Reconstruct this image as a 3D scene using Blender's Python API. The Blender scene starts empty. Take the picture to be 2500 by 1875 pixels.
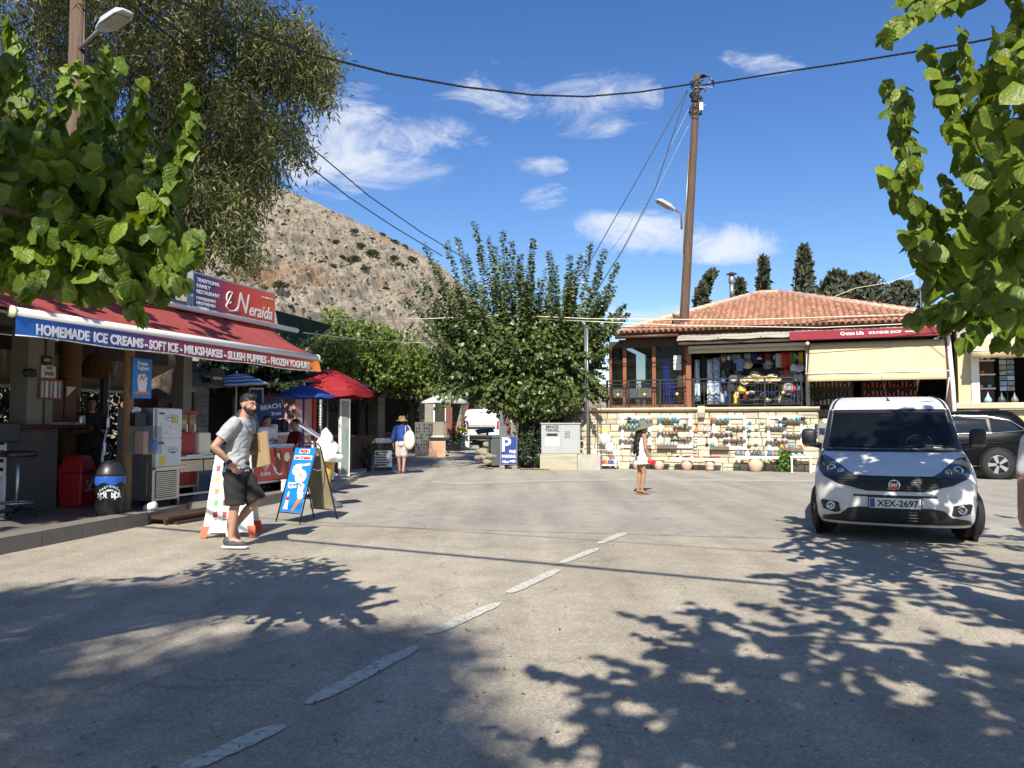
import bpy,bmesh,math,random
import numpy as np
from mathutils import Vector,Matrix,noise as mnoise
R=math.radians
random.seed(7);rng=np.random.default_rng(7)
scene=bpy.context.scene
C=scene.collection
# ------------------------------------------------------------------ camera, sky, sun, exposure
FPX,CAMH,PITCH=1880.0,1.40,R(3.12)
cam_d=bpy.data.cameras.new('camera');cam=bpy.data.objects.new('camera',cam_d);C.objects.link(cam)
cam_d.sensor_width=36;cam_d.lens=36*FPX/2500;cam_d.clip_start=.05;cam_d.clip_end=6000
cam.location=(0,0,CAMH);cam.rotation_euler=(R(90)+PITCH,0,0)
scene.camera=cam
SUN_AZ,SUN_EL=R(9),R(43)  # shadows fall towards this bearing (clockwise from +Y)
sd=Vector((math.sin(SUN_AZ)*math.cos(SUN_EL),math.cos(SUN_AZ)*math.cos(SUN_EL),-math.sin(SUN_EL)))
sl=bpy.data.lights.new('sun','SUN');sun=bpy.data.objects.new('sun',sl);C.objects.link(sun)
sl.energy=5.0;sl.angle=R(.53);sl.color=(1,.935,.81)
sun.rotation_euler=sd.to_track_quat('-Z','Y').to_euler();sun.location=(-20,-60,60)
world=bpy.data.worlds.new('World');scene.world=world;world.use_nodes=True;world.cycles.sampling_method='MANUAL';world.cycles.sample_map_resolution=256
nt=world.node_tree;nt.nodes.clear()
def wn(t,**k):
 n=nt.nodes.new(t)
 for a,b in k.items():setattr(n,a,b)
 return n
def wm(op,a,b=None,c=None):
 n=wn('ShaderNodeMath',operation=op)
 for i,v in enumerate((a,b,c)):
  if v is None:continue
  if isinstance(v,(int,float)):n.inputs[i].default_value=v
  else:nt.links.new(v,n.inputs[i])
 return n.outputs[0]
sky=wn('ShaderNodeTexSky',sky_type='NISHITA');sky.sun_disc=False
sky.sun_elevation=SUN_EL;sky.sun_rotation=R(180)+SUN_AZ
sky.air_density=1.0;sky.dust_density=.15;sky.ozone_density=2.2;sky.altitude=20
hs=wn('ShaderNodeHueSaturation');hs.inputs['Hue'].default_value=.511;hs.inputs['Saturation'].default_value=1.27;hs.inputs['Value'].default_value=1.48
nt.links.new(sky.outputs[0],hs.inputs['Color'])
tc=wn('ShaderNodeTexCoord');sx=wn('ShaderNodeSeparateXYZ');nt.links.new(tc.outputs['Generated'],sx.inputs[0])
yy=wm('MAXIMUM',wm('ABSOLUTE',sx.outputs[1]),.02)
CX=wm('DIVIDE',sx.outputs[0],yy);CZ=wm('DIVIDE',sx.outputs[2],yy)
fwd=wm('GREATER_THAN',sx.outputs[1],0.)
comb=wn('ShaderNodeCombineXYZ');nt.links.new(CX,comb.inputs[0]);nt.links.new(wm('MULTIPLY',CZ,1.9),comb.inputs[1]);nt.links.new(wm('MULTIPLY',fwd,3.),comb.inputs[2])
n1=wn('ShaderNodeTexNoise');n1.inputs['Scale'].default_value=8;n1.inputs['Detail'].default_value=8;n1.inputs['Roughness'].default_value=.66;n1.inputs['Distortion'].default_value=.9
nt.links.new(comb.outputs[0],n1.inputs['Vector'])
def sky_xz(u,v):return((u-1250)/FPX,(1040-v)/FPX)
acc=None
# clouds: centre in the photograph, half-widths, strength
for(u,v,ru,rv,s)in[(770,340,190,150,.85),(870,400,270,60,1.2),(1050,318,160,70,1.25),(850,262,130,80,.8),(1200,218,150,75,.75),(1440,218,190,110,.68),(1320,395,75,28,.5),(1350,478,80,40,.5),(1545,560,200,66,1.1),(1770,590,160,56,1.0),(1255,130,60,26,.5),(1870,130,120,40,.42),(1560,765,300,40,.45),(1650,560,90,60,.6)]:
 cx,cz=sky_xz(u,v)
 a=wm('POWER',wm('DIVIDE',wm('SUBTRACT',CX,cx),ru/FPX),2.)
 b=wm('POWER',wm('DIVIDE',wm('SUBTRACT',CZ,cz),rv/FPX),2.)
 g=wm('MULTIPLY',wm('MAXIMUM',wm('SUBTRACT',1.,wm('ADD',a,b)),0.),s)
 acc=g if acc is None else wm('MAXIMUM',acc,g)
acc=wm('MULTIPLY',acc,fwd)
back=wm('MULTIPLY',wm('SUBTRACT',1.,fwd),.45)
dens=wm('ADD',wm('MAXIMUM',acc,back),wm('MULTIPLY',wm('SUBTRACT',n1.outputs['Fac'],.53),4.2))
mr=wn('ShaderNodeMapRange',interpolation_type='SMOOTHSTEP');nt.links.new(dens,mr.inputs[0]);mr.inputs[1].default_value=.0;mr.inputs[2].default_value=1.5
mask=wm('MULTIPLY',wm('MULTIPLY',mr.outputs[0],wm('GREATER_THAN',wm('MAXIMUM',acc,back),.001)),.88)
mix=wn('ShaderNodeMixRGB');nt.links.new(mask,mix.inputs[0]);nt.links.new(hs.outputs[0],mix.inputs[1]);mix.inputs[2].default_value=(8.6,9.0,9.8,1)
bg=wn('ShaderNodeBackground');bg.inputs[1].default_value=.066;nt.links.new(mix.outputs[0],bg.inputs[0])
wo=wn('ShaderNodeOutputWorld');nt.links.new(bg.outputs[0],wo.inputs[0])
vs=scene.view_settings;vs.view_transform='Standard';vs.look='None';vs.exposure=.66;vs.gamma=1;vs.use_curve_mapping=False
cy=scene.cycles;cy.max_bounces=6;cy.diffuse_bounces=3;cy.glossy_bounces=3;cy.transmission_bounces=5;cy.transparent_max_bounces=8
cy.caustics_reflective=cy.caustics_refractive=False;cy.sample_clamp_indirect=4;cy.use_denoising=True;cy.use_adaptive_sampling=True;cy.adaptive_threshold=.02
# ------------------------------------------------------------------ helpers
CP,SP=math.cos(PITCH),math.sin(PITCH)
def ray(u,v):
 x,y=(u-1250)/FPX,(937.5-v)/FPX
 return x,CP-y*SP,SP+y*CP
def P(u,v,Y):
 dx,dy,dz=ray(u,v);t=Y/dy
 return Vector((dx*t,Y,CAMH+dz*t))
def G(u,v,z=0.):
 dx,dy,dz=ray(u,v);t=(z-CAMH)/dz
 return Vector((dx*t,dy*t,z))
def gz(y):  # the street climbs gently beyond the junction
 return 0. if y<25 else .034*(min(y,75)-25)
def sr(r,g,b):
 f=lambda c:(c/255/12.92)if c/255<=.04045 else((c/255+.055)/1.055)**2.4
 return(f(r),f(g),f(b))
class MB:
 def __init__(s):s.v=[];s.f=[];s.m=[]
 def add(s,vs,fs,mi=0,M=None):
  o=len(s.v)
  for p in vs:
   p=Vector(p);s.v.append(tuple(M@p if M is not None else p))
  for f in fs:s.f.append(tuple(i+o for i in f));s.m.append(mi)
  return s
 def box(s,x0,x1,y0,y1,z0,z1,mi=0,M=None):
  return s.add([(x0,y0,z0),(x1,y0,z0),(x1,y1,z0),(x0,y1,z0),(x0,y0,z1),(x1,y0,z1),(x1,y1,z1),(x0,y1,z1)],[(3,2,1,0),(4,5,6,7),(0,1,5,4),(1,2,6,5),(2,3,7,6),(3,0,4,7)],mi,M)
 def cbox(s,c,d,mi=0,M=None):
  return s.box(c[0]-d[0]/2,c[0]+d[0]/2,c[1]-d[1]/2,c[1]+d[1]/2,c[2]-d[2]/2,c[2]+d[2]/2,mi,M)
 def tube(s,pts,r,n=8,mi=0,M=None,closed=False):
  pts=[Vector(p)for p in pts];k=len(pts)
  rs=r if isinstance(r,(list,tuple))else[r]*k
  vs=[];fs=[];up=None
  for i,p in enumerate(pts):
   if closed:t=pts[(i+1)%k]-pts[i-1]
   else:t=pts[min(i+1,k-1)]-pts[max(i-1,0)]
   if t.length<1e-9:t=Vector((0,0,1))
   t.normalize()
   if up is None:
    up=Vector((0,0,1))if abs(t.z)<.9 else Vector((1,0,0))
   a=up-t*up.dot(t)
   if a.length<1e-5:a=t.orthogonal()
   a.normalize();up=a;b=t.cross(a)
   for j in range(n):
    an=2*math.pi*j/n
    vs.append(p+(a*math.cos(an)+b*math.sin(an))*rs[i])
  for i in range(k if closed else k-1):
   i2=(i+1)%k
   for j in range(n):
    fs.append((i*n+j,i*n+(j+1)%n,i2*n+(j+1)%n,i2*n+j))
  if not closed:
   fs.append(tuple(range(n-1,-1,-1)));fs.append(tuple((k-1)*n+j for j in range(n)))
  return s.add(vs,fs,mi,M)
 def lathe(s,prof,n=20,c=(0,0,0),mi=0,M=None,caps=True):
  vs=[];fs=[]
  for r,z in prof:
   for j in range(n):
    a=2*math.pi*j/n
    vs.append((c[0]+r*math.cos(a),c[1]+r*math.sin(a),c[2]+z))
  for i in range(len(prof)-1):
   for j in range(n):
    fs.append((i*n+j,i*n+(j+1)%n,(i+1)*n+(j+1)%n,(i+1)*n+j))
  if caps:
   if prof[0][0]>1e-4:fs.append(tuple(range(n-1,-1,-1)))
   if prof[-1][0]>1e-4:fs.append(tuple((len(prof)-1)*n+j for j in range(n)))
  return s.add(vs,fs,mi,M)
 def prism(s,poly,y0,y1,mi=0,M=None):  # polygon in (x,z), extruded along y
  n=len(poly)
  vs=[(x,y0,z)for x,z in poly]+[(x,y1,z)for x,z in poly]
  fs=[tuple(range(n)),tuple(range(2*n-1,n-1,-1))]+[(i,i+n,(i+1)%n+n,(i+1)%n)for i in range(n)]
  return s.add(vs,fs,mi,M)
 def ell(s,c,r,nu=14,nv=9,mi=0,M=None):
  if isinstance(r,(int,float)):r=(r,r,r)
  vs=[(c[0],c[1],c[2]-r[2])];fs=[]
  for i in range(1,nv):
   t=math.pi*i/nv-math.pi/2
   for j in range(nu):
    a=2*math.pi*j/nu
    vs.append((c[0]+r[0]*math.cos(t)*math.cos(a),c[1]+r[1]*math.cos(t)*math.sin(a),c[2]+r[2]*math.sin(t)))
  vs.append((c[0],c[1],c[2]+r[2]));L=len(vs)-1
  for j in range(nu):
   fs.append((0,1+(j+1)%nu,1+j));fs.append((L,L-nu+j,L-nu+(j+1)%nu))
  for i in range(nv-2):
   for j in range(nu):
    a=1+i*nu
    fs.append((a+j,a+(j+1)%nu,a+nu+(j+1)%nu,a+nu+j))
  return s.add(vs,fs,mi,M)
 def grid(s,pts,nu,nv,mi=0,M=None,wrap=False):  # pts[j*nu+i]
  fs=[]
  for j in range(nv-1):
   for i in range(nu if wrap else nu-1):
    i2=(i+1)%nu
    fs.append((j*nu+i,j*nu+i2,(j+1)*nu+i2,(j+1)*nu+i))
  return s.add(pts,fs,mi,M)
 def mesh(s,name,mats,smooth=False):
  me=bpy.data.meshes.new(name);me.from_pydata(s.v,[],s.f)
  for m in(mats if isinstance(mats,(list,tuple))else[mats]):me.materials.append(m)
  if any(s.m):me.polygons.foreach_set('material_index',s.m)
  if smooth:me.polygons.foreach_set('use_smooth',[True]*len(s.f))
  me.update();return me
 def build(s,name,mats,parent=None,smooth=False,bevel=0,solid=0,loc=None,sub=0):
  o=link(name,s.mesh(name,mats,smooth),parent)
  if loc is not None:o.location=loc
  if solid:
   m=o.modifiers.new('solid','SOLIDIFY');m.thickness=solid;m.offset=0
  if bevel:
   m=o.modifiers.new('bevel','BEVEL');m.width=bevel;m.segments=2;m.limit_method='ANGLE';m.angle_limit=R(40);m.use_clamp_overlap=True
  if sub:
   m=o.modifiers.new('sub','SUBSURF');m.levels=sub;m.render_levels=sub
  return o
def link(name,me,parent=None):
 o=bpy.data.objects.new(name,me);C.objects.link(o)
 if parent is not None:o.parent=parent
 return o
def tag(o,label=None,cat=None,group=None,kind=None):
 if label:o['label']=label
 if cat:o['category']=cat
 if group:o['group']=group
 if kind:o['kind']=kind
 return o
def thing(name,label,cat,loc=(0,0,0),rz=0.,group=None,M=None):
 o=bpy.data.objects.new(name,None);C.objects.link(o);o.empty_display_size=.2
 if M is not None:o.matrix_world=M
 else:o.location=loc;o.rotation_euler=(0,0,rz)
 return tag(o,label,cat,group)
def struct(o):o['kind']='structure';return o
def frame(o,ux,uz=(0,0,1)):
 ux=Vector(ux).normalized();uz=Vector(uz);uy=uz.cross(ux).normalized();uz=ux.cross(uy)
 M=Matrix.Identity(4)
 for i in range(3):M[i][0]=ux[i];M[i][1]=uy[i];M[i][2]=uz[i];M[i][3]=o[i]
 return M
def dup(o,parent=None):
 c=o.copy();C.objects.link(c);c.parent=parent
 for ch in list(o.children):dup(ch,c)
 return c
MATS={}
def mat(name,col,rough=.6,var=.12,scale=6.,bump=0.,bscale=60.,metal=0.,spec=.5,col2=None,coat=0.,island=0.,stretch=None,detail=4.,transl=0.,alpha=1.):
 if name in MATS:return MATS[name]
 m=bpy.data.materials.new(name);m.use_nodes=True;MATS[name]=m
 t=m.node_tree;b=t.nodes['Principled BSDF'];L=t.links.new
 b.inputs['Roughness'].default_value=rough;b.inputs['Metallic'].default_value=metal
 b.inputs['Specular IOR Level'].default_value=spec;b.inputs['Coat Weight'].default_value=coat;b.inputs['Coat Roughness'].default_value=.05
 b.inputs['Base Color'].default_value=(*col,1)
 tcn=t.nodes.new('ShaderNodeTexCoord');vec=tcn.outputs['Object']
 if stretch:
  mp=t.nodes.new('ShaderNodeMapping');mp.inputs['Scale'].default_value=stretch;L(vec,mp.inputs[0]);vec=mp.outputs[0]
 src=None
 if var>0 or col2:
  n=t.nodes.new('ShaderNodeTexNoise');n.inputs['Scale'].default_value=scale;n.inputs['Detail'].default_value=detail;n.inputs['Roughness'].default_value=.6;L(vec,n.inputs['Vector'])
  r=t.nodes.new('ShaderNodeValToRGB');r.color_ramp.elements[0].position=.3;r.color_ramp.elements[1].position=.72
  c2=col2 or tuple(min(1,c*(1+var))for c in col);c1=col if col2 else tuple(c*(1-var)for c in col)
  r.color_ramp.elements[0].color=(*c1,1);r.color_ramp.elements[1].color=(*c2,1)
  L(n.outputs['Fac'],r.inputs[0]);src=r.outputs[0]
 if island:
  g=t.nodes.new('ShaderNodeNewGeometry');oi=t.nodes.new('ShaderNodeObjectInfo');ad=t.nodes.new('ShaderNodeMath');ad.operation='ADD'
  L(g.outputs['Random Per Island'],ad.inputs[0]);L(oi.outputs['Random'],ad.inputs[1])
  fr=t.nodes.new('ShaderNodeMath');fr.operation='FRACT';L(ad.outputs[0],fr.inputs[0])
  mr_=t.nodes.new('ShaderNodeMapRange');L(fr.outputs[0],mr_.inputs[0]);mr_.inputs[3].default_value=1-island;mr_.inputs[4].default_value=1+island
  h=t.nodes.new('ShaderNodeHueSaturation');L(mr_.outputs[0],h.inputs['Value'])
  mh=t.nodes.new('ShaderNodeMapRange');L(fr.outputs[0],mh.inputs[0]);mh.inputs[3].default_value=.5+island*.035;mh.inputs[4].default_value=.5-island*.035;L(mh.outputs[0],h.inputs['Hue'])
  if src is not None:L(src,h.inputs['Color'])
  else:h.inputs['Color'].default_value=(*col,1)
  src=h.outputs[0]
 if src is not None:L(src,b.inputs['Base Color'])
 if bump:
  n2=t.nodes.new('ShaderNodeTexNoise');n2.inputs['Scale'].default_value=bscale;n2.inputs['Detail'].default_value=6;L(vec,n2.inputs['Vector'])
  bp=t.nodes.new('ShaderNodeBump');bp.inputs['Strength'].default_value=bump;bp.inputs['Distance'].default_value=.02;L(n2.outputs['Fac'],bp.inputs['Height']);L(bp.outputs[0],b.inputs['Normal'])
 if transl:
  tr=t.nodes.new('ShaderNodeBsdfTranslucent');mx=t.nodes.new('ShaderNodeMixShader');mx.inputs[0].default_value=transl
  if src is not None:
   gm=t.nodes.new('ShaderNodeHueSaturation');gm.inputs['Value'].default_value=1.5;gm.inputs['Saturation'].default_value=1.1;gm.inputs['Hue'].default_value=.485;L(src,gm.inputs['Color']);L(gm.outputs[0],tr.inputs[0])
  else:tr.inputs[0].default_value=(*col,1)
  L(b.outputs[0],mx.inputs[1]);L(tr.outputs[0],mx.inputs[2]);L(mx.outputs[0],t.nodes['Material Output'].inputs[0])
 if alpha<1:b.inputs['Alpha'].default_value=alpha
 return m
def glass(name,col=(.02,.025,.03),alpha=.35,rough=.03):
 if name in MATS:return MATS[name]
 m=mat(name,col,rough,var=0,spec=.6);m.node_tree.nodes['Principled BSDF'].inputs['Alpha'].default_value=alpha;return m
W=lambda n:MATS[n]
mat('white_paint',(.78,.77,.74),.45,.05);mat('cream',sr(233,224,196),.7,.05,3);mat('black',(.012,.012,.013),.45,.1);mat('black_plastic',(.018,.018,.019),.4,.15)
mat('steel',(.52,.53,.54),.32,.08,4,metal=.85);mat('grey_metal',(.33,.35,.37),.45,.1,5,metal=.5);mat('galv',(.27,.29,.31),.42,.12,14,metal=.6)
mat('rubber',(.016,.016,.017),.8,.2,20,.3,90);mat('terracotta',(.55,.33,.22),.8,.15,9,.2,40);mat('red_print',(.50,.03,.03),.5,.05);mat('navy_print',(.02,.045,.22),.5,.05)
mat('blue_print',(.01,.20,.62),.45,.05);mat('white_print',(.80,.80,.79),.5,0.);mat('black_print',(.015,.015,.018),.5,0.);mat('orange_print',(.75,.22,.05),.5,.05);mat('yellow_print',(.80,.60,.10),.5,.05)
mat('brown_print',(.11,.04,.02),.5,.1,20);mat('green_print',(.12,.35,.08),.5,.1);mat('teal',(.07,.24,.25),.35,.1);mat('pale_blue',(.35,.52,.66),.5,.1)
mat('brown_wood',(.10,.05,.028),.6,.3,4,.25,25,stretch=(6,6,1));mat('pole_wood',(.105,.066,.045),.85,.35,3,.6,14,stretch=(9,9,.5));mat('rope',(.28,.17,.08),.9,.25,30,.5,40)
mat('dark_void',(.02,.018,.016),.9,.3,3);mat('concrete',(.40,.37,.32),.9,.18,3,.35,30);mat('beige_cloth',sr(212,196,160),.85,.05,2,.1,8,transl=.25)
mat('tile_kerb',(.20,.18,.155),.55,.12,5,.08,40);mat('yellow_tag',(.75,.55,.12),.4,.1)
def real_mesh(ob):  # evaluate one object alone, in a scratch scene
 ts=bpy.data.scenes.new('scratch');ts.collection.objects.link(ob);vl=ts.view_layers[0]
 with bpy.context.temp_override(scene=ts,view_layer=vl):
  dg=bpy.context.evaluated_depsgraph_get();me=bpy.data.meshes.new_from_object(ob.evaluated_get(dg))
 bpy.data.objects.remove(ob);bpy.data.scenes.remove(ts);return me
def txt(s,size,parent,o,ux,uz,m,bold=0.,align='CENTER',shear=0.,space=1.,width=None,depth=.0015,name='lettering'):
 """flat lettering as real mesh: baseline origin o, reading direction ux, up uz (parent space)"""
 cu=bpy.data.curves.new(name,'FONT');cu.body=s;cu.size=size;cu.align_x=align;cu.extrude=depth;cu.offset=bold;cu.shear=shear;cu.space_character=space;cu.resolution_u=3
 me=real_mesh(bpy.data.objects.new(name,cu));bpy.data.curves.remove(cu)
 me.name=name;me.materials.clear();me.materials.append(m)
 t=link(name,me,parent)
 ux=Vector(ux).normalized();uz=Vector(uz).normalized();un=ux.cross(uz)
 M=Matrix.Identity(4)
 for i in range(3):M[i][0]=ux[i];M[i][1]=uz[i];M[i][2]=un[i];M[i][3]=o[i]
 if width and len(me.vertices):
  xs=[v.co.x for v in me.vertices];k=width/max(1e-6,max(xs)-min(xs));M=M@Matrix.Diagonal((k,1,1,1))
 t.matrix_local=M
 return t
 # ---- leaves: many small folded faces in one mesh, or shared leaf meshes
def leaf_template(kind):
 if kind=='mulberry':  # heart-shaped, folded on the midrib, tip drooping ; length 1 along +y
  out=[(0,0),(.24,-.08),(.44,.05),(.50,.29),(.43,.56),(.23,.82),(0,1.0)]
  mid=[(0,.0),(0,.02),(0,.12),(0,.3),(0,.52),(0,.78)]
  v=[];f=[]
  z=lambda x,y:.34*abs(x)-1.35*x*x-.46*y*y+.05*math.sin(13*y+4*x)+.12*math.cos(15*y)*abs(x)
  for(x,y)in mid:v.append((x,y,z(0,y)))
  tip=len(v);v.append((0,1.0,z(0,1)))
  for sgn in(1,-1):
   o=len(v)
   for(x,y)in out[1:6]:v.append((x*sgn,y,z(x,y)))
   for i in range(5):
    a,b=(o+i-1,o+i)
    if i==0:tri=(0,o,1)
    else:tri=(mid_i(i),a,b,mid_i(i+1))if True else None
    f.append(tri if sgn>0 else tri[::-1])
   l=(mid_i(5),o+4,tip);f.append(l if sgn>0 else l[::-1])
  return np.array(v),f
 if kind=='small':  # pointed oval, 2 quads folded
  v=[(0,0,0),(.34,.42,.06),(0,.45,-.06),(-.34,.42,.06),(0,1,-.22)]
  return np.array(v),[(0,1,2),(0,2,3),(2,1,4),(3,2,4)]
 if kind=='long':  # eucalyptus / oleander blade
  v=[(0,0,0),(.085,.35,.02),(-.085,.35,.02),(.07,.7,-.03),(-.07,.7,-.03),(.03,1,-.12)]
  return np.array(v),[(0,1,2),(2,1,3,4),(4,3,5)]
def mid_i(i):return max(0,min(5,i))
def frames_from(axis,nrm):
 a=axis/np.linalg.norm(axis,axis=1,keepdims=True)
 n=nrm-a*(nrm*a).sum(1,keepdims=True);n/=np.maximum(np.linalg.norm(n,axis=1,keepdims=True),1e-6)
 return np.cross(a,n),a,n
def leaves_mesh(name,kind,pos,axis,nrm,size,m):
 tv,tf=leaf_template(kind);N=len(pos);k=len(tv)
 X,Y,Z=frames_from(axis,nrm)
 v=pos[:,None,:]+size[:,None,None]*(tv[None,:,0,None]*X[:,None]+tv[None,:,1,None]*Y[:,None]+tv[None,:,2,None]*Z[:,None])
 me=bpy.data.meshes.new(name)
 lens=np.array([len(f)for f in tf]);loops=np.concatenate([np.array(f)for f in tf])
 allloops=(loops[None]+(np.arange(N)*k)[:,None]).ravel()
 tot=np.tile(lens,N);st=np.concatenate([[0],np.cumsum(tot)[:-1]])
 me.vertices.add(N*k);me.loops.add(len(allloops));me.polygons.add(len(tot))
 me.vertices.foreach_set('co',v.astype(np.float32).ravel());me.loops.foreach_set('vertex_index',allloops.astype(np.int32))
 me.polygons.foreach_set('loop_start',st.astype(np.int32));me.polygons.foreach_set('loop_total',tot.astype(np.int32))
 me.materials.append(m);me.polygons.foreach_set('use_smooth',np.ones(len(tot),bool));me.update(calc_edges=True);me.validate()
 return me
def shoot_leaves(p0,p1,n,rngl,sag=0.,leafang=.9,droop=.5,nb=.75):
 """leaves alternating along a shoot from p0 to p1: returns pos, axis, nrm"""
 p0=np.array(p0);p1=np.array(p1);d=p1-p0;L=np.linalg.norm(d)+1e-9;t=(np.arange(n)+rngl.random(n)*.6)/n
 pos=p0+t[:,None]*d;pos[:,2]-=sag*4*t*(1-t)
 dn=d/L;a=np.cross(dn,[.3,.5,.8]);a/=np.linalg.norm(a);b=np.cross(dn,a)
 ph=np.arange(n)*2.4+rngl.random()*6+rngl.normal(0,.5,n)
 side=np.cos(ph)[:,None]*a+np.sin(ph)[:,None]*b
 ax=side*leafang+dn*.45+rngl.normal(0,.22,(n,3));ax[:,2]-=droop
 nr=dn*.25+np.array([-.13*nb,-nb,nb])+side*(1.2-nb)+rngl.normal(0,.35,(n,3))
 return pos,ax,nr,t
 # ================================================================== SETTING: ground, roads, hill
def asphalt(name,c1,c2,speck):
 m=bpy.data.materials.new(name);m.use_nodes=True;t=m.node_tree;L=t.links.new;b=t.nodes['Principled BSDF'];MATS[name]=m
 tcn=t.nodes.new('ShaderNodeTexCoord');V=tcn.outputs['Object']
 def N(sc,det=4,ro=.55,dist=0):
  n=t.nodes.new('ShaderNodeTexNoise');n.inputs['Scale'].default_value=sc;n.inputs['Detail'].default_value=det;n.inputs['Roughness'].default_value=ro;n.inputs['Distortion'].default_value=dist;L(V,n.inputs['Vector']);return n.outputs['Fac']
 def ramp(fac,stops):
  r=t.nodes.new('ShaderNodeValToRGB');e=r.color_ramp.elements
  while len(e)<len(stops):e.new(.5)
  for i,(p,c)in enumerate(stops):e[i].position=p;e[i].color=(*c,1)
  L(fac,r.inputs[0]);return r.outputs[0]
 def mul(a,b_,f=1.):
  x=t.nodes.new('ShaderNodeMixRGB');x.blend_type='MULTIPLY';x.inputs[0].default_value=f;L(a,x.inputs[1]);L(b_,x.inputs[2]);return x.outputs[0]
 col=ramp(N(.45,6,.6,.4),[(.32,c1),(.7,c2)])
 g=lambda v:(v,v,v)
 col=mul(col,ramp(N(190,2,.7),[(.30,g(1-speck)),(.5,g(1.)),(.72,g(1+speck*.8))]))
 vo=t.nodes.new('ShaderNodeTexVoronoi');vo.inputs['Scale'].default_value=75;L(V,vo.inputs['Vector'])
 col=mul(col,ramp(vo.outputs['Color'],[(.1,g(1-speck*.5)),(.6,g(1.)),(.95,g(1+speck*.9))]))
 col=mul(col,ramp(N(2.6,8,.7),[(.28,g(.76)),(.5,g(1.)),(.75,g(1.1))]))
 # oil drips and small dark spots
 vd=t.nodes.new('ShaderNodeTexVoronoi');vd.inputs['Scale'].default_value=2.3;vd.inputs['Randomness'].default_value=1;L(V,vd.inputs['Vector'])
 col=mul(col,ramp(vd.outputs['Distance'],[(.035,g(.45)),(.07,g(1.))]))
 # hairline cracks
 ve=t.nodes.new('ShaderNodeTexVoronoi');ve.feature='DISTANCE_TO_EDGE';ve.inputs['Scale'].default_value=.33
 dn=t.nodes.new('ShaderNodeTexNoise');dn.inputs['Scale'].default_value=1.7;dn.inputs['Detail'].default_value=5;L(V,dn.inputs['Vector'])
 av=t.nodes.new('ShaderNodeVectorMath');av.operation='MULTIPLY_ADD';L(dn.outputs['Color'],av.inputs[0]);av.inputs[1].default_value=(.9,.9,0);L(V,av.inputs[2]);L(av.outputs[0],ve.inputs['Vector'])
 col=mul(col,ramp(ve.outputs['Distance'],[(.0,g(.74)),(.0035,g(1.))]))
 # tyre-polished streaks
 mp=t.nodes.new('ShaderNodeMapping');mp.inputs['Rotation'].default_value=(0,0,R(20));mp.inputs['Scale'].default_value=(1.4,.12,1);L(V,mp.inputs[0])
 ns=t.nodes.new('ShaderNodeTexNoise');ns.inputs['Scale'].default_value=1.2;ns.inputs['Detail'].default_value=5;L(mp.outputs[0],ns.inputs['Vector'])
 col=mul(col,ramp(ns.outputs['Fac'],[(.33,g(.84)),(.6,g(1.08))]))
 L(col,b.inputs['Base Color']);b.inputs['Roughness'].default_value=.88;b.inputs['Specular IOR Level'].default_value=.3
 bp=t.nodes.new('ShaderNodeBump');bp.inputs['Strength'].default_value=.55;bp.inputs['Distance'].default_value=.006;L(N(120,3,.7),bp.inputs['Height']);L(bp.outputs[0],b.inputs['Normal'])
 return m
asphalt('asphalt_old',(.31,.272,.215),(.405,.36,.292),.34)
asphalt('asphalt_new',(.285,.263,.224),(.355,.332,.287),.2)
asphalt('pavement_grey',(.31,.292,.25),(.37,.348,.302),.14)
mat('dry_soil',(.30,.22,.14),.95,.3,.4,.4,8,col2=(.20,.17,.10))
def ysheet(name,poly_rows,z,m):  # rows of (y, x0, x1): strip that follows the street's rise
 b=MB();vs=[]
 for(y,x0,x1)in poly_rows:vs+=[(x0,y,gz(y)+z),(x1,y,gz(y)+z)]
 b.add(vs,[(2*i,2*i+1,2*i+3,2*i+2)for i in range(len(poly_rows)-1)]);return struct(b.build(name,m))
ysheet('ground',[(-300,-900,900),(25,-900,900),(75,-900,900),(1500,-1800,1800)],-.02,W('dry_soil'))
ysheet('road',[(-30,-14,30),(25,-14,30),(75,-14,30)],-.008,W('asphalt_old'))
b=MB();b.add([(-14,14.5,-.004),(-3.6,11.2,-.004),(.2,10.35,-.004),(3.9,9.6,-.004),(30,6.5,-.004),(30,25,-.004),(-14,25,-.004)],[tuple(range(7))]);struct(b.build('road_resurfaced',W('asphalt_new')))
ysheet('road_uphill',[(25,-14,30),(75,-9,30)],-.004,W('asphalt_new'))
# pale concrete gutter and paved strip before the stone wall
b=MB();pts=[(1050,1178),(1130,1182),(1250,1178),(1400,1174),(1600,1173),(1800,1175),(2010,1176),(2160,1172)]
gl=[G(u,v)for u,v in pts]
for i in range(len(gl)-1):
 p,q=gl[i],gl[i+1];p2=p+Vector((.05,.42,0));q2=q+Vector((.05,.42,0))
 b.add([(p.x,p.y,0),(q.x,q.y,0),(q2.x,q2.y,.02),(p2.x,p2.y,.02)],[(0,1,2,3)])
struct(b.build('gutter',mat('gutter_concrete',(.36,.335,.285),.9,.2,2,.3,30)))
b=MB();far=[(p.x+.05,p.y+.42,.021)for p in gl]
b.add(far+[(11,27.2,.021),(2.0,27.2,.021),(-.5,24.9,.021)],[tuple(range(len(far)+3))]);struct(b.build('pavement',W('pavement_grey')))
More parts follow.
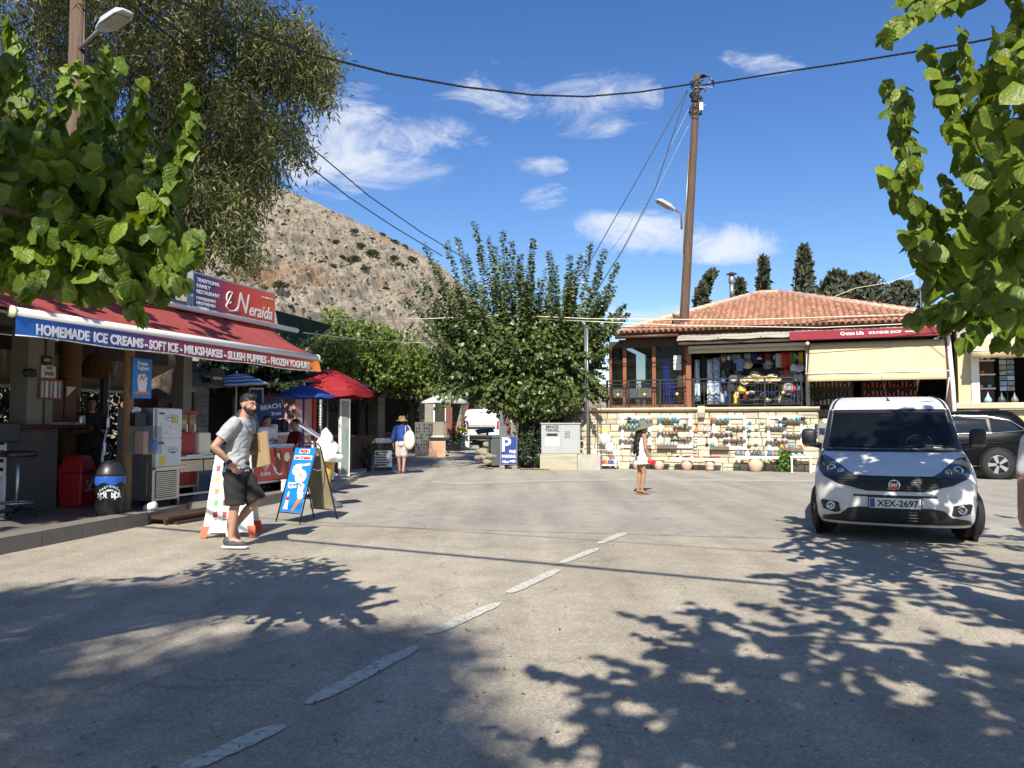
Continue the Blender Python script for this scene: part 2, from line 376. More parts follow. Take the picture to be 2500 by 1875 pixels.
# lane dashes
mat('road_paint',(.47,.45,.40),.85,.3,16,.3,90,col2=(.58,.56,.51),detail=8)
MP=W('road_paint');t=MP.node_tree;bb=t.nodes['Principled BSDF']
nn=t.nodes.new('ShaderNodeTexNoise');nn.inputs['Scale'].default_value=22;nn.inputs['Detail'].default_value=9;nn.inputs['Roughness'].default_value=.75
rr=t.nodes.new('ShaderNodeValToRGB');rr.color_ramp.elements[0].position=.30;rr.color_ramp.elements[1].position=.50;tcc=t.nodes.new('ShaderNodeTexCoord')
t.links.new(tcc.outputs['Object'],nn.inputs['Vector']);t.links.new(nn.outputs['Fac'],rr.inputs[0]);t.links.new(rr.outputs[0],bb.inputs['Alpha'])
lane=[((440,1880),(690,1768),'cut by the lower edge of the picture'),((748,1718),(1016,1577),'second nearest'),((1045,1548),(1217,1471),'third nearest'),((1240,1447),(1364,1390),'fourth nearest'),((1367,1375),(1460,1338),'second farthest'),((1461,1327),(1527,1300),'farthest')]
for(a,c,w)in lane:
 p,q=G(*a),G(*c);d=(q-p).normalized();s=Vector((d.y,-d.x,0));b=MB();n=14;vs=[]
 for i in range(n+1):
  t_=i/n;e=min(1,.45+4*t_,.45+4*(1-t_));c_=p.lerp(q,t_);wd=.058*e
  j1,j2=random.uniform(-.008,.008),random.uniform(-.008,.008)
  vs+=[c_-s*(wd+j1),c_+s*(wd+j2)]
 b.add([(v.x,v.y,0.)for v in vs],[(2*i,2*i+1,2*i+3,2*i+2)for i in range(n)])
 struct(b.build('lane_marking',MP))
 # ---- rocky hill behind the village
RU=[-900,-300,150,420,520,620,700,760,830,900,985,1070,1130,1200,1350,1500,1750,2200,3300]
RV=[620,470,405,405,412,428,455,480,512,548,590,640,690,770,880,950,1000,1015,1025]
HY0,HY1=95.,380.
def hill_E(u):return(1040-np.interp(u,RU,RV))/FPX
def hill_pt(u,s):
 E=hill_E(u)*(s**.82 if s<=1 else 1-1.1*(s-1));y=HY0+(HY1-HY0)*s
 return Vector(((u-1250)/FPX*y,y,1.4+E*y))
def hill_disp(p,s):
 q=p*.022;k=mnoise.fractal(q,1.0,2.1,5)
 rdg=1-abs(mnoise.fractal(Vector((p.x*.05,p.y*.03,p.z*.045)),.9,2.2,5))*2.2
 fine=mnoise.fractal(p*.19,.7,2.2,5);gul=mnoise.fractal(Vector((p.x*.16,p.y*.03,p.z*.06)),.8,2.2,4)
 a=min(1,s*3)*(1 if s<.86 else max(.25,1-(s-.86)*6))
 return a*(3.4*k+6.5*rdg*abs(rdg)+2.2*fine+2.6*max(0,gul))
nu,nv=330,190;vs=[]
for j in range(nv):
 s=1.12*j/(nv-1)
 for i in range(nu):
  u=-900+2900*(i/(nu-1));p=hill_pt(u,max(s,1e-4));d=hill_disp(p,s)
  vs.append((p.x,p.y-d*.55,p.z+d*.5-(2.2 if s<.95 else .8)))
b=MB();b.grid(vs,nu,nv);hill=struct(b.build('hill',None,smooth=False))
m=bpy.data.materials.new('hill_rock');m.use_nodes=True;t=m.node_tree;L=t.links.new;bs=t.nodes['Principled BSDF'];tcn=t.nodes.new('ShaderNodeTexCoord')
def hN(sc,det=6,ro=.62,st=None):
 n=t.nodes.new('ShaderNodeTexNoise');n.inputs['Scale'].default_value=sc;n.inputs['Detail'].default_value=det;n.inputs['Roughness'].default_value=ro
 if st:
  mp=t.nodes.new('ShaderNodeMapping');mp.inputs['Scale'].default_value=st;L(tcn.outputs['Object'],mp.inputs[0]);L(mp.outputs[0],n.inputs['Vector'])
 else:L(tcn.outputs['Object'],n.inputs['Vector'])
 return n.outputs['Fac']
def hR(f,stops):
 r=t.nodes.new('ShaderNodeValToRGB');e=r.color_ramp.elements
 while len(e)<len(stops):e.new(.5)
 for i,(p,c)in enumerate(stops):e[i].position=p;e[i].color=(*c,1)
 L(f,r.inputs[0]);return r.outputs[0]
rock=hR(hN(.11,10,.72),[(.30,(.16,.135,.105)),(.40,(.43,.36,.28)),(.58,(.60,.515,.41)),(.8,(.69,.615,.51))])
och=hR(hN(.022,5,.6),[(.58,(0,0,0)),(.68,(.8,.8,.8))])
mx=t.nodes.new('ShaderNodeMixRGB');L(och,mx.inputs[0]);L(rock,mx.inputs[1]);mx.inputs[2].default_value=(.46,.255,.12,1)
grs=hR(hN(.42,9,.8),[(.56,(0,0,0)),(.63,(.62,.62,.62))])
mx2=t.nodes.new('ShaderNodeMixRGB');L(grs,mx2.inputs[0]);L(mx.outputs[0],mx2.inputs[1]);mx2.inputs[2].default_value=(.15,.125,.08,1)
L(mx2.outputs[0],bs.inputs['Base Color']);bs.inputs['Roughness'].default_value=.95
bp=t.nodes.new('ShaderNodeBump');bp.inputs['Strength'].default_value=1.;bp.inputs['Distance'].default_value=4.;L(hN(.5,9,.75),bp.inputs['Height']);bp2=t.nodes.new('ShaderNodeBump');bp2.inputs['Strength'].default_value=1.;bp2.inputs['Distance'].default_value=9.;L(hN(.085,8,.7,(1.6,.6,.6)),bp2.inputs['Height']);L(bp2.outputs[0],bp.inputs['Normal']);L(bp.outputs[0],bs.inputs['Normal'])
hill.data.materials.clear();hill.data.materials.append(m)
# shrubs on the hillside: shared bush meshes
mat('scrub',(.040,.047,.022),.9,.35,2,island=.45);SHR=[]
for k in range(4):
 n=420;r_=rng.random(n)**.35;th=rng.random(n)*6.283;ph=np.arccos(rng.random(n)*1.3-.3)
 pos=np.stack([r_*np.sin(ph)*np.cos(th)*(1+.25*np.sin(3*th+k)),r_*np.sin(ph)*np.sin(th),r_*np.cos(ph)*.8+.25],1)
 ax=pos+rng.normal(0,.6,(n,3));nr=pos+rng.normal(0,.5,(n,3))+[0,0,.4]
 SHR.append(leaves_mesh('hill_shrub','small',pos,ax,nr,rng.uniform(.22,.42,n),W('scrub')))
HS=[(625,611,24),(681,628,22),(637,682,34),(686,708,36),(605,691,18),(787,645,22),(812,652,20),(831,621,26),(865,642,40),(909,621,38),(892,669,26),(917,728,24),(805,496,18),(824,506,14),(929,553,22),(946,560,18),(960,631,30),(865,570,24),(817,584,22),(790,618,16),(692,553,16),(698,506,14),(661,543,14),(966,774,22),(714,757,16),(576,638,30),(546,682,26),(644,433,14),(719,457,14),(958,590,30),(975,650,26),(940,690,20),(880,600,26),(700,600,14),(740,560,14),(760,620,12),(595,665,16),(560,720,24),(850,700,12),(905,580,18),(985,600,22),(1005,640,26)]
for k in range(64):
 u=random.uniform(430,1090);HS.append((u,random.uniform(np.interp(u,RU,RV)+12,780),random.uniform(6,13)))
for i,(u,v,w)in enumerate(HS):
 s=min(.985,max(.02,(((1040-v)/FPX)/hill_E(u))**(1/.82)));p=hill_pt(u,s);d=hill_disp(p,s);sc=w/FPX*p.y*.41
 o=link('hill_shrub',SHR[i%4]);o.location=(p.x,p.y-d*.55-sc*.3,p.z+d*.5-2.2+sc*.1);o.scale=(sc*random.uniform(.9,1.2),sc,sc*random.uniform(.7,1.));o.rotation_euler[2]=random.uniform(0,6.28)
 tag(o,('large dark' if w>25 else 'round dark' if w>15 else 'small dark')+' shrub '+('on the skyline of the hill' if s>.9 else 'high on the hillside' if s>.62 else 'halfway up the hillside' if s>.4 else 'low on the hillside')+(' near the eucalyptus' if u<640 else ' below the black cables' if u<860 else ' near the junction tree'),'shrub','shrubs dotted over the hillside')
n=2200;us=rng.uniform(380,1130,n);pos=[]
for u in us:
 s=random.uniform(.06,.97);p=hill_pt(u,s);d=hill_disp(p,s);pos.append((p.x,p.y-d*.55-.6,p.z+d*.5-1.6))
pos=np.array(pos);tag(link('hill_scrub',leaves_mesh('hill_scrub','small',pos,rng.normal(0,1,(n,3))+[0,0,1],rng.normal(0,1,(n,3))+[0,-1,1],rng.uniform(.6,1.9,n),W('scrub'))),'low dry scrub over the rocky hillside','scrub',kind='stuff')
# ================================================================== SOUVENIR SHOP on its stone terrace
SM=frame((2.5,25.6,0),(.941,-.337,0))
def LP(M,u,v,q):
 Mi=M.inverted();o=Mi@Vector((0,0,CAMH));d=Mi.to_3x3()@Vector(ray(u,v));k=(q-o.y)/d.y
 return(o+d*k)
wall=thing('stone_wall','cream stone terrace wall hung with pottery racks, opposite the white van','wall',M=SM)
mat('wall_stone',(.48,.415,.295),.9,.16,7,.35,22,col2=(.59,.53,.405),island=.22);mat('mortar',(.20,.165,.115),.95,.15,8,.3,40)
MB().box(-1.3,7.15,.02,.5,-.1,1.86).build('wall_core',W('mortar'),wall)
STM=[]
for k in range(7):
 r2=random.Random(k);j=lambda a:r2.uniform(-a,a);b=MB()
 o8=[(-.5,-.5+j(.03)),(0+j(.1),-.5+j(.05)),(.5,-.5+j(.03)),(.5+j(.03),j(.1)),(.5,.5+j(.03)),(j(.1),.5+j(.05)),(-.5,.5+j(.03)),(-.5+j(.03),j(.1))]
 back=[(x,0,z)for x,z in o8];mid=[(x*.985,-.7,z*.975)for x,z in o8];top=[(x*.90,-1+j(.15),z*.86)for x,z in o8]
 fs=[]
 for i in range(8):
  i2=(i+1)%8;fs+=[(i,i2,8+i2,8+i),(8+i,8+i2,16+i2,16+i)]
 b.add(back+mid+top+[(j(.1),-1.12,j(.1))],fs+[(16+i,16+(i+1)%8,24)for i in range(8)]);STM.append(b.mesh('stone',W('wall_stone')))
z=.0;ns=0;rows=[.23,.17,.21,.14,.24,.18,.22,.16,.20];tot=sum(rows);rows=[r_*1.83/tot for r_ in rows]
def stone(x0,x1,z0,z1,q=0):
 global ns
 g_=.017;o=link('stone',STM[ns%7],wall);ns+=1
 o.location=((x0+x1)/2,.022+q,(z0+z1)/2);o.scale=((x1-x0)-g_,random.uniform(.024,.042),(z1-z0)-g_)
for ri,h in enumerate(rows):
 x=-1.3
 while x<7.12:
  w=random.uniform(.20,.44)if random.random()<.72 else random.uniform(.44,.62)
  if 7.12-x-w<.16:w=7.13-x
  k=random.random()
  if k<.17 and h>.17:c=random.uniform(.4,.6);stone(x,x+w,z,z+h*c);stone(x,x+w,z+h*c,z+h)
  elif k<.27 and w>.36:c=random.uniform(.35,.65);stone(x,x+w*c,z,z+h);stone(x+w*c,x+w,z,z+h*.45);stone(x+w*c,x+w,z+h*.45,z+h)
  else:stone(x,x+w,z,z+h)
  x+=w
 z+=h
mat('cap_stone',(.52,.455,.32),.8,.1,4,.1,30)
capprof=[(-.10,1.90),(-.13,1.93),(-.13,1.975),(-.10,1.99),(.62,1.99),(.62,1.865),(-.03,1.865),(-.06,1.885)]
def cap(x0,x1,q=0.):
 b=MB();n=len(capprof);b.add([(x0,y+q,z)for y,z in capprof]+[(x1,y+q,z)for y,z in capprof],[tuple(range(n-1,-1,-1)),tuple(range(n,2*n))]+[(i,(i+1)%n,(i+1)%n+n,i+n)for i in range(n)]);b.build('wall_cap',W('cap_stone'),wall)
cap(-1.3,3.62);cap(3.80,7.18)
MB().box(3.60,3.82,-.14,.6,1.80,2.03).box(3.64,3.78,-.145,-.14,1.93,1.99).build('cap_block',W('cap_stone'),wall,bevel=.01)
MB().cbox((3.71,-.1,1.73),(.2,.16,.12)).build('spotlight',mat('spot_box',(.30,.27,.20),.6),wall,bevel=.01)
shop=thing('souvenir_shop','single storey souvenir shop with clay tiled hip roof above the stone wall','shop',M=SM)
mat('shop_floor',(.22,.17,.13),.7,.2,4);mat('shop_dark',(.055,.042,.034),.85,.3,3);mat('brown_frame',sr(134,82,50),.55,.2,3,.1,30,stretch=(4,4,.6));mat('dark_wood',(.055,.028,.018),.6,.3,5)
MB().box(-1.2,12,.6,9,1.70,1.90).build('terrace_floor',W('shop_floor'),shop)
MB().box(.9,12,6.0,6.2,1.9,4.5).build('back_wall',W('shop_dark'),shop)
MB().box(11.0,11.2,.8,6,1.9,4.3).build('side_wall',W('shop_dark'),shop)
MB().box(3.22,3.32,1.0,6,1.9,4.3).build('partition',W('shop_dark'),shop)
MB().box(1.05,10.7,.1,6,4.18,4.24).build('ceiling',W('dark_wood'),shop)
# glazed room
for(x0,x1)in[(.70,.78),(1.15,1.27),(2.12,2.24),(3.12,3.26)]:MB().box(x0,x1,.26,.38,1.98,4.2).build('window_post',W('brown_frame'),shop,bevel=.006)
MB().box(.70,3.2,.24,.40,1.985,2.10).build('window_sill',W('brown_frame'),shop,bevel=.006)
MB().box(.70,3.2,.24,.40,3.98,4.2).build('window_head',W('dark_wood'),shop)
glass('shop_glass',(.012,.016,.015),.38,.02);W('shop_glass').node_tree.nodes['Principled BSDF'].inputs['Specular IOR Level'].default_value=.3
for(x0,x1)in[(.78,1.15),(1.27,2.12),(2.24,3.12)]:MB().box(x0,x1,.31,.322,2.10,3.98).build('glass_pane',W('shop_glass'),shop)
MB().box(.66,.72,.4,5,2.0,4.2).build('window_post',W('dark_wood'),shop)
MB().box(.70,.712,.45,5,2.1,4.0).build('glass_pane',W('shop_glass'),shop)
# eave board, gutter and roof
MB().box(1.0,10.8,-.22,-.14,4.24,4.36).build('eave_board',W('dark_wood'),shop)
b=MB();b.tube([(1.05,-.33,4.28),(3.05,-.33,4.28)],.055,8);b.build('gutter',mat('brown_gutter',(.10,.05,.035),.5),shop,smooth=True)
EZ,PZ=4.40,6.22
E0,E1,E2,E3=Vector((1.02,-.36,EZ)),Vector((10.85,-.36,EZ)),Vector((10.85,9.6,EZ)),Vector((1.02,9.6,EZ));R0,R1=Vector((5.35,4.6,PZ)),Vector((6.05,4.6,PZ))
mat('clay_tile',(.32,.132,.075),.85,.25,5,.3,30,col2=(.42,.245,.165),island=.30,detail=8);mat('roof_bed',(.26,.13,.075),.95,.35,9,.4,30,col2=(.17,.13,.10));mat('roof_mortar',(.42,.36,.29),.95,.2,5,.4,20)
roof=MB().add([E0,E1,E2,E3,R0,R1],[(0,1,5,4),(1,2,5),(2,3,4,5),(3,0,4),(3,2,1,0)]).build('roof',W('roof_bed'),shop)
sl_=(R0-Vector((R0.x,E0.y,EZ)));SLEN=sl_.length;sdir=sl_.normalized();snor=Vector((0,-sdir.z,sdir.y))
pitch_,expo=.178,.30
def half_tile(up,r0=.082,r1=.068,L_=.40,n=6):
 b=MB();vs=[]
 for(y,r_)in((0,r0),(L_,r1)):
  for i in range(n+1):
   a=math.pi*i/n;vs.append((r_*math.cos(a),y,r_*math.sin(a)*(1 if up else-1)))
 n1=n+1;fs=[(i,i+1,n1+i+1,n1+i)for i in range(n)]
 vs+=[(v[0]*.86,v[1],v[2]*.84)for v in vs[:n1]];fs+=[(i,2*n1+i,2*n1+i+1,i+1)for i in range(n)]
 b.add(vs,fs if up else[f[::-1]for f in fs]);return b
TILE=half_tile(True).mesh('roof_tile',W('clay_tile'),True);PAN=half_tile(False)
cov=[];pans=MB()
for ci in range(int((E1.x-E0.x)/pitch_)+1):
 x=E0.x+.06+ci*pitch_
 lim=min((x-E0.x)/(R0.x-E0.x),(E1.x-x)/(E1.x-R1.x),1.)*SLEN
 k=0
 while k*expo<lim-.12:
  p=Vector((x,E0.y,EZ))+sdir*(k*expo-.07)+snor*(.035+.004*random.random())
  M_=Matrix.Translation(p)@Matrix(((1,0,0),(0,sdir.y,snor.y),(0,sdir.z,snor.z))).to_4x4()@Matrix.Rotation(random.uniform(-.035,.035),4,'Z')@Matrix.Rotation(R(-2.2)+random.uniform(-.01,.01),4,'X')
  cov.append((k,M_));k+=1
 xx=x+pitch_/2;lim2=min((xx-E0.x)/(R0.x-E0.x),(E1.x-xx)/(E1.x-R1.x),1.)*SLEN
 k=0
 while k*expo<lim2-.1:
  p=Vector((xx,E0.y,EZ))+sdir*(k*expo-.09)+snor*.088
  pans.add([M2 for M2 in PAN.v],PAN.f,0,Matrix.Translation(p)@Matrix(((1,0,0),(0,sdir.y,snor.y),(0,sdir.z,snor.z))).to_4x4());k+=1
cov.sort(key=lambda a:a[0]);rest=MB();tb=half_tile(True)
for i,(k,M_)in enumerate(cov):
 if i<295:o=link('roof_tile',TILE,roof);o.matrix_local=M_
 else:rest.add(tb.v,tb.f,0,M_)
tag(rest.build('roof_tiles',W('clay_tile'),roof,True),kind='stuff');tag(pans.build('pan_tiles',W('clay_tile'),roof,True),kind='stuff')
for(a,c,tiled)in[(E0,R0,0),(E1,R1,1),(R0,R1,1)]:  # hips: mortared on the left, capped on the right
 d=(c-a);n=int(d.length/.34);b=MB()
 for i in range(n):
  p=a+d*((i)/n);q=a+d*((i+1.12)/n);up=Vector((0,0,.075))
  (MB()if tiled else b).tube([p+up,q+up*.85],[.105,.09],8).build('ridge_tile',W('clay_tile'),roof,True)if tiled else b.tube([p+up,q+up*.85],[.105,.09],8)
 if not tiled:b.build('hip_mortar',W('roof_mortar'),roof,True)
 b2=MB();b2.tube([a+Vector((0,0,.03)),c+Vector((0,0,.03))],.13,8);b2.build('hip_bed',W('roof_mortar'),roof,True)
 # pergola roof sheet, fascia sign, blinds
mat('fibre_sheet',(.33,.30,.26),.7,.2,4,.2,14,col2=(.42,.39,.33));b=MB()
vs=[]
for i in range(33):
 x=3.05+(10.7-3.05)*i/32
 for(y,z)in((-.72+.01*math.sin(i*2.1),4.05),(-.2,4.30)):vs.append((x,y,z+.012*math.sin(i*1.3)))
b.add(vs,[(2*i,2*i+2,2*i+3,2*i+1)for i in range(32)]);b.build('porch_sheet',W('fibre_sheet'),shop,solid=.012)
for x in(4.3,5.55,6.8,8.1,9.4):MB().box(x-.018,x+.018,-.71,-.25,4.12,4.15).build('sheet_seam',mat('seam',(.5,.48,.42),.6),shop).rotation_euler=(0,0,0)
MB().box(3.1,10.6,-.66,-.60,3.93,4.02).build('porch_beam',W('dark_wood'),shop)
for x in(3.25,4.8,6.35):MB().box(x-.05,x+.05,-.62,.9,3.95,4.03).build('rafter',W('dark_wood'),shop)
MB().box(3.24,3.40,-.02,.16,1.99,3.95).build('porch_post',W('brown_frame'),shop,bevel=.01)
MB().box(6.80,6.92,.02,.14,1.99,3.95).build('porch_post',mat('pale_post',(.45,.40,.30),.7),shop,bevel=.01)
MB().box(10.52,10.66,-.3,-.16,0,4.0).build('porch_post',mat('maroon_post',(.07,.02,.02),.5),shop)
MB().box(3.35,6.88,-.30,-.12,3.74,3.92).build('blind_cassette',mat('blind_box',(.50,.50,.47),.5,.05),shop,bevel=.02)
b=MB();vs=[]
for i in range(25):
 x=3.36+3.5*i/24
 for k in range(4):vs.append((x,-.31-.02*k/3+.006*math.sin(i*1.7+k),3.80-.125*k/3))
b.add(vs,[(4*i+k,4*i+4+k,4*i+5+k,4*i+k+1)for i in range(24)for k in range(3)]);b.build('short_blind',W('beige_cloth'),shop,True,solid=.006)
b=MB();vs=[]
for i in range(31):
 x=6.93+3.55*i/30
 for k in range(13):
  t_=k/12;kink=.0 if t_<.8 else-(t_-.8)*.12
  vs.append((x-.10*t_*(1 if i<15 else .4),-.42-.46*t_-kink+.012*math.sin(i*.55+2.5*t_)*t_+.006*math.sin(i*1.9),3.86-1.16*t_))
b.add(vs,[(13*i+k,13*i+13+k,13*i+14+k,13*i+k+1)for i in range(30)for k in range(12)]);b.build('drop_blind',W('beige_cloth'),shop,True,solid=.006)
MB().tube([(6.78,-.83,2.93),(10.56,-.80,2.93)],.014,8).build('blind_bar',W('white_paint'),shop,True)
MB().tube([(10.5,-.85,2.75),(10.42,-.55,1.95)],.012,6).tube([(6.86,-.35,3.85),(6.8,-.83,2.93)],.01,6).build('blind_arm',W('white_paint'),shop,True)
MB().tube([(6.86,-.66,3.83),(6.86,-.75,3.83)],.05,10).build('sensor',W('white_paint'),shop,True)
# railing
rail=thing('terrace_railing','black iron railing with yellow rosettes on top of the stone wall','railing',M=SM)
mat('iron',(.018,.018,.02),.5,.2,20);RX=[.68,1.40,2.42,3.48,4.58,5.62,6.68]
MB().box(.64,6.75,-.025,.025,2.86,2.90).build('top_rail',W('iron'),rail)
MB().box(.64,6.75,-.015,.015,2.75,2.775).box(.64,6.75,-.015,.015,2.06,2.085).build('cross_rail',W('iron'),rail)
for x in RX:MB().box(x-.03,x+.03,-.03,.03,1.99,2.88).build('rail_post',W('iron'),rail)
for a,c in zip(RX[:-1],RX[1:]):
 w=c-a;m_=(a+c)/2;hw=.235;b=MB()
 for x in np.arange(a+.1,c-.05,.105):
  if abs(x-m_)>hw:b.box(x-.008,x+.008,-.008,.008,2.08,2.755)
 for s in(-1,1):b.tube([(m_-hw,0,2.42+s*.33),(m_,0,2.42),(m_+hw,0,2.42-s*.33)],.01,5);b.box(m_+s*hw-.009,m_+s*hw+.009,-.009,.009,2.08,2.755)
 b.box(m_-hw,m_+hw,-.007,.007,2.64,2.66).box(m_-hw,m_+hw,-.007,.007,2.17,2.19)
 b.build('baluster_panel',W('iron'),rail)
 MB().lathe([(.0,-.02),(.045,-.018),(.05,0),(.03,.018),(0,.022)],12,M=Matrix.Translation((m_,-.018,2.42))@Matrix.Rotation(R(90),4,'X')).build('rosette',W('yellow_tag'),rail,True)
 # fascia sign
sg=thing('fascia_sign','long maroon sign reading SOUVENIR SHOP with a white arrow','sign',M=SM)
mat('maroon_print',(.24,.012,.028),.45,.06)
SZ0,SZ1=3.93,4.19
MB().box(6.36,10.60,-.80,-.74,SZ0,SZ1).build('sign_board',W('maroon_print'),sg,bevel=.006)
txt('Cretan Life',.135,sg,(8.06,-.804,4.03),(1,0,0),(0,0,1),W('white_print'),.004,width=.62)
txt('SOUVENIR SHOP',.105,sg,(8.92,-.804,4.035),(1,0,0),(0,0,1),W('white_print'),.002,width=.84)
MB().box(9.44,9.66,-.803,-.801,4.055,4.082).add([(9.66,-.803,4.03),(9.78,-.803,4.068),(9.66,-.803,4.107)],[(0,1,2)]).build('arrow_mark',W('white_print'),sg)
# flue
fl=thing('flue_chimney','silver metal flue with conical cap on the tiled roof','chimney',M=SM)
q=(4.42,4.2,6.03)
MB().lathe([(.085,0),(.085,.60)],14,q).build('flue_pipe',mat('flue_metal',(.40,.42,.43),.35,.1,metal=.8),fl,True)
MB().lathe([(.10,.60),(.12,.63),(.12,.78),(.10,.82),(.09,.90)],14,q).build('flue_collar',W('flue_metal'),fl,True)
MB().lathe([(.0,1.04),(.08,1.0),(.205,.95),(.205,.94),(0,.945)],16,q).build('flue_cap',mat('flue_dark',(.09,.09,.10),.4,metal=.6),fl,True)
# ================================================================== ICE CREAM KIOSK on the left (local x along the street, y into the building)
KM=frame((-5.89,9.06,0),(.305,.952,0));FZ=.16
kio=thing('taverna_kiosk','open-fronted ice cream kiosk with grey pillars under the red awning','kiosk',M=KM)
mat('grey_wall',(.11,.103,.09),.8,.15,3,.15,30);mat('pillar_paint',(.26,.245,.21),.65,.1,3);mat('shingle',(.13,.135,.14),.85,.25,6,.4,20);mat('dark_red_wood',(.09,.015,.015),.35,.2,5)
# floor slab following the kerb
kl=[(-6.6,1.5),(-6.2,4.5),(-5.62,8.45),(-5.2,11.05),(-5.2,12.45),(-4.55,12.75),(-4.05,15.3),(-3.9,17.0)]
Ki=KM.inverted();kf=[Ki@Vector((x,y,0))for x,y in kl]
flo=MB();top=[(p.x,p.y,FZ)for p in kf]+[(9,7,FZ),(-8,7,FZ)];n=len(top)
flo.add(top+[(x,y,-.05)for x,y,z in top],[tuple(range(n))]+[(i,i+n,(i+1)%n+n,(i+1)%n)for i in range(n)])
plat=struct(flo.build('kiosk_platform',mat('floor_tile',(.17,.155,.13),.38,.15,2,.05,30)));plat.matrix_world=KM
for a,c in zip(kl[:-1],kl[1:]):  # kerb faced with large tiles
 if a==(-5.2,11.05):continue
 a,c=Vector((*a,0)),Vector((*c,0));d=c-a;k=max(1,round(d.length/.62));nrm=Vector((d.y,-d.x,0)).normalized()
 for i in range(k):
  p,q=a+d*(i/k)+d.normalized()*.004,a+d*((i+1)/k)-d.normalized()*.004
  b=MB();f=[p,q,q+nrm*.018,p+nrm*.018];b.add([(x.x,x.y,-.02)for x in f]+[(x.x,x.y,FZ+.012)for x in f],[(3,2,1,0),(4,5,6,7),(0,1,5,4),(1,2,6,5),(2,3,7,6),(3,0,4,7)])
  o=b.build('kerb_tile',W('tile_kerb'),plat);o.matrix_parent_inverse=plat.matrix_world.inverted()
  b=MB();g=[p-nrm*.30,q-nrm*.30,q+nrm*.022,p+nrm*.022];b.add([(x.x,x.y,FZ+.003)for x in g]+[(x.x,x.y,FZ+.016)for x in g],[(3,2,1,0),(4,5,6,7),(0,1,5,4),(1,2,6,5),(2,3,7,6),(3,0,4,7)])
  o=b.build('kerb_tile',W('tile_kerb'),plat);o.matrix_parent_inverse=plat.matrix_world.inverted()
st=thing('wooden_step','dark brown wooden step at the kiosk kerb by the steel freezer','step',M=Matrix.Identity(4))
a,c=Vector((-5.16,11.1,0)),Vector((-4.62,12.7,0));d=(c-a);nrm=Vector((d.y,-d.x,0)).normalized()
MBo=frame(a,d)
MB().box(0,d.length,-.30,.12,.07,.11).build('tread',W('dark_wood'),st,bevel=.004).matrix_local=MBo
MB().box(0,d.length,-.26,-.22,0,.07).build('riser',W('dark_wood'),st).matrix_local=MBo
MB().box(.1,d.length+.1,-.38,-.31,0,.03).build('batten',W('dark_wood'),st).matrix_local=MBo
# pillars, beams, roof
MB().box(1.80,2.24,1.9,2.25,1.42,3.3).build('pillar',W('pillar_paint'),kio,bevel=.008)
MB().box(2.06,2.09,1.885,1.90,1.42,3.2).build('conduit',W('brown_wood'),kio)
MB().box(5.03,5.26,1.9,2.1,FZ,3.3).build('pillar',W('pillar_paint'),kio,bevel=.008)
MB().box(5.30,5.36,1.88,1.94,1.5,2.05).build('switch_box',W('grey_wall'),kio)
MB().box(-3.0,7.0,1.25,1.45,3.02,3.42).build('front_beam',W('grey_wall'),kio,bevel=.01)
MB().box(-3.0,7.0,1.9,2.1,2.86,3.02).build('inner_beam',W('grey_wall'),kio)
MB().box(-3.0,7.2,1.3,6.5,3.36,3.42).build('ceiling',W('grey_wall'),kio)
r_=MB().add([(-3.2,1.08,3.47),(7.35,1.08,3.47),(7.35,5.2,4.5),(-3.2,5.2,4.5),(7.35,7.5,3.9),(-3.2,7.5,3.9),(-3.2,1.08,3.43),(7.35,1.08,3.43),(7.35,7.5,3.43),(-3.2,7.5,3.43)],[(0,1,2,3),(3,2,4,5),(6,7,1,0),(1,7,8,4,2),(6,0,3,5,9),(9,8,7,6),(5,4,8,9)]).build('roof',W('shingle'),kio)
for k in range(12):
 z0=3.475+(4.5-3.47)*k/12;y0=1.08+(5.2-1.08)*k/12
 MB().box(-3.2,7.36,y0,y0+.05,z0,z0+.022).build('shingle_course',W('shingle'),r_)
MB().tube([(-3.2,1.02,3.44),(7.4,1.02,3.44)],.05,8).build('gutter',W('white_paint'),kio,True)
# counter and back of the room
MB().box(-2.5,2.9,1.72,2.35,1.36,1.415).build('counter_top',W('dark_red_wood'),kio,bevel=.008)
MB().box(-2.5,2.30,1.85,2.3,FZ,1.36).build('counter_front',W('grey_wall'),kio)
MB().box(-3,3.1,4.6,4.7,FZ,3.36).build('back_wall',W('dark_void'),kio)  # near-black wall added to deepen the shade inside the room
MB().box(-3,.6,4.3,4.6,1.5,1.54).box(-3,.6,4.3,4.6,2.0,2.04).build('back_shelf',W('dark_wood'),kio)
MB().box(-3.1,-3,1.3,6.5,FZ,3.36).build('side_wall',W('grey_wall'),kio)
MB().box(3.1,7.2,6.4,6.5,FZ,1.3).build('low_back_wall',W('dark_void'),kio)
[MB().box(x,x+.12,5.2,5.3,FZ,3.36).build('rear_post',W('dark_wood'),kio)for x in(3.1,6.4)]
MB().box(1.2,7.2,4.2,4.3,2.75,3.0).build('rear_beam',W('dark_wood'),kio)
# rear beige shade seen through the room
b=MB();vs=[]
for i in range(17):
 for k in range(6):vs.append((2.2+6.0*i/16,4.4+1.9*k/5,3.0-.75*k/5+.012*math.sin(i*1.2)))
b.add(vs,[(6*i+k,6*i+6+k,6*i+7+k,6*i+k+1)for i in range(16)for k in range(5)])
rs=thing('beige_awning','beige fabric awning with white arms behind the kiosk','awning',M=KM);b.build('fabric',W('beige_cloth'),rs,True,solid=.006)
MB().tube([(2.2,6.3,2.22),(8.25,6.3,2.22)],.04,8).build('front_bar',W('white_paint'),rs,True)
for x in(4.3,6.9):MB().tube([(x-.8,4.5,2.85),(x,5.5,2.5),(x+.3,6.3,2.24)],.03,8).build('folding_arm',W('white_paint'),rs,True)
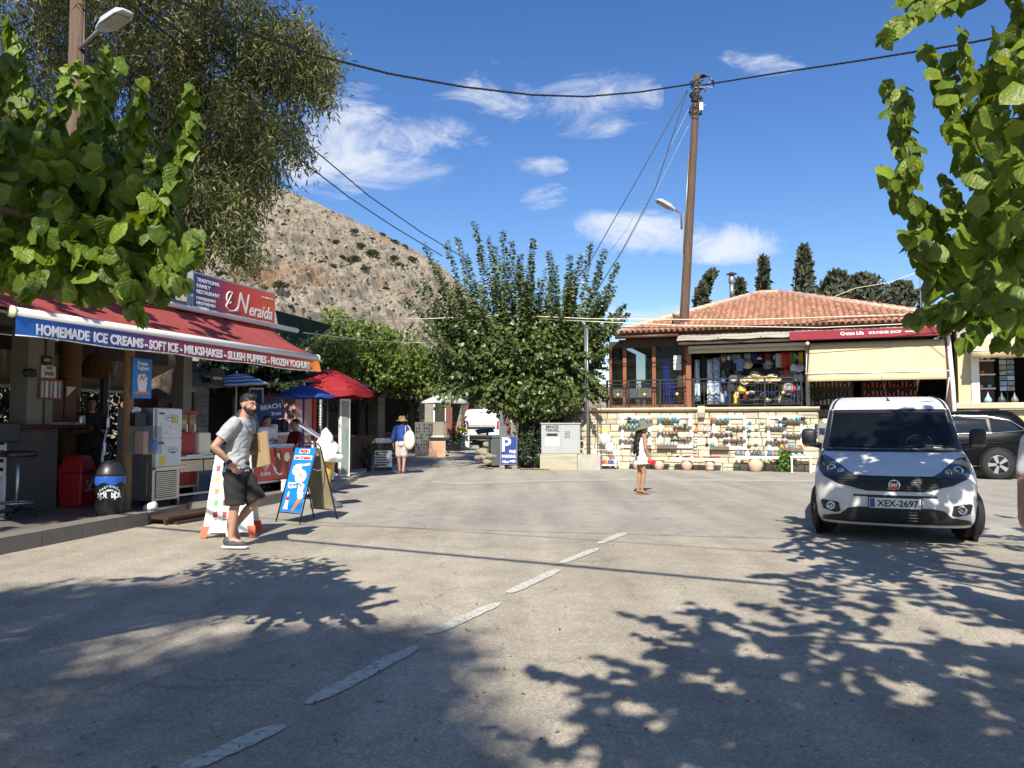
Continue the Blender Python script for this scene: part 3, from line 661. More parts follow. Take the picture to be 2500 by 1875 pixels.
# ---- red awning
aw=thing('red_awning','red fabric awning with printed valance over the kiosk front','awning',M=KM)
mat('red_fabric',(.27,.038,.035),.85,.12,1.6,.2,10,col2=(.34,.07,.06),transl=.10)
b=MB();vs=[]
for i in range(45):
 x=-2.2+(6.56+2.2)*i/44
 for k in range(9):
  t_=k/8;vs.append((x,0.02+1.2*t_,2.80+.66*t_-.05*math.sin(math.pi*t_)+.008*math.sin(i*.9+k)))
b.add(vs,[(9*i+k,9*i+9+k,9*i+10+k,9*i+k+1)for i in range(44)for k in range(8)]);b.build('fabric',W('red_fabric'),aw,True,solid=.006)
MB().lathe([(.062,0),(.062,6.6)],16,M=Matrix.Translation((-.03,0,2.75))@Matrix.Rotation(R(90),4,'Y')).build('front_bar',mat('bar_white',(.70,.69,.66),.45,.1,2),aw,True)
for x in(-.05,6.55):MB().lathe([(.072,0),(.072,.03)],16,M=Matrix.Translation((x,0,2.75))@Matrix.Rotation(R(90),4,'Y')).build('bar_cap',mat('bar_cap',(.62,.60,.45),.5),aw,True)
for x in(1.2,4.9):MB().tube([(x-.9,1.15,2.95),(x-.1,.65,2.80),(x,.05,2.72)],.022,8).build('folding_arm',W('white_paint'),aw,True)
# valance: blue to red to orange print
vm=bpy.data.materials.new('valance_print');vm.use_nodes=True;t=vm.node_tree;bs=t.nodes['Principled BSDF'];tcn=t.nodes.new('ShaderNodeTexCoord');sp_=t.nodes.new('ShaderNodeSeparateXYZ');t.links.new(tcn.outputs['Object'],sp_.inputs[0])
mp=t.nodes.new('ShaderNodeMapRange');mp.inputs[2].default_value=6.55;t.links.new(sp_.outputs[0],mp.inputs[0]);cr=t.nodes.new('ShaderNodeValToRGB');e=cr.color_ramp.elements
stops=[(0,(.02,.17,.60)),(.07,(.025,.13,.48)),(.22,(.06,.07,.30)),(.36,(.26,.05,.13)),(.6,(.36,.035,.06)),(.88,(.42,.07,.04)),(1,(.72,.25,.03))]
while len(e)<len(stops):e.new(.5)
for i,(p,c)in enumerate(stops):e[i].position=p;e[i].color=(*c,1)
t.links.new(mp.outputs[0],cr.inputs[0]);t.links.new(cr.outputs[0],bs.inputs['Base Color']);bs.inputs['Roughness'].default_value=.6
b=MB();vs=[]
for i in range(60):
 x=-.02+6.57*i/59
 for k in range(4):vs.append((x,-.045+.006*math.sin(i*.8)*k/3-.02*(1 if i>57 else 0)*k,2.70-.235*k/3+(.012*math.sin(i*.35))*k/3))
b.add(vs,[(4*i+k,4*i+k+1,4*i+5+k,4*i+4+k)for i in range(59)for k in range(3)]);val=b.build('valance',vm,aw,True)
b=MB();b.tube([(-.02+6.57*i/20,-.047,2.468+.012*math.sin(i*.35*3))for i in range(21)],.008,5);b.build('hem',W('bar_white'),val,True)
for(s,x0,x1)in[('HOMEMADE',.24,1.02),('ICE CREAMS',1.09,1.95),('-',1.98,2.03),('SOFT ICE',2.06,2.64),('-',2.68,2.73),('MILKSHAKES',2.77,3.65),('-',3.69,3.74),('SLUSH PUPPIES',3.78,4.83),('-',4.87,4.92),('FROZEN YOGHURT',4.96,6.22)]:
 txt(s,.175,val,((x0+x1)/2,-.058,2.512),(1,0,0),(0,0,1),W('white_print'),.007,width=x1-x0)
 # ---- roof sign
ns_=thing('roof_sign','red and navy restaurant sign on the roof edge above the awning','sign',M=KM)
sm=bpy.data.materials.new('sign_print');sm.use_nodes=True;t=sm.node_tree;bs=t.nodes['Principled BSDF'];tcn=t.nodes.new('ShaderNodeTexCoord');sp_=t.nodes.new('ShaderNodeSeparateXYZ');t.links.new(tcn.outputs['Object'],sp_.inputs[0])
no=t.nodes.new('ShaderNodeTexNoise');no.inputs['Scale'].default_value=2.5;t.links.new(tcn.outputs['Object'],no.inputs['Vector'])
ma=t.nodes.new('ShaderNodeMath');ma.operation='MULTIPLY_ADD';t.links.new(no.outputs['Fac'],ma.inputs[0]);ma.inputs[1].default_value=.5;t.links.new(sp_.outputs[0],ma.inputs[2])
mp=t.nodes.new('ShaderNodeMapRange');mp.inputs[1].default_value=4.55;mp.inputs[2].default_value=7.0;t.links.new(ma.outputs[0],mp.inputs[0]);cr=t.nodes.new('ShaderNodeValToRGB');e=cr.color_ramp.elements
stops=[(0,(.03,.035,.16)),(.22,(.07,.035,.13)),(.42,(.44,.03,.025)),(.7,(.66,.055,.022)),(1,(.70,.12,.03))]
while len(e)<len(stops):e.new(.5)
for i,(p,c)in enumerate(stops):e[i].position=p;e[i].color=(*c,1)
t.links.new(mp.outputs[0],cr.inputs[0]);t.links.new(cr.outputs[0],bs.inputs['Base Color']);bs.inputs['Roughness'].default_value=.35
X0,X1,Z0,Z1,Q=4.38,6.76,3.42,4.12,1.16
MB().box(X0-.03,X1+.03,Q,Q+.12,Z0-.03,Z1+.03).build('sign_case',W('grey_metal'),ns_)
MB().box(X0,X1,Q-.006,Q,Z0,Z1).build('sign_face',sm,ns_)
TX=lambda s,size,x,z,w=None,bold=.002,al='LEFT',sh=0,m='white_print':txt(s,size,ns_,(x,Q-.010,z),(1,0,0),(0,0,1),W(m),bold,al,sh,width=w)
TX('TRADITIONAL',.095,4.44,3.985,.62);TX('FAMILY',.095,4.44,3.88,.36);TX('RESTAURANT',.095,4.44,3.775,.62)
TX('ΠΑΡΑΔΟΣΙΑΚΗ',.075,4.44,3.66,.50,.001);TX('ΟΙΚΟΓΕΝΕΙΑΚΗ',.075,4.44,3.575,.50,.001);TX('ΤΑΒΕΡΝΑ',.075,4.44,3.49,.34,.001)
TX('N',.56,5.52,3.60,.40,.004,'LEFT',.3);TX('eraida',.36,5.92,3.58,.74,.004,'LEFT',.3);TX('taverna',.12,6.36,3.465,.32,.003)
TX('SITIO KOURNATORAS',.045,6.32,3.99,.38,0)
b=MB();sw=[(5.36+(.17-.014*i)*math.cos(i*.42+1.2),Q-.010,3.79+(.17-.013*i)*math.sin(i*.42+1.2))for i in range(11)][::-1]+[(5.24,Q-.01,3.66),(5.34,Q-.01,3.58),(5.50,Q-.01,3.60),(5.60,Q-.01,3.68)]
b.tube(sw,.014,5);b.build('flourish',W('white_print'),ns_,True)
b=MB();b.tube([(6.20,Q+.006,4.0),(6.26,Q+.006,3.92),(6.22,Q+.006,3.68),(6.3,Q+.006,3.48)],[.012,.014,.013,.012],6);b.tube([(6.45,Q+.004,3.95),(6.55,Q+.004,3.85),(6.6,Q+.004,3.7)],[.01,.013,.011],6);b.build('silhouette',W('black_print'),ns_)
# ---- posts, lamp, posters inside
rp=thing('rope_post','rope-wrapped post carrying a blue frozen yoghurt poster','post',M=KM)
b=MB()
for k in range(88):b.lathe([(.068,k*.036),(.082,k*.036+.018),(.068,k*.036+.036)],12,(2.40,.62,FZ),caps=False)
b.build('rope_winding',W('rope'),rp,True)
MB().lathe([(.06,FZ),(.06,3.4)],10,(2.40,.62,0)).build('post_core',W('brown_wood'),rp)
po=thing('yoghurt_poster','blue frozen yoghurt poster hanging on the rope-wrapped post','poster',M=KM)
MB().box(2.36,2.74,.515,.525,1.82,2.42).build('board',W('blue_print'),po)
po_t=lambda s,sz,x,z,w:txt(s,sz,po,(x,.511,z),(1,0,0),(0,0,1),W('white_print'),.003,width=w)
po_t('Frozen',.08,2.55,2.32,.2);po_t('Yoghurt',.08,2.56,2.25,.24)
b=MB();b.prism([(2.48,1.92),(2.62,1.92),(2.65,2.08),(2.45,2.08)],.509,.513);b.build('printed_cup',W('white_print'),po)
b=MB();[b.ell((2.55+.06*math.cos(a),.512,2.12+.04*math.sin(a)),(.05,.003,.035),8,5)for a in np.arange(0,6,1.2)];b.build('printed_sundae',W('cream'),po)
b=MB();[b.ell((2.43+.06*i,.512,1.90+.015*(i%2)),(.035,.003,.03),8,5)for i in range(5)];b.build('printed_fruit',W('orange_print'),po)
b=MB();b.tube([(2.50,.508,2.1),(2.53,.508,2.16),(2.56,.508,2.1),(2.60,.508,2.15)],.007,4);b.build('printed_sauce',W('red_print'),po)
lp=thing('wicker_lamp','woven wicker pendant lamp hanging inside the kiosk','lamp',M=KM)
mat('wicker',(.22,.12,.05),.9,.3,30,.6,50)
b=MB();prof=[(.04,.42),(.12,.40),(.20,.32),(.25,.2),(.265,0)]
for k in range(18):
 a=2*math.pi*k/18;b.tube([(4.0+r__*math.cos(a),2.9+r__*math.sin(a),2.27+z)for r__,z in prof],.006,4)
for z in np.linspace(0,.4,22):
 r__=np.interp(z,[0,.2,.32,.40,.42],[.265,.25,.20,.12,.04]);b.tube([(4.0+r__*math.cos(a),2.9+r__*math.sin(a),2.27+z)for a in np.arange(0,6.28,.35)],.008,4,closed=True)
b.build('shade',W('wicker'),lp);MB().tube([(4.0,2.9,2.68),(4.0,2.9,3.36)],.008,5).build('cord',W('black'),lp)
# notices on the pillar
def plaque(name,label,cat,M,x0,x1,q,z0,z1,m,lines=(),tcol='black_print',group=None):
 o=thing(name,label,cat,M=M,group=group);MB().box(x0,x1,q,q+.008,z0,z1).build('board',W(m)if isinstance(m,str)else m,o)
 for(s,sz,fx,fz,w,col)in lines:txt(s,sz,o,(x0+(x1-x0)*fx,q-.003,z0+(z1-z0)*fz),(1,0,0),(0,0,1),W(col or tcol),.0015,width=w)
 return o
plaque('notice','small black card notice high on the grey kiosk pillar','notice',KM,2.0,2.17,1.875,2.34,2.46,'black',[('CARD',.06,.5,.3,.11,'white_print')])
plaque('notice','white free wifi notice on the grey kiosk pillar','notice',KM,1.99,2.24,1.870,2.13,2.31,'white_paint',[('FREE',.05,.55,.72,.11,None),('WiFi',.10,.55,.15,.17,None)])
o=plaque('price_board','red and white striped price card on the grey kiosk pillar','notice',KM,1.96,2.36,1.86,1.80,2.11,mat('red_dull',(.32,.05,.05),.5))
for i in range(5):MB().box(1.985+.075*i,2.03+.075*i,1.852,1.86,1.83,2.08).build('stripe',W('white_paint' if i%2 else 'pale_blue'),o)
plaque('espresso_sign','small black espresso sign hanging below the awning','sign',KM,5.42,5.80,1.6,2.18,2.52,'black',[('espresso',.10,.5,.36,.27,'white_print')])
sc_=thing('wall_telephone','black speaker box mounted on the side of the kiosk pillar','speaker',M=KM)
MB().cbox((1.78,1.84,2.18),(.16,.1,.12)).build('housing',W('black_plastic'),sc_,bevel=.02);MB().lathe([(.06,0),(.04,.04)],12,M=Matrix.Translation((1.68,1.80,2.17))@Matrix.Rotation(R(90),4,'X')).build('horn',W('black_plastic'),sc_)
# counter things
def jar(name,label,x,y,z,r,h,m,cat='jar',group=None,lid=None):
 o=thing(name,label,cat,M=KM@Matrix.Translation((x,y,z)),group=group)
 MB().lathe([(r*.9,0),(r,.02),(r,h*.85),(r*.8,h)],14).build('body',W(m),o,True)
 if lid:MB().lathe([(r*.82,h),(r*.82,h+.03)],14).build('lid',W(lid),o)
 return o
jar('straw_holder','steel tumbler of straws on the dark counter',2.72,1.85,1.415,.055,.16,'steel','tumbler')
o=thing('drink_dispenser','twin juice dispenser with picture panels on the dark counter','dispenser',M=KM)
for i in range(2):MB().box(2.28+.24*i,2.50+.24*i,1.98,2.28,1.46,2.05).build('tank',W('brown_print'),o,bevel=.01);MB().add([(2.30+.24*i,1.972,1.85),(2.48+.24*i,1.972,2.02),(2.30+.24*i,1.972,2.02)],[(0,1,2)]).build('picture_panel',W('cream'),o)
MB().box(2.26,2.78,1.95,2.3,1.416,1.46).build('base',W('steel'),o)
for i,(x,z,h,m)in enumerate([(-.6,1.415,.3,'cream'),(-.35,1.415,.34,'red_print'),(-.1,1.415,.22,'orange_print'),(.15,1.415,.3,'brown_print'),(.45,1.415,.26,'cream'),(.75,1.415,.34,'green_print'),(1.05,1.415,.3,'red_print'),(1.35,1.415,.24,'steel')]):
 jar('bottle',['cream bottle at the dark end','tall red bottle at the dark end','orange bottle at the dark end','dark brown bottle','short cream bottle','green bottle','red bottle nearest the green one','steel canister nearest the pillar'][i]+' on the kiosk counter',x,2.1+.05*(i%2),z,.045,h,m,'bottle','bottles on the kiosk counter','black')
 # ---- bins
def bin_round(name,label,x,y,r0,r1,h,m,lid):
 o=thing(name,label,'bin',M=KM@Matrix.Translation((x,y,FZ)))
 MB().lathe([(r0,0),(r0+.01,.02),(r1,h),(r1+.012,h+.012),(r1+.012,h+.03)],24).build('body',m,o,True)
 MB().lathe([(r1+.014,h+.03),(r1+.01,h+.06),(r1*.92,h+.12),(r1*.7,h+.20),(r1*.35,h+.235),(0,h+.24)],24).build('lid',lid,o,True)
 return o
bb_=bin_round('black_bin','black round litter bin with white lettering and blue bag on the kiosk floor',1.78,.30,.165,.19,.52,W('black_plastic'),W('black_plastic'))
b=MB();prof=[(.200,.44),(.206,.49),(.204,.545)]
vs=[]
for i in range(40):
 a=2*math.pi*i/40
 for(r__,z)in prof:vs.append(((r__+.004*math.sin(i*2.7))*math.cos(a),(r__+.004*math.sin(i*1.9))*math.sin(a),z+(.02*math.sin(i*.9)if z<.46 else 0)))
b.add(vs,[(3*i+k,3*((i+1)%40)+k,3*((i+1)%40)+k+1,3*i+k+1)for i in range(40)for k in range(2)]);b.build('bag',mat('blue_bag',(.02,.09,.42),.35,.2,30),bb_,True)
def curved_text(s,parent,r,a0,da,z,size,m,bold=.003,arc=0.):
 n=len(s)
 for i,ch in enumerate(s):
  if ch==' ':continue
  f=(i-(n-1)/2);a=a0+f*da;zz=z-arc*f*f;rr_=r
  txt(ch,size,parent,(rr_*math.cos(a),rr_*math.sin(a),zz),(-math.sin(a),math.cos(a),0),(0,0,1),W(m),bold)
cd=KM.to_3x3().inverted()@(Vector((0,0,0))-(KM@Vector((1.78,.3,0))));A0=math.atan2(cd.y,cd.x)
curved_text('κρι κρι',bb_,.187,A0,.245,.25,.125,'white_print',.003);curved_text('heartmade',bb_,.191,A0,.16,.395,.06,'pale_blue',.001,.004);curved_text('IN GREECE BY',bb_,.188,A0,.075,.345,.03,'white_print',.001,.001)
rb_=thing('red_bin','red hooded litter bin with pale heart logo against the kiosk counter','bin',M=KM@Matrix.Translation((2.58,1.75,FZ))@Matrix.Rotation(R(18),4,'Z'))
mat('red_plastic',(.36,.012,.016),.35,.08)
MB().add([(-.19,-.17,0),(.19,-.17,0),(.19,.17,0),(-.19,.17,0),(-.225,-.2,.52),(.225,-.2,.52),(.225,.2,.52),(-.225,.2,.52)],[(3,2,1,0),(4,5,6,7),(0,1,5,4),(1,2,6,5),(2,3,7,6),(3,0,4,7)]).build('body',W('red_plastic'),rb_,bevel=.03)
MB().add([(-.235,-.21,.52),(.235,-.21,.52),(.235,.21,.52),(-.235,.21,.52),(-.15,-.13,.79),(.15,-.13,.79),(.15,.13,.79),(-.15,.13,.79)],[(3,2,1,0),(4,5,6,7),(0,1,5,4),(1,2,6,5),(2,3,7,6),(3,0,4,7)]).build('hood',W('red_plastic'),rb_,bevel=.03)
MB().box(-.17,.17,-.226,-.22,.53,.55).build('flap',W('black'),rb_)
def heart_logo(parent,o,ux,uz,s,m,r=.02):
 """double heart swirl, width about s"""
 o,ux,uz=Vector(o),Vector(ux),Vector(uz);b=MB()
 for k in(1.,.62):
  pts=[]
  for i in range(25):
   a=math.pi*(i/24)*1.75-.32
   x=.5*k*(math.sin(a)**3)*s;z=(.41*math.cos(a)-.16*math.cos(2*a)-.06*math.cos(3*a))*k*s
   pts.append(o+ux*x+uz*z)
  b.tube(pts,[r*s*(2.2 if 6<i<18 else 1.2)for i in range(25)],6)
 return b.build('heart_logo',m,parent,True)
mat('faded_print',(.45,.28,.27),.5,.05)
heart_logo(rb_,(-.02,-.205,.36),(1,0,0),(0,0,1),.18,W('faded_print'));txt('ALGIDA',.07,rb_,(-.02,-.202,.23),(1,0,0),(0,0,1),W('faded_print'),.002)
# ---- draught stool
so=thing('swivel_stool','tall black swivel stool on five castors at the dark counter','stool',M=KM@Matrix.Translation((1.15,1.25,FZ)))
MB().lathe([(.0,.82),(.2,.82),(.225,.84),(.225,.88),(.2,.90),(0,.905)],20).build('seat',W('black_plastic'),so,True)
MB().lathe([(.022,.1),(.022,.83)],10).build('column',W('steel'),so,True);MB().tube([(.19*math.cos(a),.19*math.sin(a),.2)for a in np.arange(0,6.28,.35)],.012,6,closed=True).build('foot_ring',W('steel'),so,True)
for k in range(5):
 a=k*1.2566;MB().tube([(0,0,.12),(.28*math.cos(a),.28*math.sin(a),.07)],[.03,.02],6).build('leg',W('black_plastic'),so);MB().ell((.28*math.cos(a),.28*math.sin(a),.032),(.025,.025,.03),8,6).build('castor',W('black'),so)
MB().cbox((0,.2,1.15),(.36,.04,.28)).build('backrest',W('black_plastic'),so,bevel=.02)
wc=thing('white_crate','white perforated crate behind the tall stool','crate',M=KM@Matrix.Translation((.95,1.62,FZ)))
MB().box(-.25,.25,-.1,.12,.55,1.1).build('shell',W('white_paint'),wc,bevel=.01);[MB().box(-.2,.2,-.105,-.1,.62+.12*k,.67+.12*k).build('slot',W('dark_void'),wc)for k in range(4)]
MB().box(-.25,-.2,-.1,.12,0,.55).box(.2,.25,-.1,.12,0,.55).build('leg',W('white_paint'),wc)
# ---- soft serve machine
ms=thing('soft_ice_machine','tall steel soft ice cream machine with white printed panels','ice cream machine',M=KM@Matrix.Translation((2.66,.36,FZ)))
MB().box(0,.58,.02,.72,.10,1.52).build('cabinet',W('steel'),ms,bevel=.01)
mat('panel_white',(.66,.68,.66),.35,.08,14)
p1_=MB().box(.04,.56,-.012,.02,1.06,1.50).build('upper_panel',W('panel_white'),ms);p2_=MB().box(0.0,.54,-.03,.02,.62,1.04).build('lower_panel',W('panel_white'),ms)
b=MB();[b.tube([(.36+.05*k,-.02,1.42),(.36+.05*k,-.02,1.28)],.01,6)for k in range(3)];b.build('printed_taps',W('yellow_tag'),p1_)
b=MB();[b.lathe([(.0,0),(random.uniform(.012,.03),.0005)],10,M=Matrix.Translation((random.uniform(.08,.52),-.0125,random.uniform(1.1,1.47)))@Matrix.Rotation(R(90),4,'X'))for k in range(14)];b.build('printed_dots',mat('dot_print',(.55,.60,.45),.5),p1_)
b=MB();[b.lathe([(.0,0),(random.uniform(.012,.028),.0005)],10,M=Matrix.Translation((random.uniform(.04,.5),-.0305,random.uniform(.66,1.0)))@Matrix.Rotation(R(90),4,'X'))for k in range(12)];b.build('printed_dots',W('dot_print'),p2_)
MB().lathe([(0,0),(.075,.001)],16,M=Matrix.Translation((.15,-.032,.72))@Matrix.Rotation(R(90),4,'X')).build('printed_sun',W('yellow_print'),p2_)
MB().box(.05,.16,-.034,-.03,.96,1.0).build('printed_label',W('navy_print'),p2_);MB().box(.07,.18,-.016,-.012,1.42,1.445).build('printed_label',W('black_print'),p1_)
b=MB();b.tube([(.36+.10*math.cos(a),-.033,.87+.05*math.sin(a))for a in np.arange(0,6.2,.5)],.004,4,closed=True);b.tube([(.3+.09*math.cos(a),-.015,1.36+.05*math.sin(a))for a in np.arange(0,6.2,.5)],.003,4,closed=True);b.build('printed_bubble',mat('line_print',(.2,.24,.32),.5),p2_)
txt('Try our',.035,p1_,(.30,-.016,1.36),(1,0,0),(0,0,1),W('line_print'));txt('frozen',.035,p2_,(.36,-.034,.87),(1,0,0),(0,0,1),W('line_print'));txt('yoghurt',.035,p2_,(.36,-.034,.83),(1,0,0),(0,0,1),W('line_print'))
MB().box(-.02,.60,-.06,.02,.575,.61).build('drip_shelf',W('steel'),ms);MB().box(.06,.50,.012,.02,.14,.55).build('vent_back',W('dark_void'),ms)
for k in range(13):MB().box(.06,.50,0.,.016,.155+.03*k,.173+.03*k).build('vent_slat',W('steel'),ms)
for k in range(11):MB().box(-.008,.0,.12,.6,.2+.045*k,.222+.045*k).build('vent_slat',W('steel'),ms)
for x in(.06,.52):
 for y in(.08,.66):MB().lathe([(.05,-.018),(.05,.018)],12,M=Matrix.Translation((x,y,.05))@Matrix.Rotation(R(90),4,'Y')).build('castor',W('rubber'),ms)
 # acrylic leaflet box on the post, napkin box
ab=thing('acrylic_box','clear acrylic leaflet box fixed beside the rope-wrapped post','box',M=KM@Matrix.Translation((2.42,.30,.98)))
glass('acrylic',(.25,.27,.28),.28,.05);MB().box(-.16,.2,-.12,.14,0,.42).build('shell',W('acrylic'),ab);MB().box(-.1,.0,-.05,.1,.02,.34).build('leaflet',W('terracotta'),ab);MB().box(.05,.13,-.1,-.04,.05,.2).build('leaflet',W('blue_print'),ab)
nb=thing('napkin_box','black napkin box with crumpled white napkins beside the steel machine','napkin box',M=KM@Matrix.Translation((2.48,.55,1.40)))
MB().box(-.11,.11,-.1,.1,0,.2).build('holder',W('black_plastic'),nb,bevel=.008);b=MB();[b.ell((random.uniform(-.05,.05),random.uniform(-.05,.05),.22+random.uniform(0,.05)),(.05,.045,.04),7,5)for k in range(5)];b.build('napkins',W('white_paint'),nb)
# ---- steel worktable with slush machine
wt=thing('steel_worktable','stainless worktable with two drawers beside the steel machine','table',M=KM@Matrix.Translation((3.3,.46,FZ)))
MB().box(0,1.15,0,.6,.70,.75).build('tabletop',W('steel'),wt,bevel=.005)
for k in range(2):d_=MB().box(.03+.56*k,.56+.56*k,-.005,.3,.50,.68).build('drawer',mat('steel_warm',(.50,.46,.40),.3,.1,3,metal=.7),wt);MB().box(.13+.56*k,.40+.56*k,-.02,-.005,.60,.615).build('handle',W('steel'),d_)
for x in(.02,1.11):
 for y in(.02,.56):MB().box(x,x+.03,y,y+.03,0,.70).build('leg',W('steel'),wt)
MB().box(0,1.15,0,.04,.12,.15).build('stretcher',W('steel'),wt)
slu=thing('slush_machine','red slush machine with two clear tanks on the steel worktable','drinks machine',M=KM@Matrix.Translation((3.42,.54,FZ+.75)))
MB().box(0,.40,.1,.5,0,.42).build('housing',W('red_plastic'),slu,bevel=.02);MB().box(.02,.38,.05,.1,.05,.36).build('front_panel',W('red_plastic'),slu)
glass('tank_clear',(.5,.35,.2),.45,.05)
for k,m_ in enumerate(('yellow_print','red_print')):tk=MB().box(.03+.19*k,.18+.19*k,.0,.42,.44,.70).build('tank',W('tank_clear'),slu,bevel=.03);MB().box(.05+.19*k,.16+.19*k,.03,.38,.45,.58).build('slush',W(m_),tk);MB().tube([(.105+.19*k,-.03,.40),(.105+.19*k,-.03,.52)],.014,8).build('tap',W('white_paint'),slu)
MB().box(-.01,.41,-.02,.5,.70,.74).build('cover',W('red_plastic'),slu,bevel=.01);MB().box(0,.4,-.14,.06,0,.02).build('drip_tray',W('panel_white'),slu)
cu=thing('cream_urn','cream drinks urn standing beside the red slush machine','urn',M=KM@Matrix.Translation((3.98,.66,FZ+.75)))
MB().box(-.12,.18,-.12,.2,0,.38).build('body',W('cream'),cu,bevel=.03);MB().box(-.12,.18,-.15,.1,-.005,.04).build('tray',W('cream'),cu)
sb_=thing('spoon_tub','steel tub of white plastic spoons on the worktable end','tub',M=KM@Matrix.Translation((4.32,.6,FZ+.75)))
MB().lathe([(.06,0),(.08,.14)],14).build('tub',W('steel'),sb_,True)
for k in range(14):a=random.uniform(0,6.28);r__=random.uniform(.02,.06);MB().tube([(r__*math.cos(a),r__*math.sin(a),.06),(r__*2*math.cos(a),r__*2*math.sin(a),random.uniform(.2,.3))],[.006,.014],5).build('spoon',W('white_paint'),sb_)
# ---- red chest freezers
def freezer(label,x0,x1,y,pic):
 o=thing('chest_freezer',label,'freezer',M=KM@Matrix.Translation((x0,y,FZ)));w=x1-x0
 MB().box(0,w,0,.62,.17,.84).build('cabinet',W('white_paint'),o,bevel=.02);MB().box(-.015,w+.015,-.015,.635,.845,.895).build('lid',W('pale_blue'),o,bevel=.01)
 MB().box(.03,w-.03,-.008,0,.21,.82).build('front_panel',mat('freezer_red',(.50,.045,.03),.35,.05),o)
 for x in(.08,w-.08):MB().box(x-.02,x+.02,.05,.57,0,.17).build('leg',W('black'),o)
 MB().box(w*.6,w*.6+.02,-.022,-.008,.66,.83).build('handle',W('black'),o)
 return o
fz1=freezer('red chest freezer with heart logo under the steel worktable',3.55,4.55,1.12,0)
fz2=freezer('red chest freezer with ice cream picture between the man and the ticket banner',4.85,6.42,.42,1)
fx=fz2;heart_logo(fx,(.66,-.012,.54),(1,0,0),(0,0,1),.26,W('white_print'));txt('ALGIDA',.09,fx,(.66,-.011,.32),(1,0,0),(0,0,1),W('white_print'),.003)
txt('ALGIDA',.10,fz1,(.40,-.011,.42),(1,0,0),(0,0,1),W('faded_print'),.002);heart_logo(fz1,(.78,-.011,.60),(1,0,0),(0,0,1),.2,W('faded_print'))
b=MB();b.ell((1.10,-.012,.56),(.10,.004,.20),16,9);b.build('printed_bar',W('brown_print'),fx,True);b=MB();b.ell((1.06,-.014,.68),(.045,.003,.05),10,6);b.tube([(1.06,-.014,.66),(1.1,-.014,.6)],.015,5);b.build('printed_highlight',W('white_print'),fx)
b=MB();b.prism([(1.26,.58),(1.42,.58),(1.36,.30)],-.013,-.009);b.build('printed_cone',W('brown_print'),fx);b=MB();[b.ell((1.34+.05*math.cos(a),-.013,.64+.05*math.sin(a)),(.05,.003,.045),9,6)for a in np.arange(0,6.2,1.)];b.build('printed_swirl',W('cream'),fx)
b=MB();[b.tube([(1.0,-.011,.40),(.93-.02*k,-.011,.34+.05*k)],[.014,.003],4)for k in range(5)];b.tube([(.98,-.011,.36),(1.1,-.011,.31),(1.2,-.011,.33)],.016,5);b.build('printed_splash',W('white_print'),fx)
# dark glass-door fridge, menu screen, drinks fridge behind the man
fr_=thing('display_fridge','upright glass door display fridge behind the walking man','fridge',M=KM@Matrix.Translation((5.05,2.4,FZ)))
MB().box(0,.8,.1,.7,0,1.75).build('cabinet',W('dark_red_wood'),fr_);MB().box(.38,.80,-.0,.1,.12,1.70).build('door',W('panel_white'),fr_);MB().box(.42,.76,-.012,0,.9,1.66).build('glass',mat('fridge_glass',(.20,.21,.20),.1,.5,9),fr_)
for k in range(4):MB().box(.43,.75,-.016,-.012,1.0+.17*k,1.012+.17*k).build('shelf',W('steel'),fr_)
# floor clutter
o=thing('white_block','white cylinder weight on the floor by the rope-wrapped post','weight',M=KM@Matrix.Translation((2.42,.18,FZ+.05))@Matrix.Rotation(R(70),4,'X'));MB().lathe([(.055,-.09),(.06,-.08),(.06,.08),(.055,.09)],14).build('cylinder',W('white_paint'),o,True)
tl=thing('tablet_arm','white tablet arm rising from the back of the black bin','stand',M=KM@Matrix.Translation((1.95,.62,FZ)))
MB().tube([(0,0,0),(0,0,.8),(.03,0,1.05),(.08,0,1.25),(.09,0,2.0)],[.02,.02,.012,.008,.006],8).build('stem',W('grey_metal'),tl,True);MB().tube([(.02,0,.82),(.03,0,1.0)],.022,8).tube([(.08,0,1.22),(.085,0,1.36)],.02,8).build('grip',W('white_paint'),tl,True)
ch_=thing('dark_armchair','dark curved chair back behind the black bin','chair',M=KM@Matrix.Translation((3.0,1.3,FZ)))
b=MB();b.tube([(-.2,.2,0),(-.22,.15,.45),(-.1,.1,.8),(-.3,.3,1.3)],.035,6);b.tube([(.15,.2,0),(.14,.1,.46),(.1,.1,.8)],.03,6);b.build('frame',W('black_plastic'),ch_,True);MB().cbox((0,-.05,.68),(.5,.45,.07)).build('seat',W('black_plastic'),ch_,bevel=.02)
for k in(-.2,.2):MB().tube([(k,-.25,0),(k,-.22,.66)],.02,6).build('leg',W('black_plastic'),ch_)
# ================================================================== STREET FURNITURE on the left
def at(u,v,z=0.):return G(u,v,z)
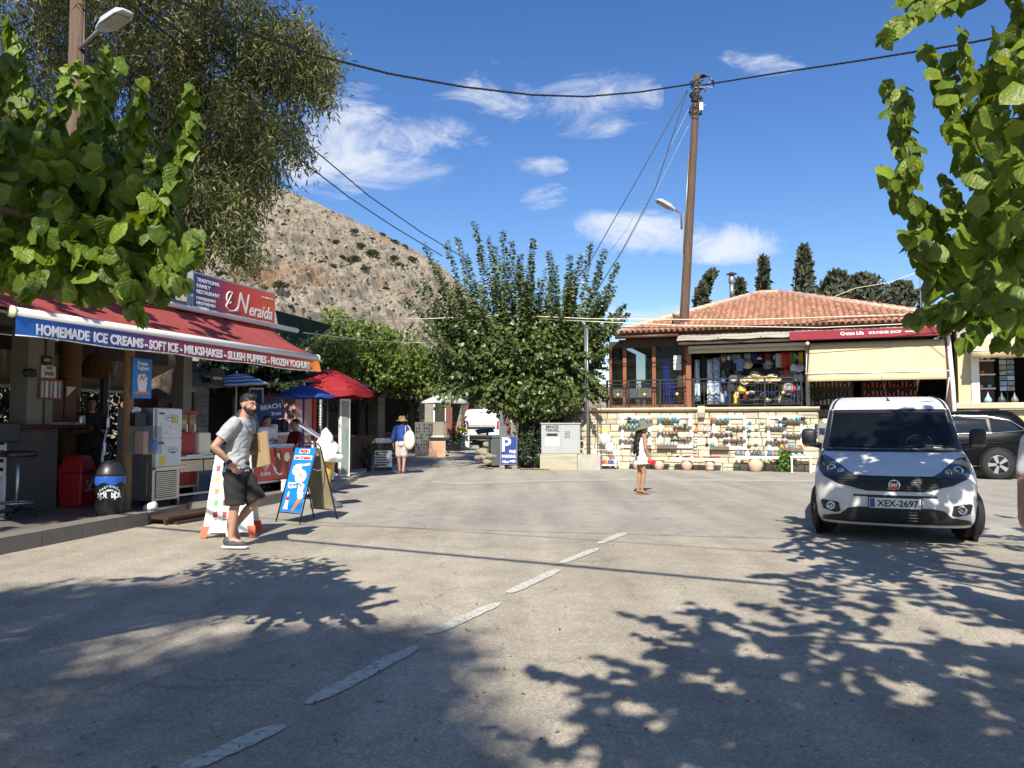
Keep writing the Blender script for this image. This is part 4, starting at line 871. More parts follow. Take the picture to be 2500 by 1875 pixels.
# blue FRESH board: two leaves on a black tube frame
g0=Vector((-3.05,11.55,0));AM=frame(g0,(.86,.30,0));AM=Matrix.Translation(g0)@Matrix.Rotation(R(-34),4,'Z')
ab1=thing('sandwich_board','narrow blue ice cream sandwich board with black legs','sign',M=AM)
mat('board_back',(.30,.25,.15),.85,.25,3,.2,20)
def leaf_pt(s,x,t,off=0.):  # front leaf leans: s=-1 front (towards camera), +1 back
 y=s*(.34*(1-t)+.02);return Vector((x,y+s*off,t*1.14))
def leafbox(s,x0,x1,t0,t1,th):
 b=MB();vs=[]
 for o_ in(0,th):
  for(x,t_)in((x0,t0),(x1,t0),(x1,t1),(x0,t1)):vs.append(leaf_pt(s,x,t_,o_))
 return b.add(vs,[(0,1,2,3),(7,6,5,4),(0,4,5,1),(1,5,6,2),(2,6,7,3),(3,7,4,0)])
for s in(-1,1):
 b=MB()
 for x in(-.23,.23):b.tube([leaf_pt(s,x*1.12,0),leaf_pt(s,x,.95),leaf_pt(s,x*.8,1.0)],.011,6)
 b.tube([leaf_pt(s,-.19,1.0),leaf_pt(s,.19,1.0)],.011,6);b.tube([leaf_pt(s,-.24,.12),leaf_pt(s,.24,.12)],.008,6);b.build('frame',W('black'),ab1,True)
 leafbox(s,-.225,.225,.13,.94,.006).build('panel',W('blue_print' if s<0 else 'board_back'),ab1)
MB().tube([leaf_pt(-1,.23,.68),(.23,0,.74),leaf_pt(1,.23,.68)],.008,5).build('stay',W('steel'),ab1)
lu=(leaf_pt(-1,0,1)-leaf_pt(-1,0,0)).normalized()
def bt(s,size,x,t_,m,w=None,rot=0.,bold=.003):
 ux=Vector((math.cos(rot),0,0))+lu*math.sin(rot);return txt(s,size,ab1,leaf_pt(-1,x,t_,.012),ux,lu*math.cos(rot)-Vector((math.sin(rot),0,0)),W(m),bold,width=w)
leafbox(-1,-.11,.11,.87,.925,.008).build('label_patch',W('white_print'),ab1);leafbox(-1,-.19,.19,.79,.845,.008).build('label_patch',W('white_print'),ab1)
bt('FRESH',.07,0,.878,'red_print',.19);bt('Ice Creams',.065,0,.80,'red_print',.34);bt('Home-made',.06,.08,.715,'white_print',.22,.12);bt('Frozen',.055,-.09,.475,'white_print',.17,.1);bt('Yoghurt',.055,-.08,.43,'white_print',.19,.1)
def disc(cx,t_,rx,rz,m,off=.013,name='printed_scoop'):
 b=MB();c=[leaf_pt(-1,cx+rx*math.cos(a),t_+rz*math.sin(a),off)for a in np.arange(0,6.28,.33)];b.add(c,[tuple(range(len(c)))]);return b.build(name,W(m),ab1)
disc(-.06,.66,.10,.075,'white_print');disc(.05,.58,.12,.085,'white_print',.0135);disc(-.05,.665,.07,.05,'cream',.0142);disc(.05,.59,.085,.06,'cream',.0145);disc(.03,.60,.03,.02,'terracotta',.015);disc(.08,.57,.03,.02,'terracotta',.0155);disc(-.06,.67,.025,.02,'terracotta',.0152)
b=MB();b.add([leaf_pt(-1,x,t_,.013)for x,t_ in((.06,.36),(.15,.36),(.18,.45),(.05,.45))],[(0,1,2,3)]);b.build('printed_cup',W('white_print'),ab1);disc(.115,.46,.065,.035,'cream');disc(.10,.47,.02,.015,'brown_print',.014)
b=MB();b.add([leaf_pt(-1,x,t_,.013)for x,t_ in((.02,.15),(.07,.15),(.19,.30),(.12,.33))],[(0,1,2,3)]);b.build('printed_cone',W('orange_print'),ab1);disc(.14,.335,.06,.035,'white_print',.0135);disc(.16,.37,.035,.025,'white_print',.0137)
b=MB();b.add([leaf_pt(-1,x,t_,.013)for x,t_ in((-.17,.16),(-.06,.16),(-.08,.24),(-.10,.33),(-.14,.33),(-.15,.24))],[tuple(range(6))]);b.build('printed_sundae',W('white_print'),ab1);disc(-.12,.30,.035,.03,'red_print',.014);disc(-.12,.35,.02,.035,'white_print',.0145)
# white A-board behind the man
g1=Vector((-3.62,10.05,0));ab2=thing('menu_board','white plastic menu board with drink pictures and orange feet behind the man','sign',M=Matrix.Translation(g1)@Matrix.Rotation(R(10),4,'Z'))
for s in(-1,1):
 b=MB();f=lambda x,t_,o_=0:(x,s*(.26*(1-t_)+.012)+s*o_,t_*1.02)
 ol=[(-.31,.04),(-.20,.06),(.20,.06),(.31,.04),(.22,1.0),(-.22,1.0)]
 b.add([f(x,t_)for x,t_ in ol]+[f(x,t_,.022)for x,t_ in ol],[tuple(range(6)),tuple(range(11,5,-1))]+[(i,i+6,(i+1)%6+6,(i+1)%6)for i in range(6)]);b.build('panel',W('white_paint'),ab2)
 for x in(-.27,.27):MB().add([f(x-.05,.14,.024),f(x+.05,.14,.024),f(x+.035+.03*np.sign(x),0,.024),f(x-.035+.03*np.sign(x),0,.024),f(x-.05,.14,-.004),f(x+.05,.14,-.004),f(x+.035+.03*np.sign(x),0,-.004),f(x-.035+.03*np.sign(x),0,-.004)],[(0,1,2,3),(7,6,5,4),(0,4,5,1),(1,5,6,2),(2,6,7,3),(3,7,4,0)]).build('foot',mat('orange_foot',(.70,.10,.04),.45),ab2)
f=lambda x,t_,o_=0:Vector((x,-1*(.26*(1-t_)+.012)-o_,t_*1.02));pu=(f(0,1)-f(0,0)).normalized()
for r_i,t_ in enumerate((.80,.66,.52,.38,.24)):
 for c_i in range(4):
  x=-.17+.095*c_i*(1+.25*(1-t_));m_=['red_print','orange_print','green_print','yellow_print','brown_print','red_print','orange_print'][(r_i*3+c_i*2)%7]
  MB().add([f(x-.022,t_,.025),f(x+.022,t_,.025),f(x+.028,t_+.07,.025),f(x-.028,t_+.07,.025)],[(0,1,2,3)]).build('printed_drink',W(m_),ab2);MB().add([f(x+.008,t_+.07,.0255),f(x+.016,t_+.07,.0255),f(x+.026,t_+.10,.0255),f(x+.018,t_+.10,.0255)],[(0,1,2,3)]).build('printed_straw',W('green_print'),ab2)
  txt('3.50',.02,ab2,f(x,t_-.03,.0255),(1,0,0),pu,W('black_print'))
  # giant ice cream figure
gi=thing('ice_cream_figure','giant white soft ice cream cone figure behind the blue sandwich board','figure',loc=at(796,1238))
gi.scale=(.88,.88,.98)
mat('waffle',(.62,.36,.10),.6,.25,8,.3,20);mat('swirl_white',(.82,.82,.80),.4,.04)
MB().lathe([(.30,0),(.32,.02),(.31,.06),(.20,.10),(.12,.22),(.10,.26)],24).build('base',W('galv'),gi,True)
MB().lathe([(.055,.24),(.075,.40),(.11,.55),(.155,.72),(.17,.80),(.185,.82),(.185,.88)],24).build('cone',W('waffle'),gi,True)
b=MB();nu_,nv_=44,40;vs=[]
for j in range(nv_):
 t_=j/(nv_-1);zc=.82+.58*t_;base_r=.30*(1-t_)**.72*(1-.18*math.exp(-((t_-.0)/.05)**2))+.003
 for i in range(nu_):
  a=2*math.pi*i/nu_;r__=base_r*(1+.09*math.cos(4*a-7.5*t_*2)+.10*math.sin(2*math.pi*(3.1*t_)-a));vs.append((r__*math.cos(a)-.02*t_,r__*math.sin(a),zc-.03*math.cos(2*math.pi*3.1*t_-a)*(1-t_)))
b.grid(vs,nu_,nv_,wrap=True);b.build('swirl',W('swirl_white'),gi,True)
# grey menu lectern by the figure
le=thing('menu_lectern','grey metal menu lectern beside the ice cream figure','stand',loc=at(762,1215))
MB().tube([(0,0,0),(0,0,1.22)],.035,10).build('post',W('grey_metal'),le,True);MB().lathe([(.2,0),(.2,.02)],18).build('foot',W('grey_metal'),le);MB().cbox((0,0,0),(.62,.42,.03),M=Matrix.Translation((.0,0,1.27))@Matrix.Rotation(R(33),4,'Y')).build('tray',W('grey_metal'),le,bevel=.006)
# ticket stand with banners
tk=thing('ticket_stand','ticket stand wrapped in printed boat trip banners','stand',loc=at(752,1180,.1));tk.rotation_euler=(0,0,R(36))
MB().box(-.72,.62,0,.5,0,.78).build('counter',W('grey_wall'),tk);MB().box(-.74,.64,-.02,.52,.78,.82).build('counter_top',W('white_paint'),tk)
MB().box(-.72,.0,-.012,0,.02,.66).build('left_banner',mat('photo_print',(.34,.20,.13),.5,.5,7,col2=(.60,.50,.42)),tk);MB().box(.0,.62,-.014,0,.06,.62).build('right_banner',W('white_print'),tk)
MB().box(-.74,.64,-.02,0,.64,.86).build('head_banner',mat('violet_print',(.06,.05,.22),.5),tk)
kt=lambda s,sz,x,z,m_,w:txt(s,sz,tk,(x,-.024,z),(1,0,0),(0,0,1),W(m_),.003,width=w)
kt('BOATS HERE',.12,-.42,.70,'yellow_tag',.46);kt('TICKETS',.17,.20,.69,'white_print',.48);kt('BOATS',.13,-.35,.55,'white_print',.42);kt('HERE FOR BOAT',.09,.3,.56,'red_print',.52)
MB().box(.0,.62,-.02,-.014,.36,.52).build('navy_band',W('navy_print'),tk);kt('FOR 2-4',.12,.28,.40,'white_print',.44);kt('KATAMARAN',.085,.3,.26,'red_print',.5);kt('ENJOY',.08,.36,.14,'black_print',.3)
MB().box(-.6,-.12,-.018,-.012,.26,.46).build('boat_photo',W('pale_blue'),tk);MB().box(-.66,-.05,-.018,-.012,.53,.64).build('red_band',W('red_print'),tk)
wb=thing('white_box','low white box on the kerb below the ticket banners','box',loc=at(722,1205,.1));wb.rotation_euler=(0,0,R(20));MB().box(-.28,.28,-.2,.2,.0,.26).build('carton',W('white_paint'),wb,bevel=.01);MB().box(-.29,.29,-.21,.21,.26,.28).build('carton_lid',W('white_paint'),wb)
# parasols
def parasol(name,label,c,h,r,drop,m,n=8,valance=.1,pole='white_paint',stripes=None,tilt=(0,0),ground=0.):
 o=thing(name,label,'parasol',loc=(c[0],c[1],ground));h-=ground
 TM=Matrix.Translation((0,0,h))@Matrix.Rotation(tilt[0],4,'X')@Matrix.Rotation(tilt[1],4,'Y')
 b=MB();rings=9;vs=[(0,0,0)];seg=n*6;fs=[];mi=[]
 for k in range(1,rings+1):
  t_=k/rings
  for i in range(seg):
   a=2*math.pi*i/seg;ph=(i%6)/6;sag=1-.055*math.sin(math.pi*ph)*t_;rr_=r*t_*sag
   vs.append((rr_*math.cos(a),rr_*math.sin(a),-drop*t_**1.45-.05*r*math.sin(math.pi*ph)*t_*.35))
 b.v=[tuple(TM@Vector(v))for v in vs]
 for i in range(seg):b.f.append((0,1+i,1+(i+1)%seg));b.m.append(0)
 for k in range(rings-1):
  for i in range(seg):
   a0=1+k*seg;b.f.append((a0+i,a0+seg+i,a0+seg+(i+1)%seg,a0+(i+1)%seg));b.m.append((k%2)if stripes else 0)
 can=b.build('canopy',[m,stripes or m],o,True,solid=.004)
 if valance:
  b=MB();vs=[]
  for i in range(seg):
   a=2*math.pi*i/seg;ph=(i%6)/6;rr_=r*(1-.055*math.sin(math.pi*ph));z=-drop-.05*r*math.sin(math.pi*ph)*.35
   vs+=[TM@Vector((rr_*math.cos(a),rr_*math.sin(a),z)),TM@Vector((rr_*1.01*math.cos(a),rr_*1.01*math.sin(a),z-valance*(.75+.25*math.sin(math.pi*ph))))]
  b.add(vs,[(2*i,2*((i+1)%seg),2*((i+1)%seg)+1,2*i+1)for i in range(seg)]);b.build('valance',m,can,True)
 for k in range(n):
  a=2*math.pi*k/n;MB().tube([TM@Vector((0,0,-.06)),TM@Vector((r*.96*math.cos(a),r*.96*math.sin(a),-drop*.98-.02))],.008,4).build('rib',W('steel'),o)
 MB().tube([(0,0,0),(0,0,h-.02)],.02,8).build('pole',W(pole)if isinstance(pole,str)else pole,o,True);MB().lathe([(0,.06),(.02,.05),(.03,.0),(.02,-.04)],8,(0,0,h)).build('finial',W('white_paint'),o)
 MB().lathe([(.24,0),(.24,.06),(.05,.08),(.04,.2)],16).build('base',W('concrete'),o)
 return o
mat('blue_fabric',(.025,.08,.36),.7,.1,3,transl=.2);mat('stripe_blue',(.03,.22,.55),.7,.05,transl=.2);mat('stripe_white',(.66,.70,.74),.7,.05,transl=.2);mat('red_canvas',(.33,.014,.02),.7,.1,3,transl=.2);mat('white_canvas',(.62,.62,.62),.8,.06,transl=.2)
p=P(577,932,18.4);parasol('striped_parasol','blue and white striped parasol above the walking man',(p.x,p.y),2.66,.74,.30,W('stripe_blue'),8,.0,stripes=W('stripe_white'),ground=.16,tilt=(R(3),R(-4)))
p=P(742,950,15.8);parasol('blue_parasol','plain blue parasol with scalloped edge over the ticket stand',(p.x,p.y),2.24,.62,.22,W('blue_fabric'),8,.05,pole=mat('blue_pole',(.02,.05,.25),.4),ground=.1)
mat('pink_wall',(.50,.30,.30),.8,.12,3)
# red parasol and pink booth further along
p=P(775,1075,20.5);rpz=thing('ticket_booth','pink walled booth with dark counter under the red canopy','booth',loc=(p.x,p.y,.1),rz=R(62))
MB().box(-.9,-.8,0,2.2,0,2.4).build('side_wall',W('pink_wall'),rpz);MB().box(-.9,1.4,2.1,2.2,0,2.4).build('back_wall',W('pink_wall'),rpz);MB().box(-.9,-.2,-.06,.0,0,2.35).build('front_wall',W('pink_wall'),rpz)
MB().box(-.28,-.16,-.1,.02,0,2.4).build('red_post',W('red_print'),rpz);MB().box(.0,1.4,.0,.5,0,1.0).build('counter',W('dark_void'),rpz);MB().box(-.1,1.45,-.05,.55,1.0,1.05).build('counter_top',W('grey_wall'),rpz)
MB().box(-1.1,1.6,-.5,2.4,2.4,2.46).build('roof',W('grey_wall'),rpz)
p=P(800,950,20.5);rp_=parasol('red_canopy','large red canopy with drooping edge over the pink booth',(p.x,p.y),2.92,1.22,.62,W('red_canvas'),8,.14,pole='grey_metal',ground=.1)
cp=thing('coin_telescope','slim silver spiral pole standing before the pink booth','pole',loc=P(782,1060,17.5)-Vector((0,0,P(782,1060,17.5).z)));b=MB();[b.lathe([(.03,.3+.06*k),(.045,.33+.06*k),(.03,.36+.06*k)],10,caps=False)for k in range(26)];b.build('coil',W('steel'),cp,True);MB().lathe([(.03,0),(.03,2.0)],10).build('post',W('grey_metal'),cp)
ic2=thing('ice_cream_sign','teal ice cream price board standing on the pavement by the booth','sign',loc=P(846,1120,22.5)-Vector((0,0,P(846,1120,22.5).z-.1)),rz=R(30));ic2.scale=(.58,.7,.72);MB().box(-.28,.28,0,.04,.05,.92).build('panel',W('teal'),ic2);MB().add([(-.1,-.004,.45),(.1,-.004,.45),(0,-.004,.15)],[(0,1,2)]).build('printed_cone',W('terracotta'),ic2);b=MB();b.ell((0,-.003,.52),(.12,.003,.12),12,8);b.build('printed_scoop',W('cream'),ic2);[MB().box(x-.02,x+.02,.0,.3,0,.05).build('foot',W('black'),ic2)for x in(-.22,.22)]
gp=thing('glass_poster_column','tall teal poster column at the right end of the pink booth','column',loc=P(842,1090,20.0)-Vector((0,0,P(842,1090,20.0).z)),rz=R(35));MB().box(-.14,.14,0,.1,.1,2.1).build('frame',W('white_paint'),gp);MB().box(-.10,.10,-.01,0,.16,2.05).build('poster',mat('teal_art',(.12,.25,.25),.3,.6,6,col2=(.35,.30,.24)),gp)
# shelf with cups on the ticket counter (a white counter with small tubs)
wcn=thing('white_counter','white drinks counter with small tubs behind the ticket stand','counter',loc=P(690,1060,16.6)-Vector((0,0,P(690,1060,16.6).z-.1)),rz=R(62));MB().box(-1.1,.9,0,.4,1.1,1.16).build('counter_top',W('white_paint'),wcn);MB().box(-1.0,.8,.1,.38,0,1.1).build('counter_front',W('pink_wall'),wcn)
for i,(x,m_,r__,h_)in enumerate([(-.8,'black',.05,.26),(-.6,'cream',.05,.30),(-.4,'red_plastic',.045,.28),(-.1,'white_paint',.10,.18),(.2,'black',.05,.3),(.45,'white_paint',.08,.2),(.65,'white_paint',.07,.2)]):
 jar('bottle' if h_>.22 else 'tub',['black bottle at the far end','cream bottle beside the black one','red sauce bottle','wide white tub','black thermos','white tub beside the thermos','white tub at the near end'][i]+' on the white drinks counter',0,0,0,r__,h_,m_,'bottle' if h_>.22 else 'tub','tubs and bottles on the white counter').matrix_world=wcn.matrix_world@Matrix.Translation((x,.18,1.16))if False else Matrix.Translation(wcn.location)@Matrix.Rotation(R(62),4,'Z')@Matrix.Translation((x,.18,1.16))
bs_=thing('beach_sign','tilted navy beach sign hanging behind the walking man','sign',loc=P(660,1000,15.4),rz=R(20));MB().box(-.36,.34,0,.03,-.28,.2).build('board',W('navy_print'),bs_);bs_.rotation_euler=(0,R(-9),R(20));bs_.scale=(.74,1,.74);txt('BEACH',.17,bs_,(.02,-.004,.02),(1,0,0),(0,0,1),W('white_print'),.004,width=.52);txt('Free',.14,bs_,(.14,-.004,-.17),(1,0,0),(0,0,1),W('white_print'),.003);MB().tube([(.0,.02,.2),(0,.05,1.2)],.006,4).build('cord',W('black'),bs_)
ts_=thing('parking_notice','small white parking notice behind the man in grey','sign',loc=P(625,985,15.6));MB().box(-.14,.14,0,.02,-.32,.32).build('board',W('white_paint'),ts_);MB().box(-.12,.12,-.004,0,-.2,.28).build('print',W('navy_print'),ts_);MB().box(-.02,.02,.02,.06,-1.5,-.3).build('post',W('grey_metal'),ts_)
# ================================================================== FAR STREET (beyond the booth)
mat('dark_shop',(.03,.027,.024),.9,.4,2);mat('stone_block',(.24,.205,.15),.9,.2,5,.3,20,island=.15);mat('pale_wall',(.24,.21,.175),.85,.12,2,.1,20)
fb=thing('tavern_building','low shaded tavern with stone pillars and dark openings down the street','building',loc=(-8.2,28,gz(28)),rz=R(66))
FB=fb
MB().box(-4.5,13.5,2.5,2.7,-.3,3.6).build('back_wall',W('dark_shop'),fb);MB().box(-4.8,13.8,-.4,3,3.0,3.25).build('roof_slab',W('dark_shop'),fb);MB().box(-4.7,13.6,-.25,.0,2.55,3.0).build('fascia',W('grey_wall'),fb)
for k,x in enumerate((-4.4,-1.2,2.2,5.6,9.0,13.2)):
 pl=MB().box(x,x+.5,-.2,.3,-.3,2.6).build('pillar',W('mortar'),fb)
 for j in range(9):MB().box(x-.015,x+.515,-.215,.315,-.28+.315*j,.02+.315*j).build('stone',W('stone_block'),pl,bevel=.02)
for(x,w,m_)in[(.2,.8,'cream'),(1.2,.7,'pale_wall')]:MB().box(x,x+w,-.3,-.28,2.0,2.6).build('hanging_banner',W(m_),fb)
mat('brick_red',(.17,.07,.05),.9,.25,6,.3,25)
fb2=thing('brick_house','low brick fronted house with white window frames behind the parked white van','house',loc=(-2.6,48,gz(48)),rz=R(4))
MB().box(-6,7,0,5,-.3,3.0).build('wall',W('pale_wall'),fb2);MB().box(-6.5,7.5,-.8,5.5,3.0,3.2).build('roof_slab',W('grey_wall'),fb2)
for x in(-4.4,-2.2,0.2,2.6,5):w_=MB().box(x,x+1.3,-.02,.02,.9,2.6).build('window',W('dark_shop'),fb2);MB().box(x-.08,x,-.06,.03,.85,2.65).box(x+1.3,x+1.38,-.06,.03,.85,2.65).box(x-.08,x+1.38,-.06,.03,2.6,2.7).box(x+.62,x+.68,-.05,.03,.9,2.6).build('frame',W('white_paint'),w_)
MB().box(-1.5,.1,-.1,-.02,-.3,2.7).build('brick_panel',W('brick_red'),fb2);MB().box(1.6,2.5,-.1,-.02,-.3,2.9).build('brick_panel',W('brick_red'),fb2)
# left pavement of the side street
b=MB();L0=[(-3.9,17.0),(-4.0,19.4),(-4.6,24.9),(-5.4,30),(-5.2,37)];vs=[]
for(x,y)in L0:vs+=[(-11,y,gz(y)+.10),(x,y,gz(y)+.10),(x+.02,y,gz(y)-.02)]
b.add(vs,[f for i in range(4)for f in((3*i,3*i+1,3*i+4,3*i+3),(3*i+1,3*i+2,3*i+5,3*i+4))]);struct(b.build('side_pavement',mat('tan_paving',(.36,.31,.25),.9,.2,2,.2,20)))
# market things along the side street
def on(u,v,d):q=P(u,v,d);return Vector((q.x,q.y,gz(d)))
pr=parasol('white_parasol','square white market parasol shading racks down the street',on(1085,1040,33),gz(33)+2.5,1.0,.34,W('white_canvas'),4,.06,pole='grey_metal',ground=gz(33))
rk=thing('postcard_rack','tall grey panel hung with small jewellery cards down the street','rack',loc=on(1035,1068,31),rz=R(8));MB().box(-.36,.36,0,.06,0,1.35).build('panel',mat('grey_board',(.12,.12,.12),.8,.1),rk);b=MB();[b.box(x,x+.05,-.02,0,z,z+.06)for x in np.arange(-.32,.3,.1)for z in np.arange(.3,1.25,.13)if random.random()<.6];b.build('cards',W('black'),rk)
bx=thing('brick_planter','red brick display stand with white bowls under the white parasol','stand',loc=on(1068,1064,30.5),rz=R(5));MB().box(-.32,.32,0,.5,0,.62).build('body',W('terracotta'),bx);MB().box(-.28,.28,.02,.45,.62,.74).build('tray',W('dark_void'),bx)
b=MB();[b.ell((random.uniform(-.22,.22),random.uniform(.05,.4),.78),(.09,.08,.05),8,5)for k in range(7)];b.build('goods',W('white_paint'),bx)
mn=thing('menu_stand','wooden lectern with open menu standing in the side street','stand',loc=on(936,1094,24.5),rz=R(12));MB().cbox((0,0,0),(.56,.36,.03),M=Matrix.Translation((0,0,.92))@Matrix.Rotation(R(28),4,'X')).build('tray',W('brown_wood'),mn);MB().cbox((0,0,0.02),(.5,.3,.01),M=Matrix.Translation((0,0,.92))@Matrix.Rotation(R(28),4,'X')).build('menu',mat('menu_art',(.6,.5,.45),.5,.4,9),mn);MB().box(-.04,.04,0,.06,.1,.92).build('post',W('brown_wood'),mn)
MB().box(-.27,.27,-.1,.2,0,.1).build('base',W('brown_wood'),mn);MB().box(-.27,.27,-.08,-.05,.1,.62).build('board',W('white_paint'),mn);[MB().box(-.22,random.uniform(.05,.22),-.085,-.08,.15+.08*k,.19+.08*k).build('text_line',W('brown_print'),mn)for k in range(6)]
st2=thing('slatted_stand','brown slatted menu stand behind the man in blue','stand',loc=on(960,1080,27),rz=R(10));[MB().box(-.28,.28,-.02+.02*k*.2,.02+.02*k*.2,.1+.15*k,.22+.15*k).build('slat',W('brown_wood'),st2)for k in range(7)];MB().box(-.3,-.26,0,.1,0,1.25).box(.26,.3,0,.1,0,1.25).build('leg',W('dark_wood'),st2)
dk=thing('dark_bar_counter','dark wooden bar counter beside the teal poster column','counter',loc=on(866,1078,23.5),rz=R(60));MB().box(-.8,.8,0,.6,0,1.05).build('front',W('dark_wood'),dk);MB().box(-.85,.85,-.05,.65,1.05,1.1).build('counter_top',W('dark_wood'),dk)
for i,(u,v,d,lab)in enumerate([(890,1078,24,'black pot of green leaves beside the dark bar counter'),(1115,1050,34,'low green potted bush by the white parasol')]):
 o=thing('potted_plant',lab,'plant',loc=on(u,v,d));MB().lathe([(.15,0),(.2,.32),(.21,.34)],14).build('pot',W('black_plastic'),o,True)
 n=260;ps=rng.normal(0,.16,(n,3))+[0,0,.52];link('foliage',leaves_mesh('foliage','small',ps,rng.normal(0,1,(n,3))+[0,0,.8],rng.normal(0,.5,(n,3))+[0,0,1],rng.uniform(.08,.16,n),mat('leaf_pot',(.045,.085,.02),.5,.2,5,island=.3)),o)
rd=thing('toy_stand','red and yellow toy stand at the shop front beside the parked van','stand',loc=on(1122,1050,36));MB().lathe([(.07,0),(.07,1.0),(.1,1.05),(.1,1.15),(0,1.2)],10,(-.25,0,0)).build('red_post',W('red_plastic'),rd,True);MB().box(-.1,.45,0,.3,0,.7).build('bin',W('white_paint'),rd);b=MB();[b.ell((random.uniform(-.05,.4),.1,.75+random.uniform(0,.15)),.09,8,6)for k in range(6)];b.build('toys',W('yellow_print'),rd)
# ================================================================== AT THE JUNCTION: parking sign, cabinet, lamp post, bin, rocks
pk=thing('parking_sign','navy FREE PARKING board propped on stones at the junction','sign',loc=at(1242,1147))
ps_=Matrix.Rotation(R(-6),4,'X');MB().box(-.27,.27,0,.03,.16,1.08).build('board',W('grey_metal'),pk);MB().box(-.255,.255,-.004,0,.175,1.065).build('face',W('navy_print'),pk)
txt('P',.62,pk,(-.09,-.007,.60),(1,0,0),(0,0,1),W('white_print'),.014);txt('FREE',.135,pk,(.125,-.007,.535),(1,0,0),(0,0,1),W('white_print'),.003,width=.21);txt('PARKING',.135,pk,(0,-.007,.385),(1,0,0),(0,0,1),W('white_print'),.004,width=.44);txt('10m',.125,pk,(-.11,-.007,.22),(1,0,0),(0,0,1),W('white_print'),.004,width=.2)
MB().box(.03,.14,-.007,-.005,.25,.30).add([(.14,-.007,.215),(.235,-.007,.275),(.14,-.007,.335)],[(0,1,2)]).build('arrow_mark',W('white_print'),pk);MB().box(-.30,-.12,-.2,.25,0,.14).box(.10,.28,-.2,.25,0,.14).build('foot',W('stone_block'),pk,bevel=.03)
ut=thing('utility_cabinet','pale grey two-door utility cabinet with travel notices on a concrete plinth','cabinet',loc=(at(1372,1147).x-.05,24.55,0),rz=R(-6))
mat('cab_grey',(.36,.375,.38),.5,.06,3);MB().box(-.62,.62,.05,.55,.50,1.46).build('body',W('cab_grey'),ut,bevel=.008);MB().box(-.65,.65,.02,.58,1.46,1.50).build('top',W('cab_grey'),ut)
for s in(-1,1):MB().box(-.60 if s<0 else .01,-.01 if s<0 else .60,.038,.05,.53,1.43).build('door',W('cab_grey'),ut,bevel=.004)
txt('MINOS',.13,ut,(-.27,.034,1.33),(1,0,0),(0,0,1),W('black_print'),.003,width=.4);txt('TRAVEL',.13,ut,(-.27,.034,1.22),(1,0,0),(0,0,1),W('black_print'),.003,width=.46);MB().box(-.45,-.1,.032,.036,1.08,1.16).build('notice',W('black_print'),ut);MB().box(-.48,-.05,.031,.037,.78,1.04).build('notice',W('white_print'),ut);[MB().box(-.44,random.uniform(-.2,-.1),.0295,.031,.82+.045*k,.835+.045*k).build('text_line',W('black_print'),ut)for k in range(4)]
b=MB();[b.box(.13+.045*i,.155+.045*i,.034,.038,1.02+.045*k,1.045+.045*k)for i in range(4)for k in range(5)];b.build('vent',W('black_print'),ut)
MB().box(-.66,.52,-.05,.62,0,.50).build('plinth',mat('plinth',(.40,.36,.27),.95,.2,3,.5,12,stretch=(.5,1,6)),ut,bevel=.015)
cb=thing('concrete_block','grey concrete block beside the cabinet at the foot of the steel pole','block',loc=(at(1432,1147).x,24.35,0),rz=R(-12));MB().box(-.33,.40,0,.7,0,.49).build('block',W('concrete'),cb,bevel=.02)
lpole=thing('steel_pole','thin galvanised steel pole rising from the concrete block','pole',loc=(P(1433,900,24.9).x,24.75,.49));MB().tube([(0,0,0),(0,0,2.4),(0,0,4.15)],[.040,.039,.038],12).tube([(-.07,.0,1.2),(-.07,0,4.1)],.015,6).build('tube',W('galv'),lpole,True);MB().box(-.02,.03,-.07,-.055,1.75,1.9).build('sticker',W('black_print'),lpole)
b=MB();[b.tube([(x,0,0),(x,0,1.6)],.008,4)for x in(.28,.40)];[b.tube([(.28,0,z),(.40,0,z)],.006,4)for z in np.arange(.1,1.6,.2)];rbz=tag(b.build('rebar_ladder',mat('rust',(.10,.05,.03),.9,.3,20)),'rusty rebar strip leaning on the wall beside the steel pole','rebar');rbz.location=(P(1433,900,24.9).x+.05,25.0,.49)
dial=thing('hose_reel','coiled white cable hanging between cabinet and pole','cable',loc=(P(1421,1090,24.6).x,24.6,.5));MB().tube([(.09*math.cos(a),0,.3+.14*math.sin(a))for a in np.arange(0,6.28,.4)],.012,6,closed=True).tube([(0,0,.16),(.03,0,.05),(-.05,0,0)],.01,5).build('coil',W('cream'),dial)
wb_=thing('wheelie_bin','dark grey wheelie bin behind the parking board','bin',loc=(at(1222,1120).x+.0,25.9,0),rz=R(14));mat('bin_grey',(.10,.115,.12),.5,.1)
MB().add([(-.24,-.26,.08),(.24,-.26,.08),(.24,.26,.08),(-.24,.26,.08),(-.31,-.36,1.0),(.31,-.36,1.0),(.31,.36,1.0),(-.31,.36,1.0)],[(3,2,1,0),(4,5,6,7),(0,1,5,4),(1,2,6,5),(2,3,7,6),(3,0,4,7)]).build('body',W('bin_grey'),wb_,bevel=.03);MB().box(-.33,.33,-.39,.38,1.0,1.07).build('lid',W('bin_grey'),wb_,bevel=.03);[MB().lathe([(.1,-.03),(.1,.03)],14,M=Matrix.Translation((x,.24,.1))@Matrix.Rotation(R(90),4,'Y')).build('wheel',W('rubber'),wb_)for x in(-.27,.27)]
inf=thing('info_lectern','black slanted information panel on a post in front of the parked van','sign',loc=(P(1190,1090,27).x,27,gz(27)),rz=R(20));MB().box(-.03,.03,-.03,.03,0,1.2).build('post',W('black'),inf);MB().cbox((0,0,0),(.62,.34,.03),M=Matrix.Translation((-.1,0,1.16))@Matrix.Rotation(R(22),4,'X')@Matrix.Rotation(R(-8),4,'Y')).build('panel',mat('gloss_black',(.02,.022,.026),.12,.1),inf,bevel=.005)
